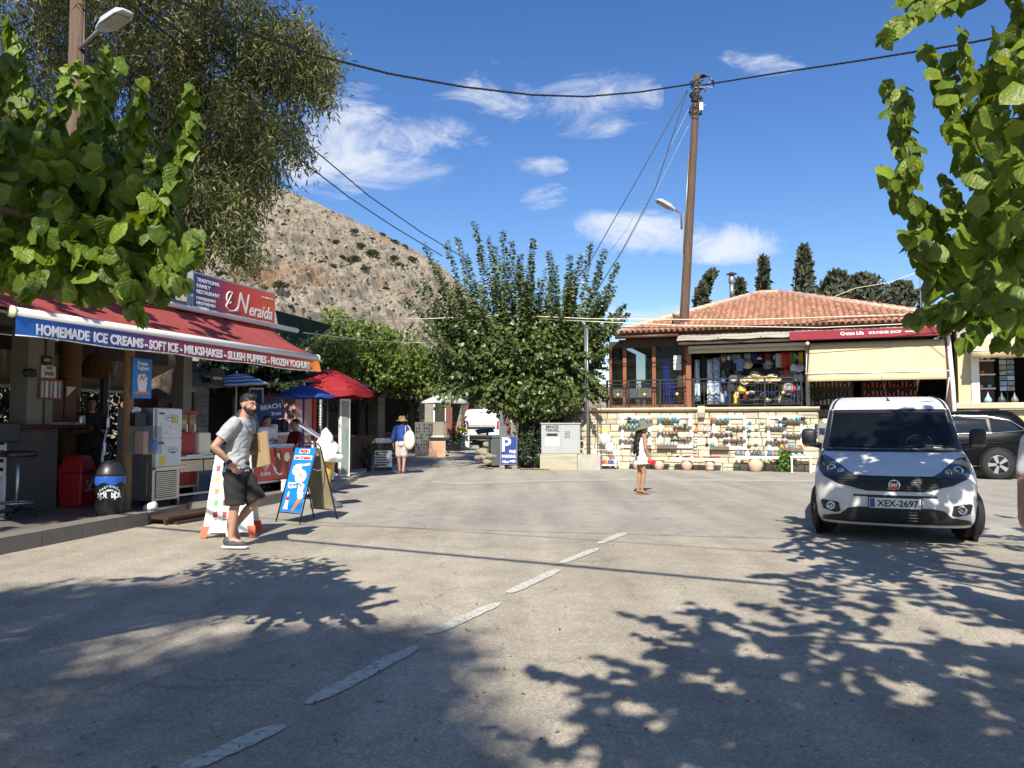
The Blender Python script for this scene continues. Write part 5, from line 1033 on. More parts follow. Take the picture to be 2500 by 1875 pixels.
tp=thing('tub_plant','dark green clipped bush in a low tub by the grey bin','plant',loc=(P(1195,1100,27.3).x,27.3,gz(27.3)));MB().lathe([(.28,0),(.34,.22),(.34,.26)],16).build('tub',W('brown_wood'),tp,True)
n=900;v3=rng.normal(0,1,(n,3));v3/=np.linalg.norm(v3,axis=1)[:,None];ps=v3*(.38*rng.random((n,1))**.3)*[1.05,1,.85]+[0,0,.48]
link('foliage',leaves_mesh('foliage','small',ps,v3+rng.normal(0,.6,(n,3)),v3+rng.normal(0,.4,(n,3)),rng.uniform(.05,.1,n),mat('leaf_clipped',(.03,.055,.018),.5,.2,5,island=.3)),tp)
mat('field_stone',(.27,.23,.175),.95,.25,6,.5,14)
for i,(u,v,s,d)in enumerate([(1182,1105,.34,25.9),(1192,1085,.26,26.1),(1177,1118,.22,25.5),(1200,1115,.28,25.7),(1168,1118,.18,25.3),(1190,1128,.2,25.0),(1205,1092,.22,26.2)]):
 b=MB();b.ell((0,0,0),(1,.8,.68),14,10);r3=random.Random(i);b.v=[tuple(Vector(p_)*(1+.28*mnoise.noise(Vector(p_)*1.3+Vector((i*7,0,0)))))for p_ in b.v]
 o=b.build('boulder',W('field_stone'));q=P(u,v,d);o.location=(q.x,d,max(q.z,.1));o.scale=(s*.85,s*.85,s*.7);o.rotation_euler[2]=i*1.3
 tag(o,['largest pale boulder on the pile','topmost boulder of the pile','low boulder at the left of the pile','boulder against the grey bin, low in the pile','small outermost boulder on the left','front boulder lying on the road edge','upper boulder touching the grey bin'][i]+' beside the parking board','boulder','boulders piled by the parking board')
def fan(o_,n_,seed):pass
# ================================================================== POTTERY RACKS on the stone wall (shop frame SM)
def at_s(x,y,z):return SM@Vector((x,y,z))
CUPC={'white':(.74,.73,.70),'teal':(.08,.34,.37),'sky blue':(.28,.50,.60),'navy':(.02,.03,.08),'orange':(.50,.17,.04),'green':(.28,.36,.04),'pale grey':(.42,.44,.45),'sand':(.46,.34,.20),'black':(.015,.015,.018),'pink':(.52,.33,.28),'ochre':(.55,.34,.08)}
CM={k:mat('glaze_'+k.replace(' ','_'),c,.25,.1,25)for k,c in CUPC.items()}
CUPM={}
def cup_mesh(col,kind):
 key=(col,kind)
 if key in CUPM:return CUPM[key]
 b=MB()
 if kind=='mug':b.lathe([(.8,0),(1,.1),(1,2.0),(.88,2.0),(.85,.4),(0,.3)],12);b.tube([(.95,0,1.7),(1.5,0,1.55),(1.5,0,.7),(.95,0,.5)],.15,5)
 elif kind=='cup':b.lathe([(.55,0),(.9,.5),(1.0,1.5),(.88,1.5),(.75,.5),(0,.3)],12)
 elif kind=='figure':b.lathe([(.7,0),(.9,.3),(.5,1.2),(.75,1.7),(.5,2.2),(0,2.4)],10)
 elif kind=='jug':b.lathe([(.8,0),(1.1,.6),(.9,1.6),(.75,1.9),(1.15,2.4),(1.0,2.4),(.6,1.8),(0,.4)],12);b.tube([(.9,0,2.1),(1.6,0,1.8),(1.4,0,.9),(1.0,0,.7)],.14,5)
 elif kind=='vase':b.lathe([(.5,0),(1.1,.6),(1.25,1.2),(.9,1.9),(.35,2.2),(.45,2.5),(0,2.5)],14)
 CUPM[key]=b.mesh(kind,CM[col],True);return CUPM[key]
ORD=['top','second','third','fourth','bottom']
RACKN=['first rack, left of the woman','second rack, right of the woman','third rack from the left','fourth rack, nearest the white van']
mat('shelf_wood',(.17,.12,.09),.8,.2,8);mat('rack_white',(.80,.79,.76),.6,.05)
racks=[(1.14,2.12,.70,1.73),(2.37,3.42,.70,1.73),(4.04,5.05,.67,1.72),(5.67,6.70,.66,1.71)]
# shelves: per rack list of (x0 frac, x1 frac, z frac, kind, colours)
shv=[[(.2,1.05,.86,'mug',['navy','sky blue','white','teal','pale grey','pink']),(-.08,.60,.66,'mug',['pink','green','teal','teal','teal']),(.3,1.0,.44,'cup',['teal','teal','sky blue','teal','navy']),(-.1,.6,.24,'cup',['sky blue','white','white','pink']),(.35,1.0,.08,'cup',['white','pale grey','white'])],[(-.05,.62,.86,'mug',['teal','teal','orange','sky blue','teal','sky blue']),(.42,1.0,.66,'mug',['sky blue','sky blue','navy','white']),(-.05,.58,.49,'figure',['sand','ochre','sand','ochre','sand','orange']),(.35,1.0,.29,'cup',['navy','white','black','sand','pink','navy','black']),(-.05,.55,.08,'jug',['pale grey','pink','pale grey','sky blue','pale grey','white'])],[(-.05,.52,.86,'mug',['orange','sky blue','sky blue','teal']),(.4,1.0,.66,'cup',['ochre','white','pale grey','pale grey']),(-.08,.62,.48,'cup',['pale grey','white','orange','white','pink']),(.32,1.0,.29,'cup',['white','white','orange','white','sand','navy','white']),(-.08,.50,.08,'vase',['teal','white','sand','white'])],[(.30,1.05,.86,'mug',['white','black','sand','sky blue','teal','black']),(-.05,.55,.67,'mug',['sand','white','pale grey','sky blue','black']),(.42,1.0,.46,'cup',['white','sand','white','sand','white','pale grey']),(-.05,.58,.27,'cup',['white','white','black','white','sand','pale grey']),(.32,1.0,.06,'jug',['ochre','pink','teal','pink','orange'])]]
for ri,(x0,x1,z0,z1)in enumerate(racks):
 rk_=thing('wall_rack','white framed pottery '+RACKN[ri].replace(',',' on the stone wall,'),'rack',M=SM,group='pottery racks on the stone wall');w,h=x1-x0,z1-z0;t_=.085
 MB().box(x0,x1,-.055,-.02,z1-t_,z1).build('rail',W('rack_white'),rk_);MB().box(x0,x1,-.055,-.02,z0,z0+t_).build('rail',W('rack_white'),rk_)
 for xx in(x0,x1-t_):MB().box(xx,xx+t_,-.057,-.022,z0+t_,z1-t_).build('stile',W('rack_white'),rk_)
 if ri in(2,3):MB().box(x0+w*.46,x0+w*.46+.07,-.054,-.024,z0+t_,z1-t_).build('stile',W('rack_white'),rk_)
 for si,(f0,f1,fz,kind,cols)in enumerate(shv[ri]):
  sx0,sx1,sz=x0+w*f0,x0+w*f1,z0+h*fz
  MB().box(sx0,sx1,-.165,-.058,sz-.018,sz).build('shelf',W('shelf_wood'),rk_)
  if si==4:MB().box(sx0,sx1,-.168,-.16,sz-.09,sz+.015).build('shelf_front',W('shelf_wood'),rk_)
  for ci,cn in enumerate(cols):
   o=link(kind if kind!='figure' else 'figurine',cup_mesh(cn,kind));r__={'mug':.052,'cup':.042,'figure':.042,'jug':.048,'vase':.048}[kind]*random.uniform(.88,1.1)
   if kind=='vase' and ci:r__*=.6
   if kind=='vase' and not ci:r__*=1.35
   o.matrix_world=SM@Matrix.Translation((sx0+(sx1-sx0)*(ci+.55)/len(cols),-.112,sz+.001))@Matrix.Rotation(random.uniform(-.9,.9),4,'Z')@Matrix.Diagonal((r__,r__,r__,1))
   tag(o,f'{cn} ceramic {"figurine" if kind == "figure" else kind} on the {ORD[si]} shelf of the {RACKN[ri]}'.replace('first rack, left of the woman','rack left of the woman').replace('second rack, right of the woman','rack right of the woman').replace('third rack from the left','third rack').replace('fourth rack, nearest the white van','rack nearest the van'),kind if kind!='figure' else 'figurine','pottery on the wall racks')
   # hanging ceramics between the racks
for i,(u,v,cn,lab,kind)in enumerate([(1700,1033,'orange','small round terracotta hanging',0),(1699,1048,'orange','red clay bell hanging',1),(1721,1032,'white','small white hanging bird',0),(1721,1046,'pale grey','grey ceramic bell hanging',1),(1699,1073,'white','long white ceramic chain hanging',2),(1697,1100,'pale grey','pale long bottle hanging',2),(1725,1063,'white','white ceramic flower hanging',0),(1726,1084,'black','black round plate hanging',0),(1831,1031,'teal','teal ceramic flower hanging',0),(1830,1043,'sky blue','blue ceramic bell hanging',1),(1847,1040,'white','white ceramic bell hanging',1),(1861,1031,'sky blue','blue ceramic star hanging',0),(1829,1063,'teal','green ceramic disc hanging',0),(1847,1063,'white','blue and white disc hanging',0),(1829,1081,'sand','sand coloured bell hanging',1),(1846,1077,'white','white bell with dark rim hanging',1),(1967,1028,'sand','dark starfish hanging',0),(1978,1042,'sky blue','pale blue bell hanging',1),(1993,1050,'navy','navy string of bells hanging',2)]):
 p=LP(SM,u,v,-.04);b=MB();r__=.045
 if kind==0:b.lathe([(0,-.03),(r__,-.02),(r__*1.1,0),(r__*.7,.015),(0,.02)],12,M=Matrix.Rotation(R(90),4,'X'))
 elif kind==1:b.lathe([(.055,-.09),(.06,-.085),(.045,0),(.02,.05),(0,.055)],12);b.tube([(0,0,.05),(0,0,.14)],.004,4)
 else:
  for k in range(4):b.lathe([(.0,-.2+.1*k),(.045,-.18+.1*k),(.04,-.13+.1*k),(0,-.11+.1*k)],10)
 o=b.build('hanging_ceramic',CM[cn],smooth=True);o.matrix_world=SM@Matrix.Translation((p.x,-.06,p.z))
 tag(o,lab+' on the stone wall '+('between the second and third rack' if u<1730 else 'between the last two racks' if u<1900 else 'at the right end'),'ornament','ceramics hung on the stone wall')
 # benches on clay pots
mat('bench_white',(.70,.66,.55),.7,.08,3);mat('clay_pale',(.60,.42,.30),.85,.12,6,.15,40)
def bench(label,x0,x1,z,pots,dy=-.42):
 o=thing('display_bench',label,'bench',M=SM@Matrix.Translation((0,0,0)))
 b=MB();pr=[(x0+.03,z-.07),(x0,z),(x0+.01,z+.015),(x1-.01,z+.015),(x1,z),(x1-.04,z-.07)];b.prism(pr,dy-.17,dy+.17);b.build('slab',W('bench_white'),o,bevel=.012)
 for(px,k)in pots:
  b=MB();prof=[(.09,0),(.12,.02),(.165,.14),(.17,.20),(.14,z-.10),(.125,z-.08),(0,z-.08)]if k==0 else[(.11,0),(.12,.05),(.14,.07),(.11,.10),(.14,.14),(.15,.2),(.13,z-.08),(0,z-.08)]if k==1 else[(.13,0),(.16,.03),(.215,.18),(.22,.24),(.18,z-.11),(.15,z-.09),(0,z-.09)]
  b.lathe(prof,20,(px,dy,.02));b.build('pot',W('clay_pale'),o,True)
 return o
bench('left white slab bench on clay pots behind the woman',1.45,2.74,.40,[(1.75,0),(2.42,0)]);bench('middle white slab bench on two clay pots',2.90,4.34,.40,[(3.28,0),(3.98,1)]);bench('right white slab bench with grey lanterns on one big clay pot',4.72,6.02,.48,[(5.33,2)])
bowlm={}
mat('bowl_red',(.45,.03,.03),.25,.1);mat('bowl_yellow',(.60,.42,.04),.25,.1)
for cn,m_ in(('red','bowl_red'),('yellow','bowl_yellow'),('black','glaze_black'),('white','glaze_white'),('green','glaze_green'),('orange','glaze_orange'),('navy','glaze_navy')):
 bowlm[cn]=MB().lathe([(.35,0),(.8,.25),(1,.6),(.93,.6),(.6,.25),(0,.15)],14).mesh('bowl',W(m_),True)
for bi,(x0,x1,z,cols)in enumerate([(1.55,2.7,.416,['black','black','red','red','red','red','orange','green','green','yellow','yellow','green']),(2.96,4.28,.416,['black','white','navy','navy','red','white','red','orange','yellow','orange','red','navy','black','red','red'])]):
 for i,cn in enumerate(cols):
  o=link('bowl',bowlm[cn]);o.matrix_world=SM@Matrix.Translation((x0+(x1-x0)*(i+.5)/len(cols),-.42+random.uniform(-.07,.07),z))@Matrix.Rotation(random.uniform(-.1,.3),4,'X')@Matrix.Diagonal((.07,.07,.07,1));tag(o,f'{cn} glazed bowl on the {["left", "middle"][bi]} white slab bench','bowl','bowls on the slab benches')
LAN={}
for cn,m_ in(('grey',mat('lantern_grey',(.16,.18,.20),.45,.4,12)),('dark grey',mat('lantern_dark',(.06,.07,.075),.45,.4,12)),('white',CM['white']),('blue',mat('lantern_blue',(.04,.10,.30),.4,.4,12)),('orange',CM['orange'])):
 LAN[cn]=MB().lathe([(.55,0),(.95,.35),(1,.7),(.75,1.2),(.38,1.75),(.12,2.3),(.05,2.6),(0,2.62)],16).mesh('lantern',m_,True)
for i,(x,cn,s)in enumerate([(4.82,'grey',.105),(4.97,'grey',.085),(5.10,'white',.08),(5.18,'dark grey',.065),(5.30,'dark grey',.09),(5.42,'dark grey',.095),(5.53,'grey',.08),(5.63,'white',.075),(5.73,'blue',.08),(5.83,'orange',.08),(5.93,'grey',.075)]):
 o=link('lantern',LAN[cn]);o.matrix_world=SM@Matrix.Translation((x,-.42+.06*(i%2),.495))@Matrix.Diagonal((s,s,s*.95,1));tag(o,f'{cn} teardrop clay lantern on the right slab bench','lantern','lanterns on the right bench')
wt_=thing('white_table','small white table with blue bowls against the wall right end','table',M=SM@Matrix.Translation((6.62,-.38,.02)))
MB().box(-.30,.30,-.2,.2,.44,.49).build('tabletop',W('rack_white'),wt_);[MB().box(x-.025,x+.025,y-.025,y+.025,0,.44).build('leg',W('rack_white'),wt_)for x in(-.26,.26)for y in(-.16,.16)]
for i in range(6):o=link('bowl',bowlm['white']if i%2 else cup_mesh('sky blue','cup'));s=.055;o.matrix_world=SM@Matrix.Translation((6.40+.085*i,-.40+.05*(i%2),.512))@Matrix.Diagonal((s,s,s,1));tag(o,('white' if i%2 else 'sky blue')+' bowl on the small white table','bowl','bowls on the white table')
gpz=thing('green_plant','bright green leafy plant between the right bench and white table','plant',M=SM@Matrix.Translation((6.15,-.25,.02)));mat('leaf_bright',(.10,.20,.03),.45,.2,5,island=.3,transl=.3)
n=380;ps=rng.normal(0,1,(n,3))*[.13,.12,.15]+[0,0,.32];link('foliage',leaves_mesh('foliage','small',ps,rng.normal(0,1,(n,3))+[0,-.3,.4],rng.normal(0,.5,(n,3))+[0,-.6,1],rng.uniform(.07,.13,n),W('leaf_bright')),gpz);MB().tube([(0,0,0),(.02,0,.35)],.012,5).build('stem',W('brown_wood'),gpz)
# ball cart
ct=thing('ball_cart','white wire cart full of beach balls beside the concrete block','cart',M=SM@Matrix.Translation((.72,-.42,.02)));wire=W('rack_white');b=MB()
for x in(-.36,.36):
 for y in(-.2,.2):MB().tube([(x,y,.05),(x,y,.86)],.014,6).build('upright',wire,ct)
for z in(.14,.30,.46,.62):b.tube([(-.36,-.2,z),(.36,-.2,z),(.36,.2,z),(-.36,.2,z)],.006,4,closed=True)
for x in np.arange(-.33,.35,.06):b.tube([(x,-.2,.14),(x,-.2,.62)],.003,3);b.tube([(x,.2,.14),(x,.2,.62)],.003,3)
b.build('wire_basket',wire,ct);MB().box(-.37,.37,-.21,.21,.11,.135).build('floor',wire,ct);[MB().ell((x,y,.025),.025,8,6).build('castor',W('black'),ct)for x in(-.34,.34)for y in(-.18,.18)]
for i,(x,y,z,m_,cn)in enumerate([(-.25,-.05,.24,'orange_print','orange'),(-.10,-.08,.25,'bowl_red','red'),(.05,-.04,.24,'orange_print','coral'),(.18,-.08,.24,'navy_print','blue and white'),(.29,.0,.23,'pale_blue','pale blue'),(-.17,.08,.30,'pale_blue','light blue'),(.0,.1,.30,'yellow_print','yellow'),(.2,.1,.31,'bowl_red','deep red')]):
 o=MB().ell((0,0,0),.095,14,10).build('beach_ball',W(m_),smooth=True);o.matrix_world=SM@Matrix.Translation((.72+x,-.42+y,.02+z));tag(o,cn+' ball lying in the white wire cart','ball','balls in the wire cart')
glass('poly_bag',(.75,.74,.76),.6,.25)
for(x,z,rx,rz_,lab,m_)in[(-.05,.98,.22,.20,'big clear bag of balls tied above the wire cart','poly_bag'),(.10,.72,.14,.16,'white net bag hanging in the wire cart','rack_white')]:
 b=MB();b.ell((0,0,0),(rx,rx*.7,rz_),18,12);b.v=[tuple(Vector(p_)*(1+.12*mnoise.noise(Vector(p_)*14)))for p_ in b.v];b.tube([(0,0,rz_*.9),(.02,0,rz_*1.3),(.06,0,rz_*1.5)],[.02,.012,.03],6);o=b.build('ball_bag',W(m_),smooth=True);o.matrix_world=SM@Matrix.Translation((.72+x,-.36,z));tag(o,lab,'bag')
yb=MB();yb.ell((0,0,0),(.15,.08,.1),10,8);yb.v=[tuple(Vector(p_)*(1+.3*mnoise.noise(Vector(p_)*12)))for p_ in yb.v];o=yb.build('yellow_net',W('yellow_print'),smooth=True);o.matrix_world=SM@Matrix.Translation((.62,-.1,1.22));tag(o,'yellow fishing net toy hanging over the wire cart','toy')
# ================================================================== GOODS behind the railing
mat('black_cloth',(.02,.02,.023),.8,.3,10);mat('white_cloth',(.66,.66,.66),.8,.15,10);mat('straw',(.56,.44,.26),.85,.2,30);mat('denim',(.10,.20,.42),.8,.2,10);mat('cobalt',(.01,.035,.62),.5,.05);mat('grey_felt',(.30,.29,.28),.9,.1)
GRP='goods hung in the souvenir shop'
tbl=thing('dining_table','table under a white cloth inside the glazed room','table',M=SM@Matrix.Translation((1.25,1.0,1.9)));MB().box(-.5,.75,-.35,.4,.70,.74).build('tabletop',W('brown_frame'),tbl);[MB().box(x-.03,x+.03,y-.03,y+.03,0,.7).build('leg',W('brown_frame'),tbl)for x in(-.45,.68)for y in(-.3,.34)]
b=MB();b.box(-.53,.78,-.38,.43,.70,.748);b.prism([(-.53,.40),(.78,.36),(.78,.72),(-.53,.72)],-.392,-.38);o=tag(b.build('tablecloth',W('white_cloth')),'white tablecloth on the table in the glazed room','tablecloth');o.matrix_world=SM@Matrix.Translation((1.25,1.0,1.9))
for i,x in enumerate((1.7,2.0)):o=thing('dining_chair',['chair with a pale cover','chair with a grey cover nearer the blue panel'][i]+' inside the glazed room','chair',M=SM@Matrix.Translation((x,1.5,1.9)));MB().box(-.2,.2,-.2,.2,.42,.47).build('seat',W('grey_felt'),o);MB().box(-.2,.2,.16,.21,.47,1.05).build('backrest',W('white_cloth' if i==0 else 'grey_felt'),o,bevel=.03);[MB().box(a-.02,a+.02,c-.02,c+.02,0,.42).build('leg',W('brown_frame'),o)for a in(-.17,.17)for c in(-.17,.17)]
o=thing('display_board','bright cobalt blue board standing inside the glazed room','board',M=SM@Matrix.Translation((2.65,.55,1.92)));MB().prism([(-.22,.15),(.16,.15),(.16,.88),(-.02,1.1),(-.02,1.62),(-.22,1.62)],0,.03).build('panel',W('cobalt'),o);MB().box(-.15,-.1,.02,.3,0,.2).box(.05,.1,.02,.3,0,.2).build('foot',W('black'),o)
o=thing('meter_box','white electric meter box beside the wooden pole','box',M=SM@Matrix.Translation((2.95,.16,3.2)));MB().box(-.13,.13,0,.14,0,.48).build('case',W('white_paint'),o,bevel=.03);MB().box(-.10,.10,-.006,0,.06,.42).build('cover',W('panel_white'),o)
mat('print_cloth',(.05,.12,.35),.85,.1,9,col2=(.55,.60,.68),detail=2);mat('print_cloth2',(.30,.45,.55),.85,.1,7,col2=(.70,.74,.76),detail=2);mat('camo',(.10,.11,.10),.85,.1,9,col2=(.5,.5,.48))
def drape(name,lab,cat,x,z0,z1,w,m_,q=.55,wav=.03):
 b=MB();vs=[];nn_=12
 for i in range(nn_+1):
  t_=i/nn_
  for k in range(7):vs.append((-w/2+w*t_,wav*math.sin(t_*9+k*.3),z0+(z1-z0)*k/6))
 b.add(vs,[(7*i+k,7*i+7+k,7*i+8+k,7*i+k+1)for i in range(nn_)for k in range(6)]);o=b.build(name,W(m_),smooth=True,solid=.01);o.matrix_world=SM@Matrix.Translation((x,q,0));tag(o,lab,cat,GRP)
drape('beach_towel','pale blue striped towel hanging at the left of the shop opening','towel',3.52,2.2,3.55,.17,'print_cloth2');drape('beach_towel','black towel hanging between two blue ones','towel',3.72,2.4,3.7,.2,'black_cloth',.6);drape('beach_towel','light blue towel behind the railing','towel',3.92,2.1,3.55,.16,'print_cloth2',.5);drape('beach_towel','blue and white patterned towel, rightmost of the towels','towel',4.12,2.1,3.6,.24,'print_cloth',.52)
drape('red_scarf','red patterned scarf hanging near the shop pillar','scarf',6.25,3.2,3.72,.28,'red_print',.6);drape('green_scarf','green patterned scarf beside the red scarf','scarf',6.42,3.3,3.72,.14,'green_print',.62)
def tee(lab,x,z,m_,s=1.,q=.45):
 o=MB().prism([(-.10,0),(.10,0),(.10,.28),(.15,.22),(.19,.28),(.10,.40),(.04,.41),(0,.385),(-.04,.41),(-.10,.40),(-.19,.28),(-.15,.22),(-.10,.28)],-.02,.02).build('hanging_tshirt',W(m_),bevel=.008);o.matrix_world=SM@Matrix.Translation((x,q,z))@Matrix.Diagonal((s,1,s,1));tag(o,lab,'T-shirt',GRP)
tee('small blue T-shirt hanging in the shop opening',4.86,3.14,'denim',1.0)
def bag(lab,x,z,w,h,m_,q=.5,rz_=0.):
 o=thing('handbag',lab,'bag',M=SM@Matrix.Translation((x,q,z))@Matrix.Rotation(rz_,4,'Y'),group=GRP);b=MB();b.ell((0,0,h/2),(w/2,.07,h/2),14,10);b.v=[tuple(Vector(p_)*(1+.10*mnoise.noise(Vector(p_)*9+Vector((x,z,0)))))for p_ in b.v];b.build('body',W(m_),o,True);MB().tube([(-w*.3,0,h*.85),(-w*.2,0,h*1.3),(w*.2,0,h*1.3),(w*.3,0,h*.85)],.01,5).build('strap',W('black_cloth'),o)
bag('black and white bag hanging high beside the towels',4.36,3.46,.16,.2,'camo');bag('white bag hanging high in the shop opening',4.52,3.50,.10,.16,'white_cloth');bag('black rounded backpack hanging in the shop opening',4.45,3.14,.34,.28,'black_cloth');bag('dark backpack right of the black rounded one',4.68,3.16,.2,.26,'black_cloth',.6)
bag('white patched bag above the railing',4.66,2.80,.32,.24,'white_cloth');bag('white bag with black stripes beside the straw hats',4.86,2.82,.18,.22,'camo');bag('blue bag at the left of the white patched bag',4.34,2.78,.18,.22,'denim');bag('black shoulder bag behind the railing below the white bag',4.58,2.35,.3,.4,'black_cloth');bag('yellow flower print bag behind the railing',4.92,2.42,.26,.26,'yellow_print');bag('pink bag below the yellow flower bag',5.02,2.22,.16,.2,'bowl_red')
bag('white and green bag hanging by the shop pillar',6.62,3.06,.34,.26,'print_cloth2');bag('pale leather bag hanging left of the pillar',6.40,3.10,.18,.28,'white_cloth',rz_=.5);bag('white small bag above the railing near the pillar',6.50,2.78,.14,.24,'white_cloth',rz_=.4);bag('grey bag beside the white small bag',6.68,2.78,.16,.26,'print_cloth2');bag('black bag above the railing end',6.80,2.86,.16,.2,'black_cloth');bag('camouflage backpack behind the last railing panel',6.30,2.35,.34,.4,'camo');bag('red bag behind the last railing panel',6.48,2.38,.12,.28,'red_print');bag('blue bag behind the last railing panel',6.62,2.4,.14,.26,'denim');bag('black duffel on the terrace floor by the railing',6.25,2.02,.4,.26,'black_cloth');bag('red slipper bag hanging below the scarves',6.18,2.95,.12,.3,'red_plastic',rz_=.3)
def hat(lab,x,z,r__,m_,q=.5,tilt=(0,0)):
 b=MB();b.lathe([(1.0,0),(.98,.02),(.55,.06),(.50,.40),(.42,.52),(.2,.56),(0,.54)],18);o=b.build('straw_hat' if m_=='straw' else 'felt_hat',W(m_),smooth=True);o.matrix_world=SM@Matrix.Translation((x,q,z))@Matrix.Rotation(tilt[0],4,'X')@Matrix.Rotation(tilt[1],4,'Y')@Matrix.Diagonal((r__,r__,r__,1));tag(o,lab,'hat',GRP)
hat('straw trilby hanging in the middle of the shop opening',5.10,3.34,.16,'straw',tilt=(R(60),0));hat('small straw hat just above the trilby',5.08,3.45,.13,'grey_felt',.6,(R(60),0));hat('wide grey felt hat hanging right of the straw trilby',5.72,3.36,.19,'grey_felt',tilt=(R(25),0));hat('grey hat behind the wide felt hat',5.70,3.28,.15,'grey_felt',.6,(R(40),0))
for i,(x,z,r__,tx)in enumerate([(5.02,2.84,.15,70),(5.16,2.90,.14,40),(5.30,2.98,.16,75),(5.42,2.90,.17,60),(5.62,2.86,.15,30),(5.80,2.90,.20,50),(5.94,2.84,.17,25)]):hat(['leftmost straw hat on the rail row','flat straw hat second in the row','tall straw hat third in the row','broad straw hat fourth in the row','small straw hat fifth in the row','largest straw hat sixth in the row','last straw hat at the right of the row'][i]+' above the railing',x,z,r__,'straw',.38,(R(tx),R(random.uniform(-15,15))))
for i,(x,z)in enumerate([(5.20,2.45),(5.05,2.30),(5.55,2.38),(5.80,2.42),(5.68,2.22)]):
 o=MB().ell((0,0,0),(.11,.13,.075),12,8).prism([(-.09,-.02),(.09,-.02),(.09,0),(-.09,0)],-.24,-.08).build('cap',W(['camo','navy_print','denim','navy_print','straw'][i]),smooth=True);o.matrix_world=SM@Matrix.Translation((x,.6,z));tag(o,['patterned cap on the upper stand','navy cap on the left stand','denim cap in the middle','navy cap at the right','straw coloured cap low'][i]+' behind the railing','cap','caps behind the railing')
rgs=random.Random(4)
for row,(z0,z1,q_,x0,x1,n_)in enumerate([(3.25,3.72,.75,4.25,6.75,13),(2.75,3.25,.95,4.25,6.8,14),(2.05,2.72,.85,4.2,6.8,17)]):
 for i in range(n_):
  cn,m_=rgs.choice([('black','black_cloth'),('black','black_cloth'),('white','white_cloth'),('patterned grey','camo'),('blue print','print_cloth'),('pale blue','print_cloth2'),('red','red_print'),('navy','navy_print'),('denim','denim'),('yellow','yellow_print')])
  x=x0+(x1-x0)*(i+.5)/n_+rgs.uniform(-.04,.04);w_=rgs.uniform(.13,.24)
  if rgs.random()<.4:tee(f'{cn} shirt hanging in the {["top", "middle", "lowest"][row]} row inside the shop',x,z0,m_,(z1-z0)/.42*rgs.uniform(.8,1.),q_)
  else:drape('hanging_garment',f'{cn} garment hanging in the {["top", "middle", "lowest"][row]} row inside the shop','garment',x,z0+rgs.uniform(0,.15),z1,w_,m_,q_,rgs.uniform(.02,.05))
gd=thing('display_rack','black display stand full of caps behind the railing','rack',M=SM@Matrix.Translation((5.4,.75,1.9)));MB().box(-.55,.6,0,.04,.1,1.35).build('back',W('black_cloth'),gd);[MB().tube([(-.55,-.02,z),(.6,-.02,z)],.01,5).build('bar',W('steel'),gd)for z in(.35,.6,.85,1.1)];MB().box(-.5,-.45,0,.3,0,.1).box(.5,.55,0,.3,0,.1).build('foot',W('black'),gd)
# bench stacks & dim goods deeper in the shop
for i,(x,y,z,w,h,m_,lab)in enumerate([(4.3,2.2,1.9,1.6,1.9,'dark_void','dark clothes rail at the back left'),(6.1,2.4,1.9,1.2,1.8,'shelf_wood','brown shelf unit at the back by the pillar'),(7.6,1.6,1.9,1.3,1.5,'shelf_wood','brown shelf unit under the long blind'),(9.3,1.8,1.9,1.6,1.45,'dark_wood','dark shelf unit at the right under the long blind')]):
 o=thing('shop_shelf',lab+' of the souvenir shop','shelf',M=SM@Matrix.Translation((x,y,z)),group='shelf units inside the shop');MB().box(-w/2,w/2,.25,.3,0,h).build('back',W(m_),o)
 for k in range(5):s_=MB().box(-w/2,w/2,0,.25,.15+h*.19*k,.18+h*.19*k).build('board',W(m_),o);b=MB();[b.box(a,a+.07,.05,.15,.182+h*.19*k,.182+h*.19*k+random.uniform(.06,.18))for a in np.arange(-w/2+.05,w/2-.08,.12)];b.build('goods',W(random.choice(['glaze_white','glaze_teal','glaze_sand','bowl_red','glaze_navy'])),s_)
ws=thing('pendant_lamp','small dark lamp shade hanging at the shop post','lamp',M=SM@Matrix.Translation((3.18,.0,3.40)));MB().lathe([(.13,0),(.05,.07),(.02,.1)],14).build('shade',W('black'),ws,True);MB().tube([(0,0,.1),(0,0,.5)],.008,4).build('cord',W('black'),ws)
ws=thing('pendant_lamp','small white lamp shade hanging among the hats','lamp',M=SM@Matrix.Translation((5.47,.2,3.48)));MB().lathe([(.10,0),(.04,.05),(.02,.08)],14).build('shade',W('white_paint'),ws,True);MB().tube([(0,0,.08),(0,0,.4)],.006,4).build('cord',W('black'),ws)
pf=thing('climbing_flower','small white flowering climber at the railing end','plant',M=SM@Matrix.Translation((6.92,.1,1.98)));n=160;ps=rng.normal(0,1,(n,3))*[.13,.08,.18]+[.05,0,.28];link('foliage',leaves_mesh('foliage','small',ps,rng.normal(0,1,(n,3)),rng.normal(0,1,(n,3))+[0,-.5,1],rng.uniform(.05,.1,n),W('leaf_clipped')),pf)
# ================================================================== RIGHT-HAND SHOP
RB=thing('pottery_shop','cream shop front with pottery window and beige awning at the right edge','shop',M=SM@Matrix.Translation((10.85,-.2,0)))
mat('cream_wall',(.55,.475,.30),.85,.08,2,.1,25)
MB().box(0,.32,.1,.5,0,4.7).build('pilaster',W('cream_wall'),RB);MB().box(.32,.52,.05,.5,2.05,3.7).build('white_frame',W('white_paint'),RB)
MB().box(0,6,.1,.5,3.72,4.35).build('fascia_wall',W('white_paint'),RB);MB().box(0,6,-.05,.6,4.35,4.52).build('cornice',W('cream_wall'),RB,bevel=.02);MB().box(.1,6,.3,.6,4.52,5.0).build('parapet',W('cream_wall'),RB)
MB().box(.32,6,.12,.5,0,1.86).build('lower_wall',W('cream_wall'),RB);MB().box(-.1,6,-.1,.6,1.88,2.05).build('window_ledge',W('cap_stone'),RB,bevel=.02)
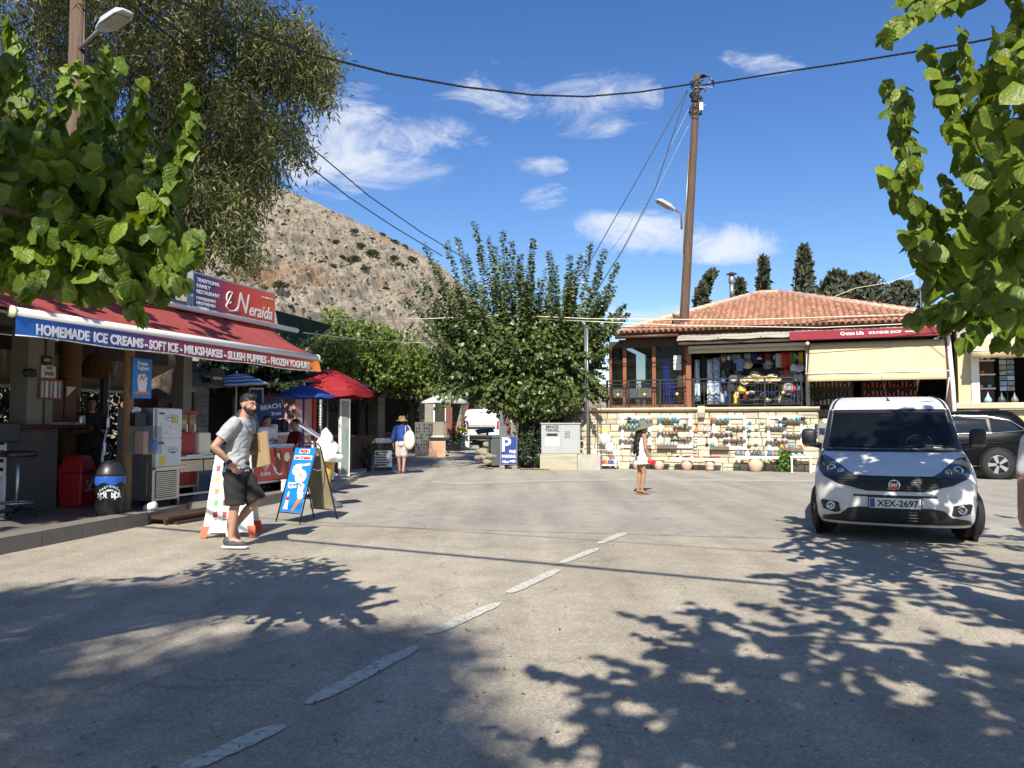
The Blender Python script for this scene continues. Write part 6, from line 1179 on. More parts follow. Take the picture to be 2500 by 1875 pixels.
MB().box(.5,6,2.0,2.1,2.05,3.8).build('back_wall',W('dark_void'),RB);MB().box(.5,6,.5,2.1,2.0,2.05).build('window_floor',W('shelf_wood'),RB);MB().box(.5,6,.5,2.1,3.72,3.8).build('window_ceiling',W('dark_void'),RB)
txt('THE LAKE KOURNAS',.14,RB,(2.0,.095,3.97),(1,0,0),(0,0,1),mat('gold_text',(.28,.24,.20),.5),.001,width=1.75)
b=MB();vs=[]
for i in range(21):
 for k,(y,z)in enumerate([(.05,3.86),(-.3,3.68),(-.62,3.50),(-.63,3.46),(-.62,3.25)]):vs.append((.22+5.6*i/20,y+.008*math.sin(i*1.1+k),z+.006*math.sin(i*.8)))
b.add(vs,[(5*i+k,5*i+5+k,5*i+6+k,5*i+k+1)for i in range(20)for k in range(4)])
aw2=thing('beige_awning','beige fabric awning with white front bar at the right edge','awning',M=SM@Matrix.Translation((10.85,-.2,0)));b.build('fabric',W('beige_cloth'),aw2,True,solid=.006);MB().box(.2,5.85,-.66,-.6,3.46,3.50).build('front_bar',W('white_paint'),aw2)
dp=thing('downpipe','white rain downpipe between the souvenir shop and the cream shop','pipe',M=SM@Matrix.Translation((10.72,-.3,0)));MB().tube([(.12,.25,4.30),(-.12,.1,4.28),(-.13,.05,4.15),(-.05,0,2.6),(.02,0,0)],.062,12).build('pipe',W('white_paint'),dp,True);[MB().lathe([(.075,-.03),(.075,.03)],12,(-.0,0,z)).build('bracket',W('white_paint'),dp,True)for z in(.8,)]
shl=thing('window_shelf','dark window shelves with pots in the cream shop','shelf',M=SM@Matrix.Translation((11.42,.2,0)));[MB().box(0,.42,0,.3,z,z+.03).build('board',W('white_paint'),shl)for z in(2.45,2.85,3.25)];MB().box(0,.45,.3,.34,2.05,3.7).build('back',W('dark_wood'),shl)
for i,(x,z,m_,lab)in enumerate([(.10,3.28,'white','larger white pot on the top shelf'),(.27,3.28,'white','smaller white pot on the top shelf'),(.12,2.88,'orange','small red bowl on the middle shelf'),(.08,2.48,'sand','sand coloured bowl on the lower shelf'),(.28,2.48,'sky blue','blue bowl on the lower shelf')]):o=link('pot',cup_mesh(m_,'cup'));s=.07 if i==0 else .055;o.matrix_world=SM@Matrix.Translation((11.42+x,.3,z))@Matrix.Diagonal((s,s,s*1.1,1));tag(o,lab+' in the cream shop window','pot','pots in the cream shop window')
pc=thing('postcard_stand','black revolving postcard stand in the cream shop window','stand',M=SM@Matrix.Translation((12.15,.35,2.05)));MB().lathe([(.02,0),(.02,1.6)],8).build('pole',W('black'),pc);[MB().box(-.18+.19*(k%2),-.01+.19*(k%2),-.02,0,.35+.15*(k//2),.47+.15*(k//2)).build('postcard',W(['pale_blue','camo','print_cloth','grey_felt','teal'][k%5]),pc)for k in range(14)]
bd=thing('magnet_board','tan wooden board covered in rows of small wooden tags','board',M=SM@Matrix.Translation((12.62,.22,2.05)));mat('tan_wood',(.46,.30,.12),.7,.15,4);MB().box(0,.95,0,.05,0,1.62).build('panel',W('tan_wood'),bd);MB().box(.95,1.9,-.05,0,0,1.62).build('panel',W('tan_wood'),bd);MB().box(.92,.98,-.03,.06,0,1.65).build('post',W('tan_wood'),bd)
b=MB();[b.box(.06+.17*c_,.20+.17*c_,-.015,0,.18+.135*r_,.28+.135*r_)for r_ in range(10)for c_ in range(5)];tg=b.build('tag_rows',mat('tan_tag',(.52,.34,.15),.6,.2,12),bd);tg['kind']='stuff'
for i,(x,m_,lab,s)in enumerate([(.72,'glaze_sky_blue','pale blue pierced lantern',.10),(1.05,'lantern_dark','black pierced lantern',.10),(1.36,'lantern_grey','grey pierced lantern',.095),(1.72,'glaze_orange','orange pierced lantern',.085),(1.95,'glaze_white','white pierced lantern',.08)]):
 o=link('lantern',MB().lathe([(.55,0),(.95,.35),(1,.7),(.75,1.2),(.38,1.75),(.12,2.5),(0,3.0)],16).mesh('lantern',W(m_),True));o.matrix_world=SM@Matrix.Translation((10.85+x,-.12,2.055))@Matrix.Diagonal((s,s,s*1.05,1));tag(o,lab+' standing on the cream shop ledge','lantern','lanterns on the cream shop ledge')
am=thing('antenna_mast','thin grey antenna mast with wires behind the tiled roof','mast',loc=P(2247,720,30)-Vector((0,0,P(2247,720,30).z-4)));hh=P(2247,612,30).z-4;MB().tube([(0,0,0),(0,0,hh)],.022,6).build('pole',W('galv'),am);MB().tube([(-.25,0,hh-.8),(.25,0,hh-.8)],.012,4).tube([(-.2,0,hh-1.0),(0,0,hh-.75)],.008,4).build('crossarm',W('galv'),am)
# ================================================================== VEHICLES
def cr1(xs,ys,x):  # Catmull-Rom through a table
 i=max(0,min(len(xs)-2,int(np.searchsorted(xs,x))-1));x0,x1=xs[i],xs[i+1];t_=min(1,max(0,(x-x0)/(x1-x0)))
 m0=(ys[i+1]-ys[i-1])/(xs[i+1]-xs[i-1])if i>0 else(ys[1]-ys[0])/(xs[1]-xs[0])
 m1=(ys[i+2]-ys[i])/(xs[i+2]-xs[i])if i+2<len(xs)else(ys[-1]-ys[-2])/(xs[-1]-xs[-2])
 h=x1-x0;return(2*t_**3-3*t_**2+1)*ys[i]+(t_**3-2*t_**2+t_)*h*m0+(-2*t_**3+3*t_**2)*ys[i+1]+(t_**3-t_**2)*h*m1
class Shell:
 """vehicle body as stacked plan outlines; the face towards -y is the one in detail"""
 def __init__(s,T,rear,n=2.6):s.T=T;s.z=[t[0]for t in T];s.rear=rear;s.n=n
 def par(s,z):return[cr1(s.z,[t[k]for t in s.T],z)for k in(1,2,3)]
 def y(s,x,z):
  hw,yf,cd=s.par(z);r_=min(1,abs(x)/hw);return yf+cd*(1-(1-r_**s.n)**(1/s.n))
 def build(s,parent,m,nz=64,name='body',hole=None):
  b=MB();ring=[];zs=sorted(set(list(np.linspace(s.z[0],s.z[-1],nz))+s.z));nx=29
  for z in zs:
   hw,yf,cd=s.par(z);row=[]
   for i in range(nx):
    q=math.sin((i/(nx-1)-.5)*math.pi);x=hw*q;row.append((x,s.y(x*.99999,z),z))
   ye=s.rear(z);side=[(hw,yf+cd+(ye-.25-yf-cd)*k/6,z)for k in range(1,7)]
   back=[(hw*math.cos(a),ye-.25+.25*math.sin(a),z)for a in np.linspace(.3,1.57,5)]
   row+=side+back+[(-x,y,z_)for x,y,z_ in reversed(back)]+[(-x,y,z_)for x,y,z_ in reversed(side)]
   ring.append(row)
  k=len(ring[0]);b.grid([p_ for r_ in ring for p_ in r_],k,len(ring),wrap=True);b.f.append(tuple(range(k-1,-1,-1)));b.m.append(0);o=len(b.v)-k;b.f.append(tuple(range(o,o+k)));b.m.append(0)
  if hole:
   keep=[i for i,f in enumerate(b.f)if not(len(f)==4 and all(v%k<nx for v in f)and hole(sum(b.v[v][0]for v in f)/4,sum(b.v[v][2]for v in f)/4))];b.f=[b.f[i]for i in keep];b.m=[b.m[i]for i in keep]
  return b.build(name,m,parent,True)
 def patch(s,poly,off,m,parent,name,nx=14,nz=12,thick=.0,sym=False):
  """patch that follows the body: polygon in (x,z), one x-interval per z row"""
  out=[]
  for sg in((1,-1)if sym else(1,)):
   zs=[p_[1]for p_ in poly];z0,z1=min(zs)+1e-4,max(zs)-1e-4;vs=[]
   zz=sorted(set(list(np.linspace(z0,z1,nz))+[min(max(q,z0),z1)for q in zs]))
   for z in zz:
    xs=[]
    for(xa,za),(xb,zb)in zip(poly,poly[1:]+poly[:1]):
     if(za-z)*(zb-z)<=0 and abs(za-zb)>1e-9:xs.append(xa+(xb-xa)*(z-za)/(zb-za))
    a,c=(min(xs),max(xs))if xs else(0,0)
    for i in range(nx):x=a+(c-a)*i/(nx-1);vs.append((sg*x,s.y(x,z)-off,z))
   b=MB();b.grid(vs,nx,len(zz));o=b.build(name,m,parent,True)
   if sg<0:o.data.flip_normals()
   out.append(o)
   if thick:md=o.modifiers.new('solid','SOLIDIFY');md.thickness=thick;md.offset=-1
  return out
 def line(s,pts,r_,m,parent,name,off=.0,nseg=6):
  P_=[]
  for(xa,za),(xb,zb)in zip(pts[:-1],pts[1:]):
   for k in range(nseg):t_=k/nseg;x,z=xa+(xb-xa)*t_,za+(zb-za)*t_;P_.append((x,s.y(x,z)-off,z))
  x,z=pts[-1];P_.append((x,s.y(x,z)-off,z));return MB().tube(P_,r_,5).build(name,m,parent,True)
mat('van_white',(.56,.55,.52),.38,.05,5,coat=.2,col2=(.68,.675,.65),detail=8);mat('car_black',(.003,.0035,.005),.3,.05,2,coat=.05,spec=.15);glass('screen_glass',(.010,.013,.015),.50,.02);mat('seat_cloth',(.10,.10,.105),.8,.2,20);mat('car_glass',(.006,.008,.010),.03,.0,spec=.8);mat('lamp_glass',(.05,.055,.06),.06,.3,14,spec=.8);mat('lamp_chrome',(.55,.56,.58),.12,.1,metal=.9)
mat('tail_red',(.35,.008,.012),.15,.1);mat('trim_black',(.014,.014,.015),.5,.15,20);mat('plate_white',(.72,.72,.68),.4,.05);mat('chrome',(.7,.7,.72),.12,.02,metal=1.)
def wheel(parent,c,r_,w,axis_rz=0.,spokes=5,rim='steel'):
 M_=Matrix.Translation(c)@Matrix.Rotation(axis_rz,4,'Z')@Matrix.Rotation(R(90),4,'Y')
 o=MB().lathe([(r_*.62,-w/2+.02),(r_*.93,-w/2),(r_,-w/2+.03),(r_,w/2-.03),(r_*.93,w/2),(r_*.62,w/2-.02)],32,M=M_).build('wheel',W('rubber'),parent,True)
 b=MB();b.lathe([(0,0),(r_*.60,0),(r_*.63,.03),(r_*.63,-.03),(0,-.03)],28,M=M_@Matrix.Translation((0,0,-w*.22)),caps=False);b.build('rim_back',W('black'),o)
 for sd_ in(-1,1):
  b=MB();M2=M_@Matrix.Translation((0,0,sd_*(w/2-.03)));b.lathe([(r_*.60,-.015),(r_*.66,.0),(r_*.66,.012),(r_*.60,.012)],28,M=M2,caps=False);b.lathe([(0,.02),(r_*.14,.02),(r_*.16,0),(0,0)],14,M=M2)
  for k in range(spokes):
   a=2*math.pi*k/spokes+.3;ca,sa=math.cos(a),math.sin(a);n_=(-sa,ca);h0,h1=r_*.07,r_*.14
   pts=[(ca*r_*.1+n_[0]*h0,sa*r_*.1+n_[1]*h0),(ca*r_*.62+n_[0]*h1,sa*r_*.62+n_[1]*h1),(ca*r_*.62-n_[0]*h1,sa*r_*.62-n_[1]*h1),(ca*r_*.1-n_[0]*h0,sa*r_*.1-n_[1]*h0)]
   b.add([(x,y,.012)for x,y in pts]+[(x,y,-.012)for x,y in pts],[(0,1,2,3),(7,6,5,4),(0,4,5,1),(1,5,6,2),(2,6,7,3),(3,7,4,0)],0,M2)
  b.build('rim',W(rim),o,False)
 return o
 # ---- white van facing the camera
VB=R(-24.4);vp=P(2181,1100,9.2);van=thing('white_van','white compact van facing the camera in dappled shade','van',loc=(vp.x,vp.y,0),rz=VB)
T=[(.20,.83,.10,.42),(.27,.865,.03,.46),(.40,.885,.0,.50),(.55,.90,.0,.52),(.66,.905,.015,.52),(.745,.905,.04,.52),(.79,.905,.075,.52),(.83,.903,.15,.50),(.88,.898,.28,.47),(.95,.885,.48,.44),(1.02,.868,.70,.42),(1.075,.852,.90,.40),(1.11,.845,.985,.38),(1.20,.832,1.09,.36),(1.35,.812,1.28,.34),(1.50,.79,1.47,.32),(1.62,.770,1.63,.30),(1.68,.757,1.73,.30),(1.74,.738,1.90,.32),(1.79,.71,2.15,.36),(1.83,.67,2.55,.40),(1.85,.58,3.1,.4)]
V=Shell(T,lambda z:4.38-.05*max(0,z-1));V.build(van,W('van_white'),110,hole=lambda x,z:1.115<z<1.605 and abs(x)<np.interp(z,[1.1,1.25,1.6],[.775,.745,.70]))
V.patch([(-.80,1.085),(.80,1.085),(.765,1.25),(.725,1.60),(.70,1.63),(-.70,1.63),(-.725,1.60),(-.765,1.25)],.006,W('screen_glass'),van,'windscreen',26,18)
V.patch([(-.715,1.585),(.715,1.585),(.70,1.632),(-.70,1.632)],.009,W('trim_black'),van,'windscreen_band',24,5)
MB().box(-.76,.76,1.12,1.75,.98,1.085).build('dashboard',W('trim_black'),van,bevel=.04)
for x in(-.38,.38):
 st_=MB().box(x-.25,x+.25,2.15,2.32,.75,1.36).build('seat_back',W('seat_cloth'),van,bevel=.06);MB().box(x-.13,x+.13,2.17,2.29,1.40,1.58).build('headrest',W('seat_cloth'),st_,bevel=.04)
MB().tube([(.38+.18*math.cos(a),1.72+.05*math.sin(a),1.12+.16*math.sin(a))for a in np.arange(0,6.28,.35)],.016,6,closed=True).build('steering_wheel',W('black'),van,True)
MB().cbox((0,1.62,1.56),(.2,.03,.06)).build('rear_mirror',W('black'),van,bevel=.01);MB().box(-.66,.66,4.02,4.04,1.15,1.55).build('rear_window',W('pale_blue'),van);MB().box(-.80,.80,2.6,2.64,.3,1.18).build('bulkhead',W('trim_black'),van)
V.patch([(.755,1.09),(.842,1.09),(.80,1.35),(.755,1.62),(.715,1.645)],.008,W('trim_black'),van,'windscreen_pillar',5,10,sym=True)
V.patch([(-.83,1.065),(.83,1.065),(.80,1.10),(-.80,1.10)],.010,W('trim_black'),van,'cowl',26,4)
for s in(-1,1):V.line([(s*.715,1.64),(s*.70,1.70),(s*.675,1.76),(s*.64,1.81),(s*.6,1.84)],.016,W('trim_black'),van,'roof_strip',.0)
V.patch([(-.80,.785),(-.62,.70),(-.30,.625),(.30,.625),(.62,.70),(.80,.785),(.42,.795),(0,.79),(-.42,.795)],.012,W('trim_black'),van,'grille',30,12,.02)
for k in range(5):z=.645+.026*k;w_=.40+.06*k;V.line([(-w_,z),(0,z),(w_,z)],.005,W('black_plastic'),van,'grille_bar',.016,10)
V.patch([(.40,.797),(.50,.845),(.60,.92),(.70,.985),(.78,1.015),(.845,1.01),(.870,.95),(.86,.86),(.80,.79),(.66,.778)],.010,W('lamp_glass'),van,'headlight',12,14,.01,True)
for s in(-1,1):
 for(x,z,r_)in((.70,.865,.055),(.59,.84,.038)):
  y=V.y(x,z);MB().lathe([(0,.0),(r_*.5,.004),(r_,.018),(r_*1.05,.012)],16,M=Matrix.Translation((s*x,y-.012,z))@Matrix.Rotation(R(90),4,'X')@Matrix.Rotation(R(-18)*s,4,'Y')).build('headlight_bulb',W('lamp_chrome'),van,True)
V.patch([(-.45,.555),(.45,.555),(.45,.578),(-.45,.578)],.006,W('trim_black'),van,'air_slot',16,3)
V.patch([(-.82,.235),(.82,.235),(.80,.29),(.60,.33),(.52,.405),(.40,.43),(-.40,.43),(-.52,.405),(-.60,.33),(-.80,.29)],.008,W('trim_black'),van,'lower_grille',34,12,.02)
for k in range(4):V.line([(-.40,.28+.034*k),(0,.28+.034*k),(.40,.28+.034*k)],.006,W('black_plastic'),van,'grille_bar',.014,10)
V.patch([(.60,.36),(.66,.34),(.80,.375),(.83,.47),(.80,.49),(.62,.47)],.010,W('trim_black'),van,'fog_lamp_surround',10,8,.015,True)
for s in(-1,1):MB().lathe([(0,.006),(.03,.01),(.045,.02),(.055,.01)],16,M=Matrix.Translation((s*.705,V.y(.705,.42)-.016,.42))@Matrix.Rotation(R(90),4,'X')).build('fog_lamp',W('lamp_chrome'),van,True)
yb_=V.y(0,.705)-.02;MB().lathe([(0,.012),(.06,.012),(.066,.006),(.066,0)],24,M=Matrix.Translation((0,yb_,.70))@Matrix.Rotation(R(90),4,'X')).build('badge',W('chrome'),van,True);MB().lathe([(0,.002),(.052,.002),(.052,0)],24,M=Matrix.Translation((0,yb_-.012,.70))@Matrix.Rotation(R(90),4,'X')).build('badge_disc',mat('badge_red',(.10,.008,.012),.3),van);txt('FIAT',.05,van,(0,yb_-.016,.682),(1,0,0),(0,0,1),W('chrome'),.001,width=.075)
yp=V.y(0,.48)-.03;MB().box(-.275,.275,yp,yp+.012,.425,.545).build('number_plate',W('plate_white'),van,bevel=.004);MB().box(-.287,.287,yp+.005,yp+.02,.413,.557).build('plate_holder',W('trim_black'),van);MB().box(-.268,-.215,yp-.002,yp,.433,.537).build('plate_band',W('navy_print'),van);txt('XEX-2697',.105,van,(.03,yp-.003,.448),(1,0,0),(0,0,1),W('black_print'),.002,width=.44)
for s in(-1,1):V.line([(s*.845,.99),(s*.835,1.03),(s*.815,1.07)],.006,W('trim_black'),van,'bonnet_seam',.0,5)
V.line([(-.42,.797),(0,.793),(.42,.797)],.007,W('trim_black'),van,'bonnet_seam',.004,12)
for s in(-1,1):
 mr_o=MB().cbox((s*1.0,1.10,1.245),(.19,.12,.235)).build('mirror',W('trim_black'),van,True,bevel=.05);MB().box(s*1.0-.075,s*1.0+.075,1.034,1.04,1.14,1.17).build('mirror_band',W('lamp_glass'),mr_o);MB().tube([(s*.84,1.12,1.13),(s*.98,1.10,1.16)],.04,8).build('mirror_arm',W('trim_black'),mr_o,True)
MB().tube([(.02,1.95,1.755),(.0,2.0,1.80)],[.018,.008],8).tube([(0,2.0,1.80),(-.06,2.12,2.12)],[.005,.003],5).build('aerial',W('black'),van,True)
for s,a in((-1,.3),(1,.3)):wheel(van,(s*.815,.88,.315),.315,.205,a,5,'grey_metal')
for s in(-1,1):wheel(van,(s*.80,3.65,.315),.315,.205,0,5,'grey_metal')
for(xa,xb,zo)in((-.70,-.05,1.105),(.05,.70,1.10)):
 V.line([(xa,1.115),((xa+xb)/2,1.15),(xb,1.125)],.009,W('trim_black'),van,'wiper',.022,8)
for s in(-1,1):V.line([(s*.885,.76),(s*.893,.62),(s*.88,.50)],.004,W('trim_black'),van,'bumper_seam',.0,6)
V.line([(-.05,.545),(-.02,.50),(.02,.50),(.05,.545)],.002,W('trim_black'),van,'tow_cover',.002,4)
V.patch([(.50,1.12),(.60,1.12),(.60,1.15),(.50,1.15)],.009,W('plate_white'),van,'windscreen_sticker',4,3)
for s in(-1,1):b=MB();b.lathe([(.40,-.02),(.40,.03)],26,M=Matrix.Translation((s*.89,.88,.34))@Matrix.Rotation(R(90),4,'Y'));b.build('wheel_arch',W('trim_black'),van,True)
MB().box(-.80,.80,.35,4.1,.20,.26).build('underbody',W('black'),van)
# ---- white van parked up the street, seen from behind
v2p=P(1174,1100,38);van2=thing('parked_van','white panel van parked up the street, rear doors towards the camera','van',loc=(v2p.x,38,gz(38)),rz=R(-5))
T2=[(.28,.86,.06,.10),(.40,.89,.0,.10),(.55,.90,.0,.10),(.70,.90,.02,.09),(1.0,.895,.03,.09),(1.3,.87,.06,.09),(1.55,.83,.12,.10),(1.68,.79,.18,.12),(1.76,.72,.28,.15),(1.80,.60,.45,.2)]
V2=Shell(T2,lambda z:4.1-max(0,z-.95)*1.4,3.4);V2.build(van2,W('van_white'),40)
V2.patch([(-.88,.30),(.88,.30),(.885,.52),(-.885,.52)],.012,W('trim_black'),van2,'bumper',20,5,.02);V2.patch([(.77,.80),(.875,.80),(.865,1.20),(.80,1.22)],.01,W('tail_red'),van2,'tail_light',5,10,.01,True)
V2.patch([(-.70,.80),(.70,.80),(.70,.92),(-.70,.92)],.008,W('trim_black'),van2,'handle_strip',14,3);V2.line([(0,.54),(0,1.2),(0,1.6)],.008,W('grey_metal'),van2,'door_seam');V2.patch([(-.72,.95),(-.04,.95),(-.04,1.55),(-.66,1.55)],.004,W('van_white'),van2,'rear_door',10,8,.01);V2.patch([(.04,.95),(.72,.95),(.66,1.55),(.04,1.55)],.004,W('van_white'),van2,'rear_door',10,8,.01)
MB().box(-.16,.36,-.035,-.015,.56,.67).build('number_plate',W('plate_white'),van2);txt('YNZ-7856',.09,van2,(.10,-.038,.585),(1,0,0),(0,0,1),W('black_print'),.002,width=.42);MB().box(-.12,.12,.10,.14,1.60,1.63).build('brake_light',W('trim_black'),van2)
for s in(-1,1):wheel(van2,(s*.78,.75,.30),.30,.2,0,5);wheel(van2,(s*.78,3.4,.30),.30,.2,0,5)
MB().box(.84,.91,2.6,3.4,1.05,1.45).build('cab_window',W('car_glass'),van2);MB().ell((1.02,3.2,1.05),(.1,.06,.12),10,8).build('mirror',W('trim_black'),van2,True)
# ---- black SUV on the right
SUVM=SM@Matrix.Translation((11.46-1.42,-1.5,0));suv=thing('black_suv','black SUV with chrome window line parked behind the white van','car',M=SUVM)
sz=[.24,.34,.50,.75,.98,1.08,1.16,1.40,1.60,1.72,1.80,1.84];sxf=[-2.25,-2.35,-2.42,-2.44,-2.35,-1.9,-1.15,-.80,-.42,-.05,.4,.9];sxr=[2.25,2.32,2.40,2.44,2.42,2.40,2.37,2.24,2.10,1.98,1.85,1.6];shw=[.88,.93,.965,.98,.975,.955,.93,.85,.77,.70,.60,.40]
b=MB();rows=[]
for z in np.linspace(sz[0],sz[-1],44):
 xf,xr,hw=cr1(sz,sxf,z),cr1(sz,sxr,z),cr1(sz,shw,z);c_,L2=(xf+xr)/2,(xr-xf)/2;row=[]
 for i in range(56):
  a=2*math.pi*i/56;ca,sa=math.cos(a),math.sin(a);row.append((c_+L2*math.copysign(abs(ca)**.32,ca),.98+hw*math.copysign(abs(sa)**.32,sa),z))
 rows+=row
b.grid(rows,56,44,wrap=True);b.f.append(tuple(range(43*56,44*56)));b.m.append(0);b.build('body',W('car_black'),suv,True)
def sy(z):return .98-cr1(sz,shw,z)
def spatch(poly,off,m,name):
 zs=[p_[1]for p_ in poly];vs=[];zz=sorted(set(list(np.linspace(min(zs)+1e-4,max(zs)-1e-4,8))))
 for z in zz:
  xs=[xa+(xb-xa)*(z-za)/(zb-za)for(xa,za),(xb,zb)in zip(poly,poly[1:]+poly[:1])if(za-z)*(zb-z)<=0 and abs(za-zb)>1e-9]
  for i in range(10):vs.append((min(xs)+(max(xs)-min(xs))*i/9,sy(z)-off,z))
 b=MB();b.grid(vs,10,len(zz));return b.build(name,m,suv,True)
spatch([(-.75,1.18),(.30,1.20),(.30,1.64),(-.20,1.63),(-.5,1.45)],.006,W('car_glass'),'side_window');spatch([(.36,1.20),(1.25,1.22),(1.20,1.63),(.36,1.645)],.006,W('car_glass'),'side_window');spatch([(1.31,1.22),(1.98,1.30),(1.72,1.52),(1.28,1.62)],.006,W('car_glass'),'side_window')
top=[(-.25,1.66),(.5,1.68),(1.2,1.665),(1.75,1.55),(2.08,1.30)];MB().tube([(x,sy(z)-.012,z)for x,z in top],.013,6).build('chrome_strip',W('chrome'),suv,True);MB().tube([(x,sy(z)-.012,z)for x,z in[(-.8,1.16),(.5,1.19),(1.3,1.21),(2.08,1.29)]],.013,6).build('chrome_strip',W('chrome'),suv,True)
MB().tube([(x,sy(z)-.0,z)for x,z in[(-2.1,.92),(0,.95),(1.5,.96),(2.3,.94)]],.012,5).build('shoulder_line',W('car_black'),suv,True)
MB().tube([(-1.0,.0,.34),(1.0,.0,.34)],.03,8).build('side_step',W('chrome'),suv,True)
for x in(-1.50,1.42):
 MB().lathe([(.45,-.02),(.45,.04)],30,M=Matrix.Translation((x,.02,.39))@Matrix.Rotation(R(90),4,'X')).build('wheel_arch',W('black'),suv,True)
 for y in(.09,1.87):wheel(suv,(x,y,.385),.385,.26,R(90),5,'steel')
for x in(.33,1.28):MB().tube([(x,sy(z)-.003,z)for z in(.42,.8,1.15)],.005,4).build('door_seam',W('black'),suv)
for x in(.05,1.0):MB().cbox((x,sy(.98)-.02,1.0),(.2,.03,.03)).build('door_handle',W('car_black'),suv,bevel=.01)
MB().cbox((-.95,-.08,1.22),(.16,.2,.16)).build('mirror',W('car_black'),suv,bevel=.04)
# ================================================================== TREES AND PLANTS
mat('bark',(.17,.13,.09),.95,.35,5,.7,14,stretch=(4,4,.8));mat('bark_dark',(.085,.065,.05),.95,.35,5,.7,14,stretch=(4,4,.8));mat('twig',(.13,.11,.055),.8,.2,8)
mat('leaf_lime',(.130,.198,.023),.38,.22,9,.5,42,island=.40,transl=.34,spec=.4);mat('leaf_mul',(.14,.205,.023),.38,.22,9,.5,34,island=.40,transl=.34,spec=.4)
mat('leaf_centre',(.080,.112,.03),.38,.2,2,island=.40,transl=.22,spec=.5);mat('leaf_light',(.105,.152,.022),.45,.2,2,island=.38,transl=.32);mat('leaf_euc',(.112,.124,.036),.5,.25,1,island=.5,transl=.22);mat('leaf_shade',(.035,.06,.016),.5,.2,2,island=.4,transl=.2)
mat('leaf_cyp',(.055,.062,.034),.8,.3,.8,island=.35);mat('leaf_olea',(.035,.06,.025),.4,.2,2,island=.35,transl=.15)
def veined(name,base,av):
 """near leaves: midrib and side veins in leaf space"""
 m=W(base).copy();m.name=name;MATS[name]=m;t=m.node_tree;L=t.links.new;N=t.nodes.new;b=t.nodes['Principled BSDF']
 def mth(op,a,c=None):
  n=N('ShaderNodeMath');n.operation=op
  for i,v in enumerate((a,c)):
   if v is None:continue
   if isinstance(v,(int,float)):n.inputs[i].default_value=v
   else:L(v,n.inputs[i])
  return n.outputs[0]
 sp=N('ShaderNodeSeparateXYZ');L(N('ShaderNodeTexCoord').outputs['Object'],sp.inputs[0]);ax=mth('MULTIPLY',mth('ABSOLUTE',sp.outputs[0]),1/av);y=mth('MULTIPLY',sp.outputs[1],1/av)
 mid=mth('MAXIMUM',mth('SUBTRACT',1.,mth('DIVIDE',ax,.028)),0.)
 sv=mth('MAXIMUM',mth('MULTIPLY',mth('SUBTRACT',mth('SINE',mth('MULTIPLY',mth('SUBTRACT',y,mth('MULTIPLY',ax,.8)),32.)),.86),6.),0.)
 vein=mth('MINIMUM',mth('MAXIMUM',mid,mth('MULTIPLY',sv,.6)),1.)
 src=b.inputs['Base Color'].links[0].from_socket;mx=N('ShaderNodeMixRGB');L(mth('MULTIPLY',vein,.26),mx.inputs[0]);L(src,mx.inputs[1]);mx.inputs[2].default_value=(.34,.40,.10,1);L(mx.outputs[0],b.inputs['Base Color'])
 old=b.inputs['Normal'].links[0].from_socket;bp=N('ShaderNodeBump');bp.inputs['Strength'].default_value=.22;bp.inputs['Distance'].default_value=.003;L(mth('MULTIPLY',mth('SINE',mth('MULTIPLY',mth('SUBTRACT',y,mth('MULTIPLY',ax,.8)),32.)),-1.),bp.inputs['Height']);L(old,bp.inputs['Normal']);L(bp.outputs[0],b.inputs['Normal'])
 return m
def proj(p):
 x,y,z=p[0],p[1],p[2]-CAMH;f=y*CP+z*SP
 if f<.1:return None
 return 1250+FPX*x/f,937.5-FPX*(z*CP-y*SP)/f
def in_frame(p,mg=40):
 q=proj(p);return q is not None and-mg<q[0]<2500+mg and-mg<q[1]<1875+mg
def in_poly(u,v,poly):
 c=False
 for(xa,ya),(xb,yb)in zip(poly,poly[1:]+poly[:1]):
  if(ya>v)!=(yb>v)and u<(xb-xa)*(v-ya)/(yb-ya)+xa:c=not c
 return c
def limbs(parent,paths,m,name='limb'):
 for pts,r0,r1 in paths:
  n_=len(pts);MB().tube(pts,[r0+(r1-r0)*i/(n_-1)for i in range(n_)],9).build(name,m,parent,True)
def bent(a,b_,k=5,wob=.12):
 a,b_=Vector(a),Vector(b_);L_=(b_-a).length;out=[]
 for i in range(k+1):
  t_=i/k;p=a.lerp(b_,t_);w_=math.sin(math.pi*t_)*wob*L_;out.append(p+Vector((random.uniform(-1,1),random.uniform(-1,1),random.uniform(-.3,1)))*w_*(0 if i in(0,k)else .6))
 return out
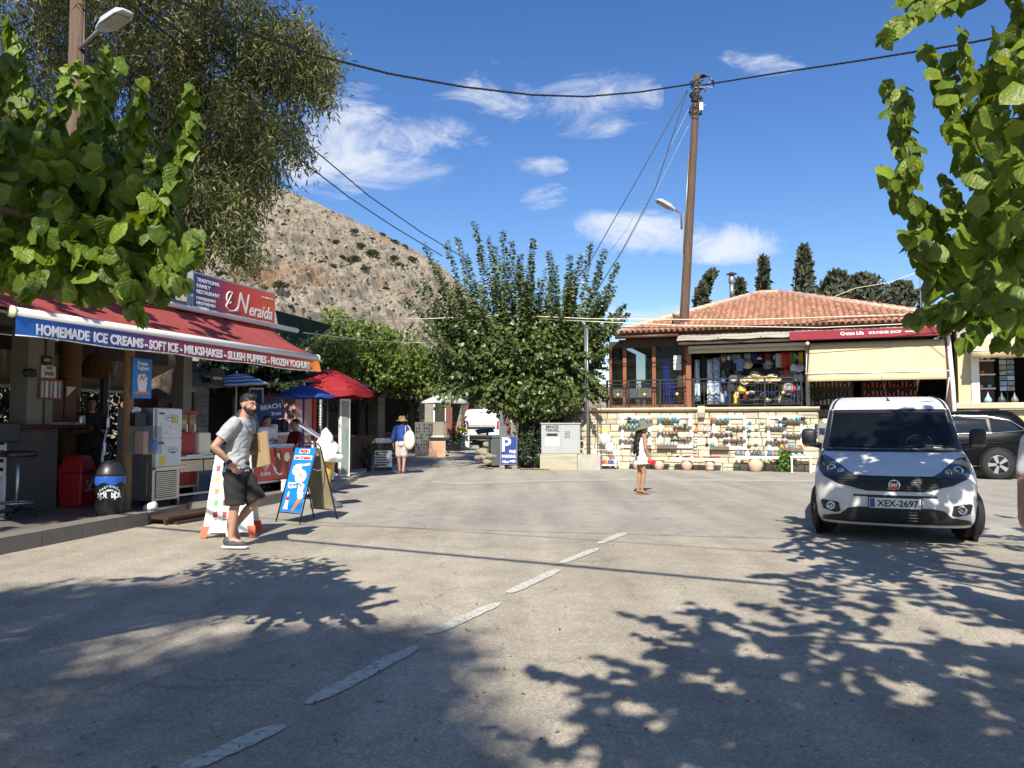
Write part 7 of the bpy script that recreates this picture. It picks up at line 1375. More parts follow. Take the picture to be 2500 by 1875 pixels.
class Crown:
 def __init__(s,seed):s.r=np.random.default_rng(seed);s.pos=[];s.ax=[];s.nr=[];s.sz=[];s.tw=MB()
 nb=.75
 def shoot(s,a,b_,n_,size,sag=0.,droop=.5,tip=.55,twig=.006,ang=.9):
  p,ax,nr,t_=shoot_leaves(a,b_,n_,s.r,sag,ang,droop,s.nb);s.pos.append(p);s.ax.append(ax);s.nr.append(nr);s.sz.append(size*(1-(1-tip)*t_)*s.r.uniform(.72,1.12,n_))
  if twig:s.tw.tube([a,(Vector(a)+Vector(b_))/2-Vector((0,0,sag)),b_],[twig,twig*.7,twig*.35],4)
 def loose(s,p,size,spread_n=(0,-.4,.8),droop=.6):
  p=np.array(p);n_=len(p);ax=s.r.normal(0,.8,(n_,3));ax[:,2]-=droop;s.pos.append(p);s.ax.append(ax);s.nr.append(s.r.normal(0,.55,(n_,3))+np.array(spread_n));s.sz.append(size*s.r.uniform(.7,1.15,n_))
 def cat(s):return[np.concatenate(q)for q in(s.pos,s.ax,s.nr,s.sz)]
 def build(s,parent,kind,m,nobj=0,name='crown'):
  pos,ax,nr,sz=s.cat()
  if s.tw.v:tag(s.tw.build('twigs',W('twig'),parent),kind='stuff')
  rest=np.ones(len(pos),bool)
  if nobj:
   vis=[i for i in range(len(pos))if in_frame(pos[i],10)]
   vis.sort(key=lambda i:-sz[i]/max(.5,pos[i][1]));pick=vis[:nobj];X,Y,Z=frames_from(ax,nr);LM=[];near_m=veined(m.name+'_near',m.name,float(np.mean(sz[pick])))
   for k in range(4):
    tv,tf=leaf_template('mulberry');rr_=random.Random(k*11+3);b=MB();av=float(np.mean(sz[pick]))
    tv=[(x*(1+.12*rr_.uniform(-1,1)),y,z+.06*math.sin(7*y+k*2)+.10*rr_.uniform(-1,1)*x)for x,y,z in tv];b.add([Vector(q)*av for q in tv],tf);LM.append(b.mesh('leaf',near_m,True))
   for j,i in enumerate(pick):
    o=link('leaf',LM[j%4],parent);M_=Matrix.Identity(4)
    for r_ in range(3):M_[r_][0]=X[i][r_]*sz[i]/av;M_[r_][1]=Y[i][r_]*sz[i]/av;M_[r_][2]=Z[i][r_]*sz[i]/av;M_[r_][3]=pos[i][r_]
    o.matrix_local=M_;rest[i]=False
  o=link(name,leaves_mesh(name,kind,pos[rest],ax[rest],nr[rest],sz[rest],m),parent)
  if nobj:o['kind']='stuff'
  return o
PD=lambda u,v,d:P(u,v,d)
# ---- left foreground mulberry
ml=thing('mulberry_tree','bright green mulberry tree hanging over the left foreground','tree');Cn=Crown(11);Cn.nb=.3;rg=random.Random(5)
LT=[((90,430),(18,30)),((60,420),(45,90)),((120,430),(160,185)),((190,420),(262,105)),((215,440),(285,135)),((265,470),(345,185)),((310,480),(352,240)),((370,540),(462,200)),((385,560),(478,270)),((380,620),(440,330)),((400,640),(484,560)),((360,640),(486,610)),((330,620),(455,690)),((280,600),(395,715)),((260,620),(345,770)),((150,500),(30,180)),((200,500),(90,230)),((240,520),(200,280)),((300,560),(270,330)),((340,560),(395,400)),((-40,300),(30,130)),((-60,500),(10,300)),((150,600),(60,715)),((200,610),(190,720)),((100,570),(-30,690))]
for(a,c)in LT:
 d0,d1=rg.uniform(3.5,4.1),rg.uniform(3.2,3.9);Cn.shoot(PD(*a,d0),PD(*c,d1),42,.104,0,1.25,.75,.004)
LP_=[(0,290),(200,350),(300,380),(390,440),(425,500),(420,570),(445,640),(410,690),(330,720),(180,705),(0,690),(-120,690),(-120,260)]
k=0
while k<1500:
 u,v=rg.uniform(-120,470),rg.uniform(200,770)
 if not in_poly(u,v,LP_):continue
 p=PD(u,v,rg.uniform(3.4,5.0));Cn.loose([p],.104,(0,-.45,.35),1.3);k+=1
k=0
while k<70:  # the part of the crown beyond the frame
 c=Vector((-4.9+rg.gauss(0,.8),1.0+rg.gauss(0,1.0),3.2+rg.gauss(0,.5)));e=c+Vector((rg.uniform(-.6,.9),rg.uniform(-.5,.7),rg.uniform(-.2,.9)))
 if in_frame(c,160)or in_frame(e,160)or(c-Vector((0,0,1.4))).length<1.6 or c.x>-3.1:continue
 Cn.shoot(c,e,14,.15,0,.6,.6,.006);k+=1
for k in range(120):  # unseen upper boughs, added to shade the lower leaves
 g_=PD(rg.uniform(-150,420),rg.uniform(440,760),3.9);c=g_-Vector((sd.x/-sd.z,sd.y/-sd.z,-1))*rg.uniform(1.5,2.3);e=c+Vector((rg.uniform(-.35,.3),rg.uniform(-.35,.35),rg.uniform(-.1,.2)))
 if not(in_frame(c,90)or in_frame(e,90)):Cn.shoot(c,e,10,.13,0,.6,.7,.006)
Cn.build(ml,'mulberry',W('leaf_lime'),296)
tb_=Vector((-4.6,1.6,0));limbs(ml,[([tb_,tb_+Vector((.05,0,1.2)),tb_+Vector((.1,.1,2.2))],.17,.13)],W('bark'),'trunk')
limbs(ml,[(bent(tb_+Vector((.1,.1,2.1)),q),.08,.015)for q in(PD(90,600,4.2),PD(260,600,4.1),PD(380,600,4.0),Vector((-4.6,.2,3.8)),Vector((-5.6,1.5,3.8)),Vector((-3.4,.2,3.6)))],W('bark'))
# ---- right foreground mulberry
mrt=thing('mulberry_tree','large-leaved mulberry tree hanging over the right foreground and the white van','tree');Cn=Crown(23);Cn.nb=.3;rg=random.Random(9)
RT=[((2285,700),(2208,420)),((2215,440),(2165,190)),((2230,420),(2200,205)),((2330,600),(2150,400)),((2320,520),(2190,480)),((2380,420),(2262,100)),((2360,380),(2320,120)),((2420,330),(2340,60)),((2340,640),(2200,560)),((2380,700),(2240,600)),((2420,640),(2300,420)),((2480,420),(2400,160)),((2400,700),(2225,770)),((2400,720),(2300,790)),((2440,730),(2350,830)),((2480,740),(2440,830)),((2520,700),(2490,840)),((2560,560),(2440,400)),((2540,380),(2420,60)),((2560,240),(2460,-40)),((2500,600),(2380,500)),((2560,700),(2420,620)),((2480,560),(2330,330)),((2350,0),(2240,-60)),((2330,-40),(2150,80)),((2380,-60),(2200,-10))]
for(a,c)in RT:
 d0,d1=rg.uniform(5.0,6.2),rg.uniform(4.8,6.4);Cn.shoot(PD(*a,d0),PD(*c,d1),24,.165,0,1.25,.75,.008)
RP_=[(2390,180),(2430,100),(2500,40),(2620,40),(2620,790),(2470,790),(2380,760),(2350,690),(2330,620),(2330,560),(2370,500),(2400,420),(2390,300)]
k=0
while k<520:
 u,v=rg.uniform(2280,2620),rg.uniform(60,800)
 if not in_poly(u,v,RP_):continue
 Cn.loose([PD(u,v,rg.uniform(4.8,7.2))],.165,(-.1,-.45,.35),1.3);k+=1
SHF=Vector((sd.x/-sd.z,sd.y/-sd.z,-1))  # how far a shadow travels per metre of height
def above(u,v,z):g_=G(u,v);return g_-SHF*z
GP=[(1600,1570),(1500,1680),(1620,1740),(1500,1830),(1420,2000),(1500,3200),(4200,3200),(4200,1300),(2520,1255),(1990,1290),(1930,1350),(1830,1400),(1900,1450),(1720,1490)]
k=0
while k<480:  # overhead and behind: shade on road and van; outer leaves added to block sky light
 u,v=(rg.uniform(1420,2700),rg.uniform(1255,1900))if rg.random()<.62 else(rg.uniform(1420,4200),rg.uniform(1255,3200))
 if not in_poly(u,v,GP):continue
 c=above(u,v,rg.uniform(3.5,5.4));e=c+Vector((rg.uniform(-.6,.5),rg.uniform(-.6,.7),rg.uniform(-.2,.4)))
 if in_frame(c,120)or in_frame(e,120):continue
 Cn.shoot(c,e,14,.142,0,.5,.7,.008);k+=1
for(a,c,z)in[((1720,1715),(1300,1640),3.4),((1800,1700),(1500,1640),3.5),((1850,1640),(1545,1545),3.5),((2000,1600),(1690,1485),3.6),((2150,1560),(1910,1440),3.7),((1700,1560),(1580,1500),3.5),((2100,1340),(1935,1240),3.4),((2150,1400),(1925,1345),3.6),((1900,1760),(1560,1790),3.4),((2050,1450),(1880,1400),3.7),((1780,1850),(1480,1800),3.4)]:
 p,q=above(*a,z),above(*c,z+.15)
 if not(in_frame(p,60)or in_frame(q,60)):Cn.shoot(p,q,26,.14,0,.4,.65,.009)
for k in range(150):  # leaves that dapple the van
 u,v,z=rg.uniform(1990,2420),rg.uniform(960,1290),rg.uniform(.6,1.9);g_=P(u,v,9.8);c=g_-SHF*rg.uniform(3.9,5.0)
 q=proj(c)
 if c.z<2.2 or in_frame(c,60):continue
 Cn.shoot(c,c+Vector((rg.uniform(-.4,.5),rg.uniform(-.4,.4),rg.uniform(-.2,.3))),8,.17,0,.5,.65,.008)
Cn.build(mrt,'mulberry',W('leaf_mul'),296)
tb_=Vector((5.6,1.4,0));limbs(mrt,[([tb_,tb_+Vector((0,0,1.2)),tb_+Vector((-.1,.1,2.4))],.22,.17)],W('bark'),'trunk')
limbs(mrt,[(bent(tb_+Vector((-.1,.1,2.3)),q),.10,.02)for q in(PD(2420,600,5.8),PD(2400,300,5.6),PD(2480,740,5.5),Vector((1.2,1.0,4.0)),Vector((2.4,-.5,4.2)),Vector((3.2,2.6,4.3)),Vector((5.0,-1.5,4.2)),Vector((6.5,4.5,4.0)))],W('bark'))
# ---- mulberry beyond the frame on the left, shading the kiosk
mk=thing('mulberry_tree','mulberry tree beside the kiosk, out of the picture on the left','tree');Cn=Crown(31);rg=random.Random(12);k=0
while k<150:
 c=Vector((-8.7+rg.gauss(0,1.15),5.2+rg.gauss(0,1.25),5.6+rg.gauss(0,.8)));e=c+Vector((rg.uniform(-.8,.8),rg.uniform(-.6,.8),rg.uniform(-.3,.8)))
 if in_frame(c,200)or in_frame(e,200)or c.x>-6.7:continue
 Cn.shoot(c,e,15,.20,0,.6,.6,.008);k+=1
for k in range(60):
 t_=KM@Vector((rg.uniform(-1.5,5.2),rg.uniform(.0,1.3),3.0));c=t_-SHF*rg.uniform(1.8,3.0);q=proj(c)
 if q[0]>420 and q[1]>0:continue
 Cn.shoot(c,c+Vector((rg.uniform(-.5,.4),rg.uniform(-.5,.5),rg.uniform(-.1,.4))),12,.17,0,.6,.65,.007)
Cn.build(mk,'mulberry',W('leaf_mul'));tb_=Vector((-8.8,4.6,0));limbs(mk,[([tb_,tb_+Vector((.1,0,2)),tb_+Vector((0,.2,4))],.2,.13)],W('bark'),'trunk');limbs(mk,[(bent(tb_+Vector((0,.2,3.6)),Vector((-8.7+1.6*math.cos(a),5.2+1.8*math.sin(a),5.8))),.07,.02)for a in np.arange(0,6.2,1.2)],W('bark'))
# ---- eucalyptus
eu=thing('eucalyptus_tree','tall olive green eucalyptus with drooping leaves behind the kiosk','tree');rg=random.Random(3);Cn=Crown(41)
lob=[(60,120,170,260,108),(230,60,150,170,81),(400,60,170,150,94),(560,110,130,150,81),(690,130,95,110,54),(770,150,55,80,27),(640,300,110,90,56),(520,330,120,140,78),(420,300,120,170,70),(500,480,90,110,54),(570,540,55,70,21),(440,560,60,70,27),(340,420,110,190,54),(130,380,160,160,59),(300,-140,380,130,81),(620,430,55,50,16)]
cl=[]
for(u,v,ru,rv,n_)in lob:
 for k in range(n_):
  a,r_=rg.uniform(0,6.28),math.sqrt(rg.random());cl.append(PD(u+ru*r_*math.cos(a),v+rv*r_*math.sin(a),rg.uniform(16.2,19.6)))
for k in range(230):cl.append(PD(rg.uniform(-250,640),rg.uniform(-420,-70),rg.uniform(12.8,16.6)))  # unseen clusters above the frame, added to shade the middle of the crown
for c in cl:
 n_=rg.randint(75,110);t_=Cn.r.random(n_);dirn=np.array([rg.uniform(-.5,.5),rg.uniform(-.5,.5),-1.0]);L_=rg.uniform(.3,.75)
 p=np.array(c)+t_[:,None]*dirn*L_+Cn.r.normal(0,.20,(n_,3));ax=Cn.r.normal(0,.6,(n_,3))+dirn*.6;Cn.pos.append(p);Cn.ax.append(ax);Cn.nr.append(Cn.r.normal(0,.6,(n_,3))+[0,-.6,.3]);Cn.sz.append(Cn.r.uniform(.13,.22,n_))
 Cn.tw.tube([Vector(c)+Vector((rg.uniform(-.1,.1),.1,.12)),c,Vector(c)+Vector(dirn)*L_*.8],[.008,.006,.003],3)
euc=Cn.build(eu,'long',W('leaf_euc'));tb_=Vector((-9.4,20.2,0))
limbs(eu,[([tb_,tb_+Vector((.2,.1,3)),tb_+Vector((.1,.0,7)),tb_+Vector((.6,-.3,11))],.42,.2)],W('bark'),'trunk')
limbs(eu,[(bent(tb_+Vector(o_),PD(*q)),.12,.02)for o_,q in(((.1,0,5),(700,200,18)),((.2,0,6),(560,300,18)),((.1,0,4.5),(500,470,17.5)),((.3,0,7),(420,80,18.5)),((.1,0,5),(120,200,18)),((.1,0,4.5),(60,350,18.5)),((.5,-.2,8),(620,20,18)),((.1,0,5),(350,420,18)))],W('bark_dark'))
eb=thing('eucalyptus_tree','tall eucalyptus standing behind the photographer, casting the soft shade','tree');rg=random.Random(8);Cn=Crown(43)
for(u,v,ru,rv,n_c)in[(250,1462,330,38,55),(560,1440,170,28,22),(160,1680,320,140,46),(-250,1600,300,160,50),(860,1740,280,180,84),(800,1580,230,50,55),(560,1640,170,70,40),(1020,1560,110,45,18),(1150,1850,130,60,16),(250,2200,700,250,110)]:  # last group is unseen foliage, added to block sky light over the road
 for k in range(n_c):
  a,r_=rg.uniform(0,6.28),math.sqrt(rg.random());c=np.array(above(u+ru*r_*math.cos(a),v+rv*r_*math.sin(a),rg.uniform(10.2,12.6)));n_=42;dirn=np.array([rg.uniform(-.4,.4),rg.uniform(-.4,.4),-1.]);t_=Cn.r.random(n_)
  Cn.pos.append(c+t_[:,None]*dirn*.5+Cn.r.normal(0,.15,(n_,3)));Cn.ax.append(Cn.r.normal(0,.6,(n_,3))+dirn*.6);Cn.nr.append(Cn.r.normal(0,.7,(n_,3))+[0,0,.6]);Cn.sz.append(Cn.r.uniform(.20,.32,n_))
Cn.build(eb,'long',W('leaf_euc'));tb_=Vector((-6.0,-9.5,0));limbs(eb,[([tb_,tb_+Vector((.2,.1,4)),tb_+Vector((.5,.4,9.5))],.4,.2)],W('bark'),'trunk');limbs(eb,[(bent(tb_+Vector((.4,.3,8)),Vector((-5.1+2.6*math.cos(a),-8.9+2.4*math.sin(a),11.5))),.1,.02)for a in np.arange(0,6.2,.9)],W('bark'))
# ---- pollarded mulberry at the junction
mc=thing('mulberry_tree','dark green pollarded mulberry with upright shoots at the junction','tree');rg=random.Random(21);Cn=Crown(51);tb_=Vector((.42,26.3,0))
heads=[tb_+Vector((1.55*math.cos(a)*rg.uniform(.7,1.1),1.2*math.sin(a),rg.uniform(2.6,3.5)))for a in np.arange(0,6.28,.62)]+[tb_+Vector((rg.uniform(-.5,.5),rg.uniform(-.4,.4),3.6))for k in range(3)]
CT=[(1035,595),(1062,640),(1090,590),(1117,578),(1155,538),(1192,578),(1228,563),(1250,588),(1302,582),(1340,612),(1358,650),(1392,622),(1442,590),(1478,608),(1508,645),(990,728),(1010,690),(1525,742),(1535,765),(1500,700),(1030,680),(1140,620),(1170,600),(1270,620),(1210,600),(1420,620),(1465,660)]
def nearest_head(q):return min(heads,key=lambda h:(h.x-q.x)**2*1.0+(h.y-q.y)**2+.2*(h.z-q.z)**2)
for(u,v)in CT:
 q=PD(u,v,rg.uniform(24.8,27.6));h=nearest_head(q);Cn.shoot(h,q,230,.225,0,.25,.8,.012,1.3)
for k in range(46):
 u=rg.uniform(1030,1510);q=PD(u,rg.uniform(620,730)+150*((u-1270)/260)**2,rg.uniform(24.6,27.8));Cn.shoot(nearest_head(q),q,170,.225,0,.3,.8,.010,1.2)
for k in range(110):
 u=rg.uniform(1020,1520);vt=640+170*((u-1250)/260)**2*.55;q=PD(u,rg.uniform(vt,880),rg.uniform(24.2,28));h=nearest_head(q);Cn.shoot(h,q,rg.randint(80,120),.215,0,.35,.6,.010,.95)
for k in range(130):  # low drooping shoots
 u=rg.uniform(1030,1500);q=PD(u,rg.uniform(830,1000),rg.uniform(24.0,27.5));h=nearest_head(q);Cn.shoot(h+Vector((0,0,.1)),q,85,.21,-.15,.6,.7,.010)
n=8000;v3=Cn.r.normal(0,1,(n,3));v3/=np.linalg.norm(v3,axis=1)[:,None];v3=v3*Cn.r.random((n,1))**.4*[2.7,1.8,1.6]+[.3,26.2,3.7];Cn.loose(v3,.21,(-.1,-.75,.75),.4)
n=2600;v3=Cn.r.normal(0,1,(n,3));v3/=np.linalg.norm(v3,axis=1)[:,None];v3=v3*Cn.r.random((n,1))**.4*[1.8,1.2,.85]+[.75,25.4,2.35];Cn.loose(v3,.2,(-.1,-.75,.75),.4)
Cn.shoot(PD(1330,960,25),PD(1485,948,25.2),26,.18,-.05,.4,.6,.01);Cn.shoot(PD(1330,930,25),PD(1480,870,25.2),26,.18,-.1,.4,.6,.01);Cn.shoot(PD(1300,980,25.2),PD(1420,990,25),22,.18,0,.4,.6,.01)
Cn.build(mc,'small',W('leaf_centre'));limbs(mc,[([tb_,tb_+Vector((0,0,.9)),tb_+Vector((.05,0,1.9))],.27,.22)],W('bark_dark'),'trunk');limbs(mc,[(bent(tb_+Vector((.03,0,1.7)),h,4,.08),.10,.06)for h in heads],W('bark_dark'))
# ---- light green trees along the side street
def street_tree(label,tb_,crown,seed,m,n_shoots,nl,size,heads_z=2.6,spread_=1.2):
 o=thing('mulberry_tree',label,'tree',group='trees along the side street');rg=random.Random(seed);Cn=Crown(seed);tb_=Vector(tb_);hs=[tb_+Vector((spread_*math.cos(a),spread_*math.sin(a),heads_z+rg.uniform(-.2,.5)))for a in np.arange(0,6.28,.8)]
 for k in range(n_shoots):
  u,v=crown(rg);q=PD(u,v,tb_.y+rg.uniform(-1.8,1.6));h=min(hs,key=lambda h:(h-q).length);Cn.shoot(h,q,int(nl*2.3),size*1.12,0,.3,.65,.012)
 n=2600;uv=[crown(rg)for k in range(n)];Cn.loose([PD(u,v,tb_.y+rg.uniform(-1.6,1.5))for u,v in uv],size*1.1,(-.1,-.75,.75),.4)
 Cn.build(o,'small',m);limbs(o,[([tb_,tb_+Vector((0,0,1.2)),tb_+Vector((0,0,heads_z-.5))],.2,.15)],W('bark_dark'),'trunk');limbs(o,[(bent(tb_+Vector((0,0,heads_z-.6)),h,3,.06),.08,.05)for h in hs],W('bark_dark'));return o
def c1(rg):u=rg.uniform(775,985);return u,rg.uniform(np.interp(u,[775,800,850,900,950,985],[800,745,770,780,800,850]),945)
def c2(rg):u=rg.uniform(900,1115);return u,rg.uniform(np.interp(u,[900,960,1010,1060,1115],[830,800,815,860,920]),970)
def c3(rg):u=rg.uniform(760,870);return u,rg.uniform(830,960)
def c4(rg):u=rg.uniform(1060,1240);return u,rg.uniform(900,985)
street_tree('light green mulberry with upright shoots right of the roof sign',(P(880,1050,31).x,31,gz(31)),c1,61,W('leaf_light'),125,34,.20);street_tree('light green rounded mulberry in the middle of the side street',(P(1000,1050,35).x,35,gz(35)),c2,62,W('leaf_light'),120,32,.20)
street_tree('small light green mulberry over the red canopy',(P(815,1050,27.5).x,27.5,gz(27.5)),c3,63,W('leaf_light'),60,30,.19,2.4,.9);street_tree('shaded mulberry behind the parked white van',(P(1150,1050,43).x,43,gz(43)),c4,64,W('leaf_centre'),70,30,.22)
# ---- dark foliage behind the kiosk: hedge and plane tree
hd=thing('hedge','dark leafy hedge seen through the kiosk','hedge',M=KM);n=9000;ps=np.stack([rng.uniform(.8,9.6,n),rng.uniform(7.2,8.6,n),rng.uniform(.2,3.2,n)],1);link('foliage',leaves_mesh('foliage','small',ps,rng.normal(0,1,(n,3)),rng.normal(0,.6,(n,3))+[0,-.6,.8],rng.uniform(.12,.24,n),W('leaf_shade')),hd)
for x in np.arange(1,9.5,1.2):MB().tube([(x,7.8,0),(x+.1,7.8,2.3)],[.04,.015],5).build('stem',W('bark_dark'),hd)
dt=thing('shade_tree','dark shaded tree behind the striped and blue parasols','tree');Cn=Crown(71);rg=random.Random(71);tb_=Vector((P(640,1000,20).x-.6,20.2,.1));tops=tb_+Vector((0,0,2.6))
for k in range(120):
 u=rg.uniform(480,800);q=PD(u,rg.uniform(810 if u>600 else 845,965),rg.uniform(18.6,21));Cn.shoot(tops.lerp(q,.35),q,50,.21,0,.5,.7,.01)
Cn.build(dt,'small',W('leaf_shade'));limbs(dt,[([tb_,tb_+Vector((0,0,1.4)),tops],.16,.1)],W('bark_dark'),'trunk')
gt=thing('shade_net','dark green shade net stretched behind the roof sign','net');a_,b_,c_,d_=PD(672,758,19),PD(812,795,23),PD(745,850,21),PD(690,850,18.6);MB().add([a_,b_,c_,d_],[(0,1,2,3)]).build('netting',mat('net_green',(.012,.035,.025),.9,.2,3,transl=.25),gt,solid=.004);MB().tube([a_,b_],.012,4).build('edge_rope',W('black'),gt)
# ---- cypresses and pines behind the shop
def cyp(label,u,vt,vb,wpx,d,seed,lean=0.,broad=False):
 o=thing('pine_tree' if broad else 'cypress_tree',label,'tree',group='evergreens behind the tiled roof');rg_=np.random.default_rng(seed);top=P(u,vt,d);base=P(u-lean*.3,vb,d);H_=top.z-3.;n=3600 if broad else 2600;t_=rg_.random(n)**.9;z=3.+H_*t_;hw=wpx/FPX*d/2.4
 prof=(np.sin(np.clip(t_,0,1)*2.6+.45)**.7 if broad else(1-t_)**.62*1.15+.02);a=rg_.random(n)*6.283;clump=1+.38*np.sin(5*a+9*t_*3+seed)*np.sin(17*t_+2*a);r_=hw*prof*np.sqrt(rg_.random(n))*clump
 x=base.x+(top.x-base.x)*t_+lean/FPX*d*np.clip((t_-.72)/.28,0,1)**2+r_*np.cos(a);y=d+r_*np.sin(a);ps=np.stack([x,y,z],1);ax=np.stack([np.cos(a)*.6,np.sin(a)*.6,np.ones(n)*.9],1)+rg_.normal(0,.45,(n,3))
 link('crown',leaves_mesh('crown','small',ps,ax,rg_.normal(0,.5,(n,3))+np.stack([np.cos(a),np.sin(a),.6+0*a],1),rg_.uniform(.22,.46,n),W('leaf_cyp')),o);MB().tube([(base.x,d,0),(base.x,d,3+H_*.6)],[.2,.06],6).build('trunk',W('bark_dark'),o)
cyp('cypress with a bent over tip beside the wooden pole',1712,668,745,62,42,1,30);cyp('thin young cypress right behind the flue',1806,690,730,22,40,2);cyp('narrow pointed cypress above the roof peak',1864,634,725,46,44,3);cyp('tallest cypress right of the roof peak',1962,604,740,88,46,4);cyp('flat topped cypress right of the tallest one',2026,668,745,150,48,5,20,True);cyp('broad dark pine left of the antenna mast',2105,676,750,240,50,6,0,True);cyp('lower pine touching the antenna mast',2200,694,750,190,52,7,0,True)
# ---- oleander at the foot of the junction tree, and litter
ol=thing('oleander_bush','dark oleander bush between the parking board and the cabinet','bush');Cn=Crown(81);rg=random.Random(81)
for k in range(120):u=rg.uniform(1255,1330);q=PD(u,rg.uniform(985,1118),rg.uniform(24.9,26.0));b0=Vector((rg.uniform(.3,.95),25.4,.05));Cn.shoot(b0.lerp(q,.45),q,26,.20,0,.05,.8,.008,.8)
for k in range(26):q=PD(rg.uniform(1330,1425),rg.uniform(985,1035),25.3);Cn.shoot(Vector((1.0,25.5,1.3)).lerp(q,.4),q,20,.19,0,.1,.8,.007,.8)
Cn.build(ol,'long',W('leaf_olea'),name='foliage');limbs(ol,[(bent((.45+.1*k,25.4,0),(.3+.2*k,25.5,1.6)),.03,.01)for k in range(5)],W('bark_dark'),'stem')
n=420;g2=[G(rng.uniform(0,2500),rng.uniform(1230,1860))for k in range(n)];ps=np.array([(p.x,p.y,.006)for p in g2]);tag(link('fallen_leaves',leaves_mesh('fallen_leaves','small',ps,rng.normal(0,1,(n,3))*[1,1,.05],rng.normal(0,.12,(n,3))+[0,0,1],rng.uniform(.014,.034,n),mat('road_leaf',(.20,.15,.09),.9,.2,3,island=.5))),'tiny dry leaves scattered over the asphalt','leaves',kind='stuff')
n=240;ps=np.stack([rng.uniform(.3,1.15,n),rng.uniform(24.2,24.75,n),np.full(n,.028)],1);tag(link('leaf_litter',leaves_mesh('leaf_litter','small',ps,rng.normal(0,1,(n,3))*[1,1,.1],rng.normal(0,.2,(n,3))+[0,0,1],rng.uniform(.07,.14,n),mat('dead_leaf',(.36,.24,.10),.8,.2,3,island=.3))),'dry fallen leaves below the oleander','leaves',kind='stuff')
# ================================================================== PEOPLE
mat('skin',(.42,.235,.16),.5,.08,9);mat('skin_tan',(.38,.20,.12),.5,.08,9);mat('hair_black',(.012,.010,.009),.6,.3,40);mat('beard',(.028,.018,.014),.8,.3,60)
mat('tee_grey',(.36,.37,.39),.9,.12,14,.25,12);mat('shorts_black',(.016,.016,.017),.9,.2,10,.3,12);mat('shoe_dark',(.05,.055,.06),.7,.2,20);mat('sole_white',(.72,.70,.66),.6,.05);mat('tee_blue',(.028,.075,.33),.9,.12,12,.25,10);mat('shorts_print',(.46,.33,.30),.9,.1,16,.2,12,col2=(.62,.58,.55));mat('cotton',(.66,.61,.50),.9,.08,10,.25,14)
mat('top_white',(.72,.72,.74),.9,.06,10,.15,14);mat('felt_green',(.13,.15,.11),.95,.2,20,.2,40);mat('sandal',(.22,.13,.07),.7,.2,20);mat('cap_straw',(.46,.29,.13),.9,.2,40,.3,60);mat('polo_red',(.22,.012,.02),.9,.15,8);mat('dark_clothes',(.03,.03,.035),.9,.2,8)
def cap_mesh(b,a,c,r0,r1,n=14,k=9):
 """tapered capsule with round ends"""
 a,c=Vector(a),Vector(c);d=(c-a);L_=d.length;pts=[];rs=[]
 t=d.normalized()if L_>1e-6 else Vector((0,0,1))
 for i in range(4):an=math.pi/2*(i/4);pts.append(a-t*r0*math.cos(an));rs.append(max(.001,r0*math.sin(an)))
 for i in range(k+1):pts.append(a+d*(i/k));rs.append(r0+(r1-r0)*i/k)
 for i in range(1,5):an=math.pi/2*(i/4);pts.append(c+t*r1*math.sin(an));rs.append(max(.001,r1*math.cos(an)))
 b.tube(pts,rs,n)
def loft(b,secs,n=20):
 """trunk or garment from stacked ellipses (x, y, z, rx, ry)"""
 vs=[(x+rx*math.cos(2*math.pi*i/n),y+ry*math.sin(2*math.pi*i/n),z)for x,y,z,rx,ry in secs for i in range(n)];k=len(secs)
 b.add(vs,[(j*n+i,j*n+(i+1)%n,(j+1)*n+(i+1)%n,(j+1)*n+i)for j in range(k-1)for i in range(n)]+[tuple(range(n-1,-1,-1)),tuple((k-1)*n+i for i in range(n))])
def fuse(name,b,voxel,m,parent,smooth=6,sm_f=.5):
 """join overlapping volumes into one continuous skin"""
 me=b.mesh(name,m);o=bpy.data.objects.new(name,me)
 r_=o.modifiers.new('r','REMESH');r_.mode='VOXEL';r_.voxel_size=voxel;r_.use_smooth_shade=True
 s_=o.modifiers.new('s','SMOOTH');s_.iterations=smooth;s_.factor=sm_f
 nm=real_mesh(o)
 nm.name=name;nm.materials.clear();nm.materials.append(m)
 for p_ in nm.polygons:p_.use_smooth=True
 return link(name,nm,parent)
def push(o,f):
 """cloth folds: move every vertex by f(co, normal), normals read once"""
 vs=o.data.vertices;new=[]
 for v in vs:new+=list(v.co+f(v.co,v.normal))
 vs.foreach_set('co',new);o.data.update()
def hand(b,w,f,pn,s=1.,curl=.6,tside=1):
 """hand at wrist w: fingers towards f, palm normal pn (curling side)"""
 w,f,pn=Vector(w),Vector(f).normalized(),Vector(pn).normalized();sd_=f.cross(pn).normalized()*tside;palm=.085*s
 for k in(-.5,-.17,.17,.5):cap_mesh(b,w+sd_*k*.045*s,w+f*palm+sd_*k*.066*s,.015*s,.0125*s,8,3)
 for k,L_ in((-.5,.062),(-.17,.076),(.17,.082),(.5,.072)):
  p=w+f*palm+sd_*k*.066*s;d=f
  for j in range(3):
   ang=curl*(.6+.35*j);d2=(d*math.cos(ang)+pn*math.sin(ang)).normalized();q=p+d2*L_*s*(.45,.32,.26)[j];cap_mesh(b,p,q,.0095*s,.0082*s,7,2);p,d=q,d2
 t0=w+f*.02*s+sd_*.03*s;t1=t0+(f*.6+sd_*.75+pn*.25).normalized()*.042*s;t2=t1+(f*.85+sd_*.3+pn*.45).normalized()*.034*s;cap_mesh(b,t0,t1,.013*s,.0105*s,8,2);cap_mesh(b,t1,t2,.0105*s,.0085*s,8,2)
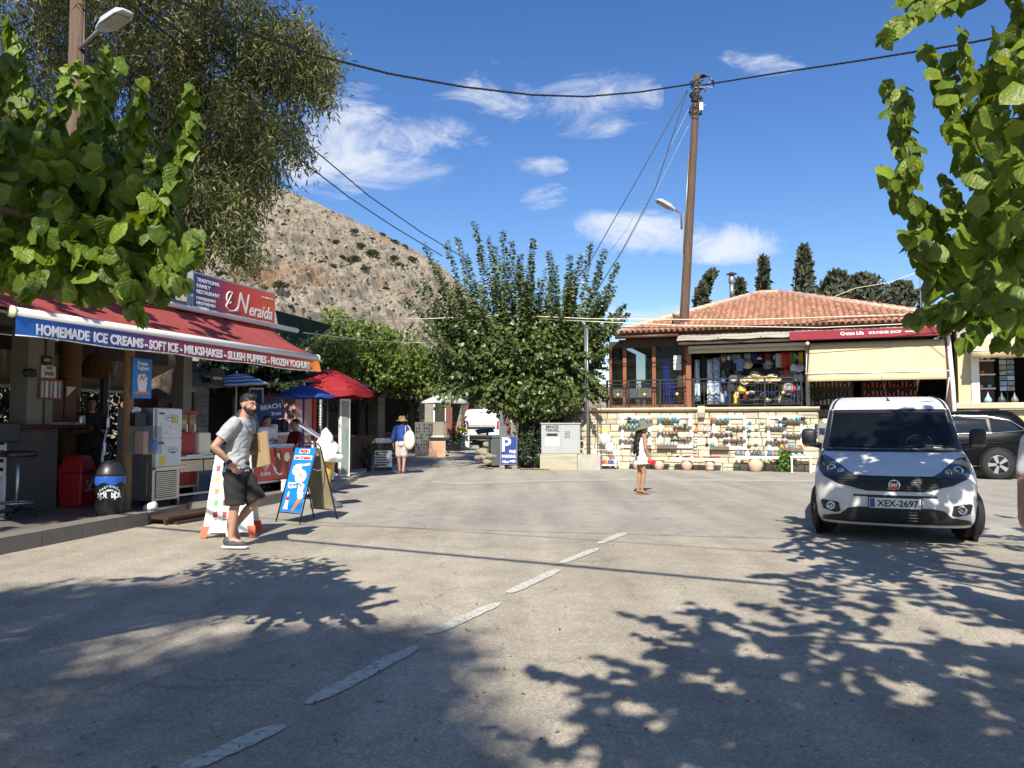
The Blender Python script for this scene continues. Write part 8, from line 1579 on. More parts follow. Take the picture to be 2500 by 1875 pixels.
def head(b,c,fw,s=1.,up=(0,0,1)):
 """head volumes, c = centre, fw = facing direction"""
 c,fw=Vector(c),Vector(fw).normalized();up=Vector(up).normalized();rt=fw.cross(up).normalized();M_=Matrix.Identity(4)
 for i in range(3):M_[i][0]=rt[i];M_[i][1]=fw[i];M_[i][2]=up[i];M_[i][3]=c[i]
 M_=M_@Matrix.Diagonal((s,s,s,1))
 b.ell((0,-.012,.028),(.074,.094,.088),20,14,M=M_);b.ell((0,.018,-.038),(.060,.068,.072),18,12,M=M_);b.ell((0,.052,-.085),(.033,.03,.024),12,8,M=M_)
 b.ell((0,.078,.026),(.045,.016,.012),12,8,M=M_);b.tube([M_@Vector((0,.083,.012)),M_@Vector((0,.098,-.015)),M_@Vector((0,.104,-.030)),M_@Vector((0,.088,-.042))],[.008*s,.011*s,.014*s,.008*s],8)
 b.ell((0,.082,-.062),(.024,.010,.006),10,6,M=M_);b.ell((0,.080,-.072),(.021,.010,.006),10,6,M=M_)
 for k in(-1,1):b.ell((k*.075,-.008,-.012),(.010,.020,.031),10,8,M=M_);b.ell((k*.038,.058,-.02),(.022,.018,.018),10,8,M=M_)
 return M_
def eyes(parent,M_,open_=True):
 for k in(-1,1):
  if open_:MB().ell((k*.030,.0795,.008),(.012,.006,.0055),10,6,M=M_).build('eye',W('white_print'),parent,True);MB().ell((k*.030,.0845,.008),(.0055,.003,.005),8,6,M=M_).build('iris',W('black_print'),parent,True)
  MB().tube([M_@Vector((k*.050,.072,.030)),M_@Vector((k*.032,.085,.033)),M_@Vector((k*.014,.088,.026))],.0045,6).build('eyebrow',W('hair_black'),parent,True)
  # ---- man in grey T-shirt walking to the right
mp_=P(575,1300,9.0);man=thing('person','bearded man in grey T-shirt and black shorts walking right, folder under his arm','person',loc=(mp_.x,9.0,0),rz=R(-4))
# local: +x walking direction, -y towards camera; standing foot at x=+.05
HIP,CH,NK,HD=Vector((.0,0,.93)),Vector((.045,0,1.33)),Vector((.07,0,1.50)),Vector((.125,0,1.645))
b=MB();hl,hr=HIP+Vector((0,.09,-.03)),HIP+Vector((0,-.09,-.03))
kn_r,an_r=Vector((.03,-.10,.50)),Vector((-.01,-.10,.10));kn_l,an_l=Vector((.20,.09,.53)),Vector((-.06,.09,.22))
for h_,k_,a_ in((hr,kn_r,an_r),(hl,kn_l,an_l)):cap_mesh(b,h_,k_,.092,.060);cap_mesh(b,k_,a_,.057,.036);cap_mesh(b,k_+(a_-k_)*.12+Vector((-.014,0,0)),k_+(a_-k_)*.5+Vector((-.016,0,0)),.048,.045)
cap_mesh(b,an_r,an_r+Vector((.13,0,-.045)),.04,.033);cap_mesh(b,an_l,an_l+Vector((.05,0,-.14)),.04,.033)
loft(b,[(0,0,.80,.08,.12),(0,0,.88,.12,.16),(0,0,.95,.12,.16),(.005,0,1.08,.11,.15),(.02,0,1.2,.112,.163),(.035,0,1.33,.118,.18),(.04,0,1.42,.10,.17),(.05,0,1.49,.06,.08)]);cap_mesh(b,CH+Vector((.0,-.15,.09)),CH+Vector((.0,.15,.09)),.07,.07);cap_mesh(b,NK-Vector((.01,0,.06)),HD-Vector((.02,0,.06)),.058,.055)
shr,shl_=CH+Vector((-.0,-.205,.10)),CH+Vector((.01,.205,.10));el_r,wr_r=Vector((-.135,-.30,1.16)),Vector((.055,-.275,.965));el_l,wr_l=Vector((.0,.28,1.12)),Vector((.20,.22,1.05))
for s_,e_,w_ in((shr,el_r,wr_r),(shl_,el_l,wr_l)):cap_mesh(b,s_,e_,.060,.045);cap_mesh(b,e_,w_,.045,.029);cap_mesh(b,e_+(w_-e_)*.1,e_+(w_-e_)*.45,.045,.041)
hand(b,wr_r,(.55,.05,-.75),(.2,.9,.2),1.0,.95,1);hand(b,wr_l,(.8,-.3,.1),(-.2,-.6,-.4),1.,.9,-1)
HM=head(b,HD,(.93,-.30,-.10),1.02,(.10,0,1));fuse('body',b,.0075,W('skin'),man,5)
eyes(man,HM)
b=MB();b.ell((0,-.018,.045),(.079,.098,.086),18,12,M=HM);b.ell((0,.035,.098),(.062,.06,.040),14,9,M=HM);b.ell((0,-.01,.10),(.066,.07,.038),14,9,M=HM);hair=fuse('hair',b,.010,W('hair_black'),man,3);bm_=bmesh.new();bm_.from_mesh(hair.data);HMi=HM.inverted();bmesh.ops.delete(bm_,geom=[v for v in bm_.verts if(lambda q:q.z<.030+.30*q.y)(HMi@v.co)],context='VERTS');bm_.to_mesh(hair.data);bm_.free()
b=MB();b.ell((0,.026,-.052),(.063,.070,.060),16,11,M=HM);b.ell((0,.058,-.094),(.038,.034,.028),12,8,M=HM);[b.ell((k*.052,.02,-.03),(.016,.045,.045),10,8,M=HM)for k in(-1,1)];bd_=fuse('beard',b,.008,W('beard'),man,2);bm_=bmesh.new();bm_.from_mesh(bd_.data);bmesh.ops.delete(bm_,geom=[v for v in bm_.verts if(lambda q:q.z>-.032-.25*max(0,q.y-.05)and q.y>.035 or q.z>-.015 or q.y<-.02)(HMi@v.co)],context='VERTS');bm_.to_mesh(bd_.data);bm_.free()
g_=[HM@Vector(p_)for p_ in((-.082,-.05,.05),(-.078,.02,.098),(-.03,.062,.122),(.03,.062,.122),(.078,.02,.098),(.082,-.05,.05))];MB().tube(g_,.0025,6).ell((-.033,.050,.126),(.022,.016,.007),10,7,M=HM).ell((.033,.050,.126),(.022,.016,.007),10,7,M=HM).build('sunglasses',W('gloss_black'),man,True)
b=MB();loft(b,[(-.005,0,.865,.146,.188),(-.003,0,.93,.142,.186),(0,0,1.0,.135,.178),(.006,0,1.09,.129,.172),(.016,0,1.18,.128,.178),(.03,0,1.27,.133,.193),(.037,0,1.35,.132,.204),(.042,0,1.42,.112,.198),(.048,0,1.465,.088,.158),(.055,0,1.50,.068,.09)],26)
for s_,e_ in((shr,el_r),(shl_,el_l)):d_=e_-s_;b.tube([s_-d_*.22+Vector((0,0,-.0)),s_-d_*.08,s_+d_*.2,s_+d_*.45,s_+d_*.64],[.045,.070,.078,.076,.080],16)
sh_=fuse('shirt',b,.010,W('tee_grey'),man,5)
def _fold(co,no):
 f_=max(0,1-abs(co.z-.98)*5);n_=mnoise.noise(Vector((co.x*9+co.z*5,co.y*6,co.z*17-co.x*10)));w_=.022*(abs(n_)**.7-.4)*(.45+.8*f_)+.008*mnoise.noise(co*7);return Vector((no.x,no.y,0))*w_
push(sh_,_fold)
MB().tube([NK+Vector((.075*math.cos(a)-.012,.072*math.sin(a),-.052-.02*math.cos(a)))for a in np.arange(0,6.28,.45)],.010,6,closed=True).build('collar',W('tee_grey'),man,True)
b=MB();loft(b,[(0,0,.76,.11,.15),(-.005,0,.82,.148,.186),(-.005,0,.90,.146,.182),(-.003,0,.98,.135,.172)],22)
for h_,k_ in((hr,kn_r),(hl,kn_l)):d_=k_-h_;b.tube([h_-d_*.1,h_+d_*.1,h_+d_*.45,h_+d_*.75,h_+d_*1.02],[.085,.112,.116,.112,.116],16)
so_=fuse('shorts',b,.011,W('shorts_black'),man,3)
push(so_,lambda co,no:no*(.009*mnoise.noise(co*9)+.004*math.sin(co.z*50+co.x*30+4*mnoise.noise(co*4))))
def shoe(parent,a,d,m,ms,s=1.):
 """trainer: ankle a, toe direction d (unit), local down from frame"""
 d=Vector(d).normalized();lat=Vector((0,1,0));up=d.cross(lat).normalized();up=-up if up.dot(a-(a-Vector((0,0,.1))))<0 else up;o=Vector(a);b=MB()
 M_=Matrix.Identity(4)
 for i in range(3):M_[i][0]=d[i];M_[i][1]=lat[i];M_[i][2]=up[i];M_[i][3]=o[i]
 b.ell((.055*s,0,-.045),(.145*s,.050,.038),18,10,M=M_);b.ell((-.035,0,-.02),(.058,.046,.055),14,10,M=M_);b.ell((.03,0,-.025),(.08,.042,.045),14,10,M=M_);fuse('shoe',b,.009,m,parent,2)
 b=MB();pts=[(-.095,.030),(-.06,.044),(.03,.045),(.12,.052),(.18,.040),(.205,0),(.18,-.040),(.12,-.052),(.03,-.045),(-.06,-.044),(-.095,-.030)];n_=len(pts);b.add([(x*s,y,-.094)for x,y in pts]+[(x*s,y*1.02,-.068)for x,y in pts],[tuple(range(n_-1,-1,-1)),tuple(range(n_,2*n_))]+[(i,(i+1)%n_,(i+1)%n_+n_,i+n_)for i in range(n_)],0,M_);b.build('sole',ms,parent,True)
shoe(man,an_r,(1,0,0),W('shoe_dark'),W('sole_white'));shoe(man,an_l,(.25,0,-.97),W('shoe_dark'),W('sole_white'))
wv=(wr_r-el_r).normalized();MB().tube([wr_r-wv*.05,wr_r-wv*.015],.036,12).build('watch',W('black'),man,True)
MB().tube([NK+Vector((.02,-.07,-.02)),CH+Vector((.10,-.12,.08)),CH+Vector((.145,-.04,-.05)),CH+Vector((.13,.05,.06)),NK+Vector((.04,.06,-.02))],.004,5).build('lanyard',W('black'),man,True)
fo=thing('brown_folder','brown cardboard folder held under the walking man arm','folder',M=Matrix.Translation(man.location)@Matrix.Rotation(R(-4),4,'Z'));MB().box(-.16,.16,-.012,.012,-.20,.20).build('board',mat('cardboard',(.34,.24,.13),.85,.1,4),fo).matrix_local=Matrix.Translation((.20,.18,1.12))@Matrix.Rotation(R(-32),4,'Z')@Matrix.Rotation(R(-10),4,'Y')
# ---- man in blue from behind
bp_=P(980,1150,22.7);bl=thing('person','man in blue top and straw hat walking away up the street','person',loc=(bp_.x,22.7,0));b=MB()
HIP,CH,HD=Vector((0,0,.87)),Vector((0,.02,1.24)),Vector((0,.05,1.52));kr,ar,kl_,al=Vector((.075,.03,.46)),Vector((.06,-.06,.08)),Vector((-.08,.02,.46)),Vector((-.06,.06,.08))
for h_,k_,a_ in((HIP+Vector((.085,0,0)),kr,ar),(HIP+Vector((-.085,0,0)),kl_,al)):cap_mesh(b,h_,k_,.085,.056);cap_mesh(b,k_,a_,.055,.034);cap_mesh(b,a_,a_+Vector((0,.12,-.05)),.036,.03)
b.ell(HIP,(.16,.12,.12));b.ell(CH,(.18,.115,.2));b.ell(CH-Vector((0,0,.2)),(.155,.11,.15));cap_mesh(b,(0,.03,1.38),HD,.052,.05)
for s in(-1,1):sh0,e0,w0=Vector((s*.2,.02,1.33)),Vector((s*.26,-.0,1.06)),Vector((s*.25,.07,.84));cap_mesh(b,sh0,e0,.055,.042);cap_mesh(b,e0,w0,.04,.028);hand(b,w0,(0,.1,-1),(-s,.2,0),1.,.35,s)
head(b,HD,(0,1,-.05),.98);fuse('body',b,.010,W('skin'),bl,3)
b=MB();b.ell(CH,(.20,.13,.21),18,12);b.ell(CH-Vector((0,0,.2)),(.18,.13,.17),18,12);b.ell((0,0,.88),(.185,.135,.10),18,12);cap_mesh(b,(-.15,.02,1.36),(.15,.02,1.36),.07,.07)
for s in(-1,1):cap_mesh(b,(s*.2,.02,1.33),(s*.26,0,1.06),.068,.058);cap_mesh(b,(s*.26,0,1.06),(s*.255,.03,.96),.056,.05)
q_=fuse('shirt',b,.014,W('tee_blue'),bl,3)
push(q_,lambda co,no:no*(.014*mnoise.noise(co*8)))
b=MB();b.ell(HIP,(.185,.145,.11),16,10);[cap_mesh(b,HIP+Vector((s*.085,0,0)),(kr if s>0 else kl_)+Vector((0,0,.10)),.11,.105)for s in(-1,1)];fuse('shorts',b,.014,W('shorts_print'),bl,3)
MB().lathe([(.185,-.03),(.18,-.025),(.10,.02),(.095,.08),(.08,.115),(.04,.125),(0,.12)],22,tuple(HD+Vector((0,0,.055)))).build('hat',W('cap_straw'),bl,True);b=MB();b.ell(HD+Vector((0,-.02,-.01)),(.078,.085,.07),14,10);b.build('hair',W('hair_black'),bl,True)
for a_ in(ar,al):MB().box(a_.x-.045,a_.x+.045,a_.y-.07,a_.y+.18,a_.z-.085,a_.z-.06).build('sandal',W('sandal'),bl,bevel=.01)
tb=thing('tote_bag','cream cotton tote bag on the shoulder of the man in blue','bag',loc=(bp_.x,22.7,0));b=MB();b.ell((.25,-.15,1.0),(.165,.10,.25),18,14);b.v=[tuple(Vector(p_)+Vector((0,0,-.04 if p_[2]<1 else .02))+Vector((.02*mnoise.noise(Vector(p_)*7),0,0)))for p_ in b.v];b.build('sack',W('cotton'),tb,True);MB().tube([(.14,-.16,1.2),(.12,-.1,1.38),(.13,.02,1.42)],.014,6).tube([(.34,-.14,1.18),(.22,-.08,1.38),(.16,.02,1.42)],.014,6).build('strap',W('cotton'),tb,True)
# ---- young woman with hat, facing right
wp_=P(1566,1200,15.9);wo=thing('person','woman in grey-green hat and white shorts holding a red purse','person',loc=(wp_.x,15.9,0),rz=R(12));b=MB()
HIP,CH,HD=Vector((.0,0,.80)),Vector((.02,0,1.09)),Vector((.055,0,1.35));kr,ar,kl_,al=Vector((.03,-.07,.43)),Vector((-.02,-.07,.07)),Vector((.0,.07,.43)),Vector((-.05,.07,.07))
for h_,k_,a_ in((HIP+Vector((-.01,-.075,-.02)),kr,ar),(HIP+Vector((-.01,.075,-.02)),kl_,al)):cap_mesh(b,h_,k_,.082,.050);cap_mesh(b,k_,a_,.048,.028);cap_mesh(b,k_+(a_-k_)*.15-Vector((.012,0,0)),k_+(a_-k_)*.45-Vector((.012,0,0)),.043,.038);cap_mesh(b,a_,a_+Vector((.14,0,-.045)),.03,.022)
b.ell(HIP,(.115,.145,.11));b.ell(CH,(.095,.14,.16));b.ell((.01,0,.95),(.085,.115,.12));b.ell((.085,0,1.12),(.05,.11,.06));cap_mesh(b,(.015,-.13,1.20),(.015,.13,1.20),.045,.045);cap_mesh(b,(.02,0,1.22),(.04,0,1.31),.042,.042)
for s in(-1,1):sh0,e0,w0=Vector((.01,s*.165,1.19)),Vector((-.0+.02*(s<0),s*.20,.95)),Vector((.11,s*.18,.76))if s<0 else Vector((.16,.13,.92));cap_mesh(b,sh0,e0,.043,.033);cap_mesh(b,e0,w0,.032,.022);hand(b,w0,(.35,0,-.9)if s<0 else(.8,-.4,.1),(.3,.8,0)if s<0 else(0,-.5,-.4),.88,.9,s)
HW=head(b,HD,(.98,.12,-.03),.92);fuse('body',b,.0085,W('skin_tan'),wo,4);eyes(wo,HW)
b=MB();loft(b,[(0,0,.84,.112,.145),(.003,0,.90,.098,.128),(.01,0,.97,.092,.12),(.02,0,1.05,.104,.135),(.028,0,1.11,.112,.145),(.025,0,1.16,.085,.13),(.018,0,1.185,.06,.11)],22);[cap_mesh(b,(.045,s*.075,1.16),(.012,s*.075,1.235),.018,.013)for s in(-1,1)];fuse('top',b,.010,W('top_white'),wo,3)
b=MB();loft(b,[(-.005,0,.72,.10,.13),(-.008,0,.77,.128,.162),(-.006,0,.82,.125,.158),(0,0,.875,.108,.138)],22)
for s in(-1,1):b.tube([HIP+Vector((-.012,s*.072,.02)),HIP+Vector((-.010,s*.078,-.06)),HIP+Vector((-.006,s*.084,-.13)),HIP+Vector((-.004,s*.088,-.185))],[.08,.098,.104,.112],16)
q_=fuse('shorts',b,.010,W('top_white'),wo,2)
push(q_,lambda co,no:no*(.008*math.sin(math.atan2(co.y,co.x)*16)*max(0,(.76-co.z)*7)))
b=MB();b.ell((0,-.02,.035),(.080,.095,.080),16,11,M=HW);pth=[HW@Vector((0,-.075,0)),Vector((-.075,-.01,1.22)),Vector((-.12,-.02,1.05)),Vector((-.115,-.02,.86)),Vector((-.10,-.02,.74))]
for k in range(7):
 of=Vector((.012*math.cos(k*2),-.075+.025*k,0));b.tube([p_+of*(.5 if i==0 else 1)+Vector((.012*math.sin(i*2.1+k),0,0))for i,p_ in enumerate(pth)],[.03,.034,.032,.026,.008],8)
q_=fuse('hair',b,.011,W('hair_black'),wo,2);bm_=bmesh.new();bm_.from_mesh(q_.data);HWi=HW.inverted();bmesh.ops.delete(bm_,geom=[v for v in bm_.verts if(lambda q:q.y>.05 and q.z<.06)(HWi@v.co)],context='VERTS');bm_.to_mesh(q_.data);bm_.free()
push(q_,lambda co,no:no*(.010*math.sin(co.z*60+co.y*30)))
b=MB();vs=[];pf=[(.195,-.045),(.165,-.018),(.12,.0),(.088,.012),(.084,.055),(.070,.090),(.035,.102),(.0,.10)]
for(r_,z)in pf:
 for i in range(26):a=2*math.pi*i/26;dz=(.035*math.cos(a)+.012*math.sin(2*a))*(r_/.195)**2;vs.append((r_*1.08*math.cos(a),r_*math.sin(a),z+dz))
b.grid(vs,26,len(pf),wrap=True);ht=b.build('hat',W('felt_green'),wo,True,solid=.006);ht.matrix_local=Matrix.Translation(HD+Vector((-.01,0,.055)))@Matrix.Rotation(R(-13),4,'Y')
for a_ in(ar,al):MB().box(a_.x-.06,a_.x+.18,a_.y-.04,a_.y+.04,a_.z-.072,a_.z-.05).build('sandal',W('sandal'),wo,bevel=.012);MB().tube([(a_.x+.09,a_.y-.042,a_.z-.055),(a_.x+.08,a_.y,a_.z-.015),(a_.x+.09,a_.y+.042,a_.z-.055)],.010,6).build('sandal_strap',W('black'),wo)
pu_=tag(MB().box(-.085,.085,-.018,.018,-.05,.05).build('purse',mat('purse_red',(.55,.02,.025),.35),bevel=.012),'red purse in the hand of the woman in white','purse');pu_.matrix_world=Matrix.Translation((wp_.x,15.9,0))@Matrix.Rotation(R(12),4,'Z')@Matrix.Translation((.165,-.165,.67))@Matrix.Rotation(R(18),4,'Y')
# ---- people in the shade of the kiosk and stalls, and at the right edge
def simple_person(label,loc,rz_,H,shirt,trousers,hair='hair_black',seated=False,arms='down',skin='skin',face=True,hat=None,short=False):
 o=thing('person',label,'person',loc=loc,rz=rz_);k=H/1.75;v=lambda x,y,z:Vector((x*k,y*k,z*k));b=MB();dz=-.42 if seated else 0.
 HIP,CH,HD=v(0,0,.93+dz),v(0,.0,1.28+dz),v(0,-.03,1.62+dz)
 legs=[]
 for s in(-1,1):
  kn,an=(v(s*.11,-.38,.50),v(s*.11,-.36,.08))if seated else(v(s*.09,-.02,.50),v(s*.09,.02,.08));h_=HIP+v(s*.09,0,0);legs.append((h_,kn,an));cap_mesh(b,h_,kn,.085*k,.058*k);cap_mesh(b,kn,an,.055*k,.036*k);cap_mesh(b,an,an+v(0,-.14,-.045),.038*k,.03*k)
 b.ell(HIP,v(.16,.12,.12));b.ell(CH,v(.18,.115,.2));b.ell(CH-v(0,0,.2),v(.155,.11,.16));cap_mesh(b,v(0,0,1.42+dz),HD,.052*k,.052*k);A=[]
 for s in(-1,1):
  sh=v(s*.2,0,1.40+dz);e0,w0=(v(s*.27,.02,1.13+dz),v(s*.25,-.06,.90+dz))if arms=='down' else(v(s*.26,-.06,1.15+dz),v(s*.10,-.28,1.17+dz));A.append((sh,e0,w0));cap_mesh(b,sh,e0,.054*k,.042*k);cap_mesh(b,e0,w0,.04*k,.028*k);hand(b,w0,(0,-.1,-1)if arms=='down' else(-s*.5,-.8,.1),(-s,0,0)if arms=='down' else(0,0,1),k,.5,s)
 HM_=head(b,HD,(0,-1,0),k);fuse('body',b,.012,W(skin),o,3)
 if face:eyes(o,HM_)
 b=MB();b.ell((0,-.02,.045),(.080,.098,.082),16,11,M=HM_);q_=fuse('hair',b,.014,W(hair),o,2);bm_=bmesh.new();bm_.from_mesh(q_.data);hi=HM_.inverted();bmesh.ops.delete(bm_,geom=[v_ for v_ in bm_.verts if(lambda q:q.y>.02 and q.z<.06)(hi@v_.co)],context='VERTS');bm_.to_mesh(q_.data);bm_.free()
 b=MB();b.ell(CH,v(.2,.13,.21),16,11);b.ell(CH-v(0,0,.2),v(.175,.13,.17),16,11);b.ell(HIP+v(0,0,.02),v(.18,.135,.09),16,10);cap_mesh(b,v(-.15,0,1.41+dz),v(.15,0,1.41+dz),.07*k,.07*k);[cap_mesh(b,sh,sh+(e0-sh)*.8,.068*k,.06*k)for sh,e0,w0 in A];fuse('shirt',b,.016,W(shirt),o,2)
 b=MB();b.ell(HIP,v(.175,.135,.11),16,10);[cap_mesh(b,h_,h_+(kn-h_)*(1 if not short else .9),.105*k,.085*k)for h_,kn,an in legs]
 if not short:[cap_mesh(b,kn,an+v(0,0,.04),.08*k,.06*k)for h_,kn,an in legs]
 fuse('trousers',b,.016,W(trousers),o,2)
 for h_,kn,an in legs:b=MB();b.ell(an+v(0,-.07,-.045),v(.05,.14,.04),12,8);b.build('shoe',W('black'),o,True)
 return o
ko=lambda x,y,z=FZ:KM@Vector((x,y,z))
simple_person('man in dark clothes standing inside the kiosk left of the blue poster',ko(3.5,2.5),R(40),1.74,'dark_clothes','dark_clothes',arms='front');simple_person('dark haired server behind the slush machine inside the kiosk',ko(5.0,3.0),R(10),1.62,'pale_blue','dark_clothes',arms='front')
q=P(650,1060,14.9);simple_person('woman in white top looking at a phone behind the red freezer',(q.x,q.y,.16),R(60),1.45,'white_cloth','dark_clothes',arms='front',skin='skin_tan');q=P(722,1070,16.1);simple_person('man in red polo sitting behind the ticket stand',(q.x,q.y,.25),R(-50),1.72,'polo_red','dark_clothes',seated=True,arms='front',skin='skin_tan')
ss=thing('folding_stool','low stool under the man in red polo','stool',loc=(q.x,q.y,.1));MB().cbox((0,.05,.5),(.4,.4,.05)).build('seat',W('black_plastic'),ss);[MB().box(x-.02,x+.02,y-.02,y+.02,0,.48).build('leg',W('black_plastic'),ss)for x in(-.17,.17)for y in(-.12,.22)]
q=P(676,1000,17.8);simple_person('dark clad person behind the white drinks counter',(q.x,q.y,.1),R(20),1.72,'dark_clothes','dark_clothes',arms='front',skin='skin_tan');simple_person('person in white shirt cut by the right edge of the picture',(3.66,5.15,0),R(-60),1.62,'white_cloth','white_cloth',skin='skin_tan',short=True)
# ================================================================== POLES, LAMPS AND CABLES
up=thing('utility_pole','tall brown wooden utility pole rising through the tiled roof','pole',loc=(0,0,0));pa,pb=P(1659,985,25.0),P(1703,182,25.0)
MB().tube([pa.lerp(pb,t_)for t_ in np.linspace(0,1,9)],[.165,.16,.155,.148,.14,.132,.125,.118,.11],14).build('shaft',W('pole_wood'),up,True)
dv=(pb-pa).normalized();lf=Vector((-1,-.4,0)).normalized()
MB().tube([pa.lerp(pb,t_)+lf*.17 for t_ in(.45,.6,.75)],.022,6).tube([pa.lerp(pb,t_)-lf*.16 for t_ in(.1,.3,.45)],.012,5).build('cable_conduit',W('galv'),up,True)
b=MB();rg=random.Random(2)
for k in range(15):
 t0=.985-.11*rg.random();r_=rg.uniform(.15,.22);c0=pa.lerp(pb,t0);b.tube([c0+Vector((r_*math.cos(a),r_*math.sin(a),.12*math.sin(a+k)+.05*rg.uniform(-1,1)))for a in np.arange(0,5.5,.5)],.016,5)
for k in range(9):c0=pa.lerp(pb,.985);b.tube([c0,c0+Vector((.15+.05*k*.5,-.15,.12-.01*k)),c0+Vector((.38+.02*k,-.12,.02-.02*k)),c0+Vector((.5,-.1,-.16-.02*k))],.012,5)
b.build('cable_bundle',W('black'),up,True)
for(t_,w_)in((.955,.5),(.90,.3)):c0=pa.lerp(pb,t_);MB().tube([c0+Vector((-.1,-.12,0)),c0+Vector((w_,-.12,0))],.022,6).build('bracket',W('galv'),up)
b=MB();[b.lathe([(.03,0),(.045,.03),(.03,.06)],8,tuple(pa.lerp(pb,.94+.012*k)+Vector((.25+.06*k,-.15,0))))for k in range(4)];b.build('insulator',W('galv'),up,True)
MB().box(-.06,.06,-.02,.02,-.12,.12).build('number_tag',W('white_paint'),up).location=pa.lerp(pb,.895)+Vector((.14,-.16,0))
# collar where the pole passes the tiles
MB().add([P(1641,765,24.75),P(1660,772,24.6),P(1668,840,24.4),P(1652,838,24.5),P(1641,765,25.2),P(1660,772,25.2),P(1668,840,25.2),P(1652,838,25.2)],[(0,1,2,3),(7,6,5,4),(0,4,5,1),(1,5,6,2),(2,6,7,3),(3,7,4,0)]).build('roof_flashing',W('rust'),up)
def lamp(label,base,tip,hd_len,hd_w,arm_pts,r_,m='galv',under=True):
 o=thing('street_lamp',label,'street lamp');MB().tube(arm_pts,r_,8).build('arm',W(m),o,True);a,t_=Vector(base),Vector(tip);M_=frame(a,(t_-a),(0,0,1));L_=(t_-a).length
 b=MB();b.add([(0,-hd_w*.25,-.03),(L_*.3,-hd_w/2,-.05),(L_*.85,-hd_w/2,-.05),(L_,-hd_w*.3,-.02),(L_,hd_w*.3,-.02),(L_*.85,hd_w/2,-.05),(L_*.3,hd_w/2,-.05),(0,hd_w*.25,-.03)]+[(0,-hd_w*.2,.04),(L_*.3,-hd_w*.36,.09),(L_*.8,-hd_w*.36,.08),(L_*.97,-hd_w*.2,.03),(L_*.97,hd_w*.2,.03),(L_*.8,hd_w*.36,.08),(L_*.3,hd_w*.36,.09),(0,hd_w*.2,.04)],[tuple(range(7,-1,-1)),tuple(range(8,16))]+[(i,(i+1)%8,(i+1)%8+8,i+8)for i in range(8)],0,M_);b.build('housing',W('lamp_grey'),o,bevel=.01)
 MB().box(L_*.3,L_*.85,-hd_w*.38,hd_w*.38,-.062,-.045,M=M_).build('diffuser',W('lamp_lens'),o);return o
mat('lamp_grey',(.42,.45,.46),.5,.08,5);mat('lamp_lens',(.34,.33,.27),.3,.2,10)
q0,q1,q2=P(1664,560,24.8),P(1664,522,24.75),P(1648,512,24.7);lamp('slim grey street lamp on the brown wooden pole',P(1646,512,24.6),P(1602,487,24.3),.7,.26,[q0,q1,q2,P(1640,508,24.6)],.035)
# left pole behind the mulberry, wrapped in rope lower down
lpl=thing('utility_pole','brown wooden pole with lamp behind the left mulberry','pole');a_,c_=P(168,1010,13.2),P(196,-120,13.2);a_.z=FZ;MB().tube([a_,a_.lerp(c_,.5),c_],[.17,.155,.135],14).build('shaft',W('pole_wood'),lpl,True);MB().tube([a_.lerp(c_,.55)+Vector((.15,-.06,0)),c_+Vector((.14,-.06,0))],.03,6).build('cable_conduit',W('black'),lpl,True)
b=MB();[b.lathe([(.165,FZ+.04*k),(.185,FZ+.02+.04*k),(.165,FZ+.04+.04*k)],14,(a_.x,a_.y,0),caps=False)for k in range(68)];b.build('rope_winding',W('rope'),lpl,True)
lamp('grey cobra head street lamp on the left wooden pole',P(243,72,12.4),P(312,26,11.9),.6,.30,[P(196,118,13.1),P(222,92,12.7),P(245,70,12.4)],.03)
def cable(label,pts,r_,sag=0.,m='black',n_=24):
 pts=[Vector(p)for p in pts];out=[]
 for a,c in zip(pts[:-1],pts[1:]):
  for i in range(n_):t_=i/n_;p=a.lerp(c,t_);p.z-=sag*4*t_*(1-t_);out.append(p)
 out.append(pts[-1]);return tag(MB().tube(out,r_,6).build('cable',W(m),smooth=True),label,'cable')
def twist(label,pts,r_,m='black'):
 pts=[Vector(p)for p in pts];b=MB();L_=sum((c-a).length for a,c in zip(pts[:-1],pts[1:]));cum=[0]
 for a,c in zip(pts[:-1],pts[1:]):cum.append(cum[-1]+(c-a).length)
 for s in range(3):
  out=[];n_=int(L_/.16)
  for i in range(n_+1):
   x=L_*i/n_;p=Vector([np.interp(x,cum,[q[k]for q in pts])for k in range(3)]);ph=x*9+s*2.09;out.append(p+Vector((0,math.cos(ph),math.sin(ph)))*r_*.9)
  b.tube(out,r_,5)
 return tag(b.build('cable',W(m),smooth=True),label,'cable')
spn=[PD(380,-25,12.8),PD(560,62,14.2),PD(760,132,16),PD(950,180,18),PD(1130,212,19.8),PD(1300,232,21.5),PD(1430,236,22.9),PD(1560,225,24),PD(1690,205,25)]
twist('thick black twisted cable spanning from upper left to the brown pole',spn,.017);twist('black twisted cable from the brown pole to the right edge',[PD(1715,208,24.8),PD(1900,178,22),PD(2100,148,19.5),PD(2350,108,17),PD(2600,60,15)],.016)
cable('upper of the two black cables running down towards the hill',[PD(310,-20,13.2),PD(470,100,15),PD(620,240,17.5),PD(760,360,20),PD(900,478,23),PD(1030,568,26),PD(1150,640,29)],.018,0);cable('lower of the two black cables running down towards the hill',[PD(290,-10,13.2),PD(440,110,15),PD(580,250,17.5),PD(720,380,20),PD(850,480,22.5),PD(960,553,25),PD(1080,625,28)],.018,0)
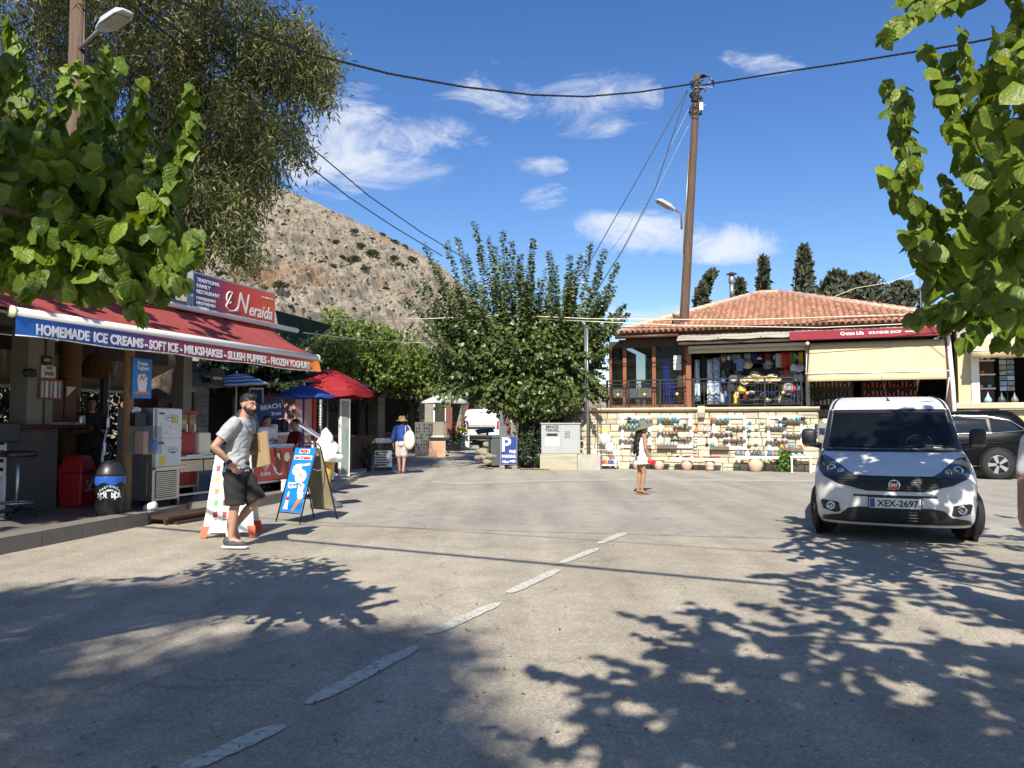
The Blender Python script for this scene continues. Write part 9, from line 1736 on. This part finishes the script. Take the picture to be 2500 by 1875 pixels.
cable('left black guy wire falling from the pole top to the junction tree',[PD(1678,220,25),PD(1560,430,25),PD(1440,640,25),PD(1400,690,25.2)],.014);cable('right black guy wire falling from the pole top to the junction tree',[PD(1678,222,25),PD(1600,460,25),PD(1520,610,25),PD(1450,720,25.2)],.014);cable('pale left wire beside the guy wires',[PD(1684,262,25),PD(1640,350,25),PD(1530,560,25.4),PD(1470,640,26)],.007,0,'galv');cable('pale right wire beside the guy wires',[PD(1684,300,25),PD(1600,470,25),PD(1500,650,25.4)],.007,0,'galv')
cable('upper pale wire crossing the tiled roof',[PD(1300,772,25.4),PD(1440,778,24.4),PD(1800,781,23),PD(2150,770,22),PD(2340,762,21)],.012,0,'cream');cable('lower pale wire crossing the tiled eave',[PD(1310,778,25.4),PD(1450,785,24.4),PD(1680,795,23.5),PD(2000,800,22),PD(2340,785,21)],.012,0,'cream');cable('black wire lying along the lower tiles',[PD(1500,800,24.3),PD(1700,800,23.8),PD(1950,790,23),PD(2060,777,22.4),PD(2350,768,21)],.014)
cable('pale wire from the shop to the antenna mast',[PD(2010,735,26),PD(2090,703,28),PD(2170,690,29),PD(2247,662,30)],.010,0,'cream');cable('pale wire from the antenna mast to the right',[PD(2247,664,30),PD(2300,668,29),PD(2500,665,26)],.008,0,'cream');cable('upper pale cord across the side street',[PD(760,777,21),PD(900,780,23),PD(1050,778,25),PD(1200,770,26)],.012,0,'cream');cable('lower pale cord across the side street',[PD(740,812,20),PD(900,832,23),PD(1050,838,25.5)],.012,0,'cream')
twist('overhead black cable above the photographer that shadows the road',[Vector((-14,8.15,6.6)),Vector((-6.2,4.0,6.45)),Vector((1.8,-.25,6.5)),Vector((10,-4.6,6.8))],.026);cable('thin overhead cable above the photographer',[Vector((-14,7.6,8.2)),Vector((-4,2.8,8.0)),Vector((10,-4.0,8.3))],.013)
# ---- labels: where look-alikes would share one, say which by its place
ONAMES=['leftmost','second from left','third from left','fourth from left','fifth from left','sixth from left','seventh from left','eighth from left','ninth from left','tenth from left','eleventh from left','twelfth from left','thirteenth from left','fourteenth from left','fifteenth from left','sixteenth from left','seventeenth from left','eighteenth from left']
same={};bpy.context.view_layer.update()
for o in C.objects:
 if o.parent is None and 'label' in o.keys()and 'group' in o.keys():same.setdefault(o['label'],[]).append(o)
for lab,os_ in same.items():
 if len(os_)<2:continue
 os_.sort(key=lambda o:o.matrix_world.translation.x/max(.1,o.matrix_world.translation.y)if o.parent is None else 0)
 for i,o in enumerate(os_):
  w_=ONAMES[min(i,17)]
  if i==len(os_)-1 and i>1:w_='rightmost'
  if len((lab+' '+w_).split())<=16:o['label']=lab+', '+w_
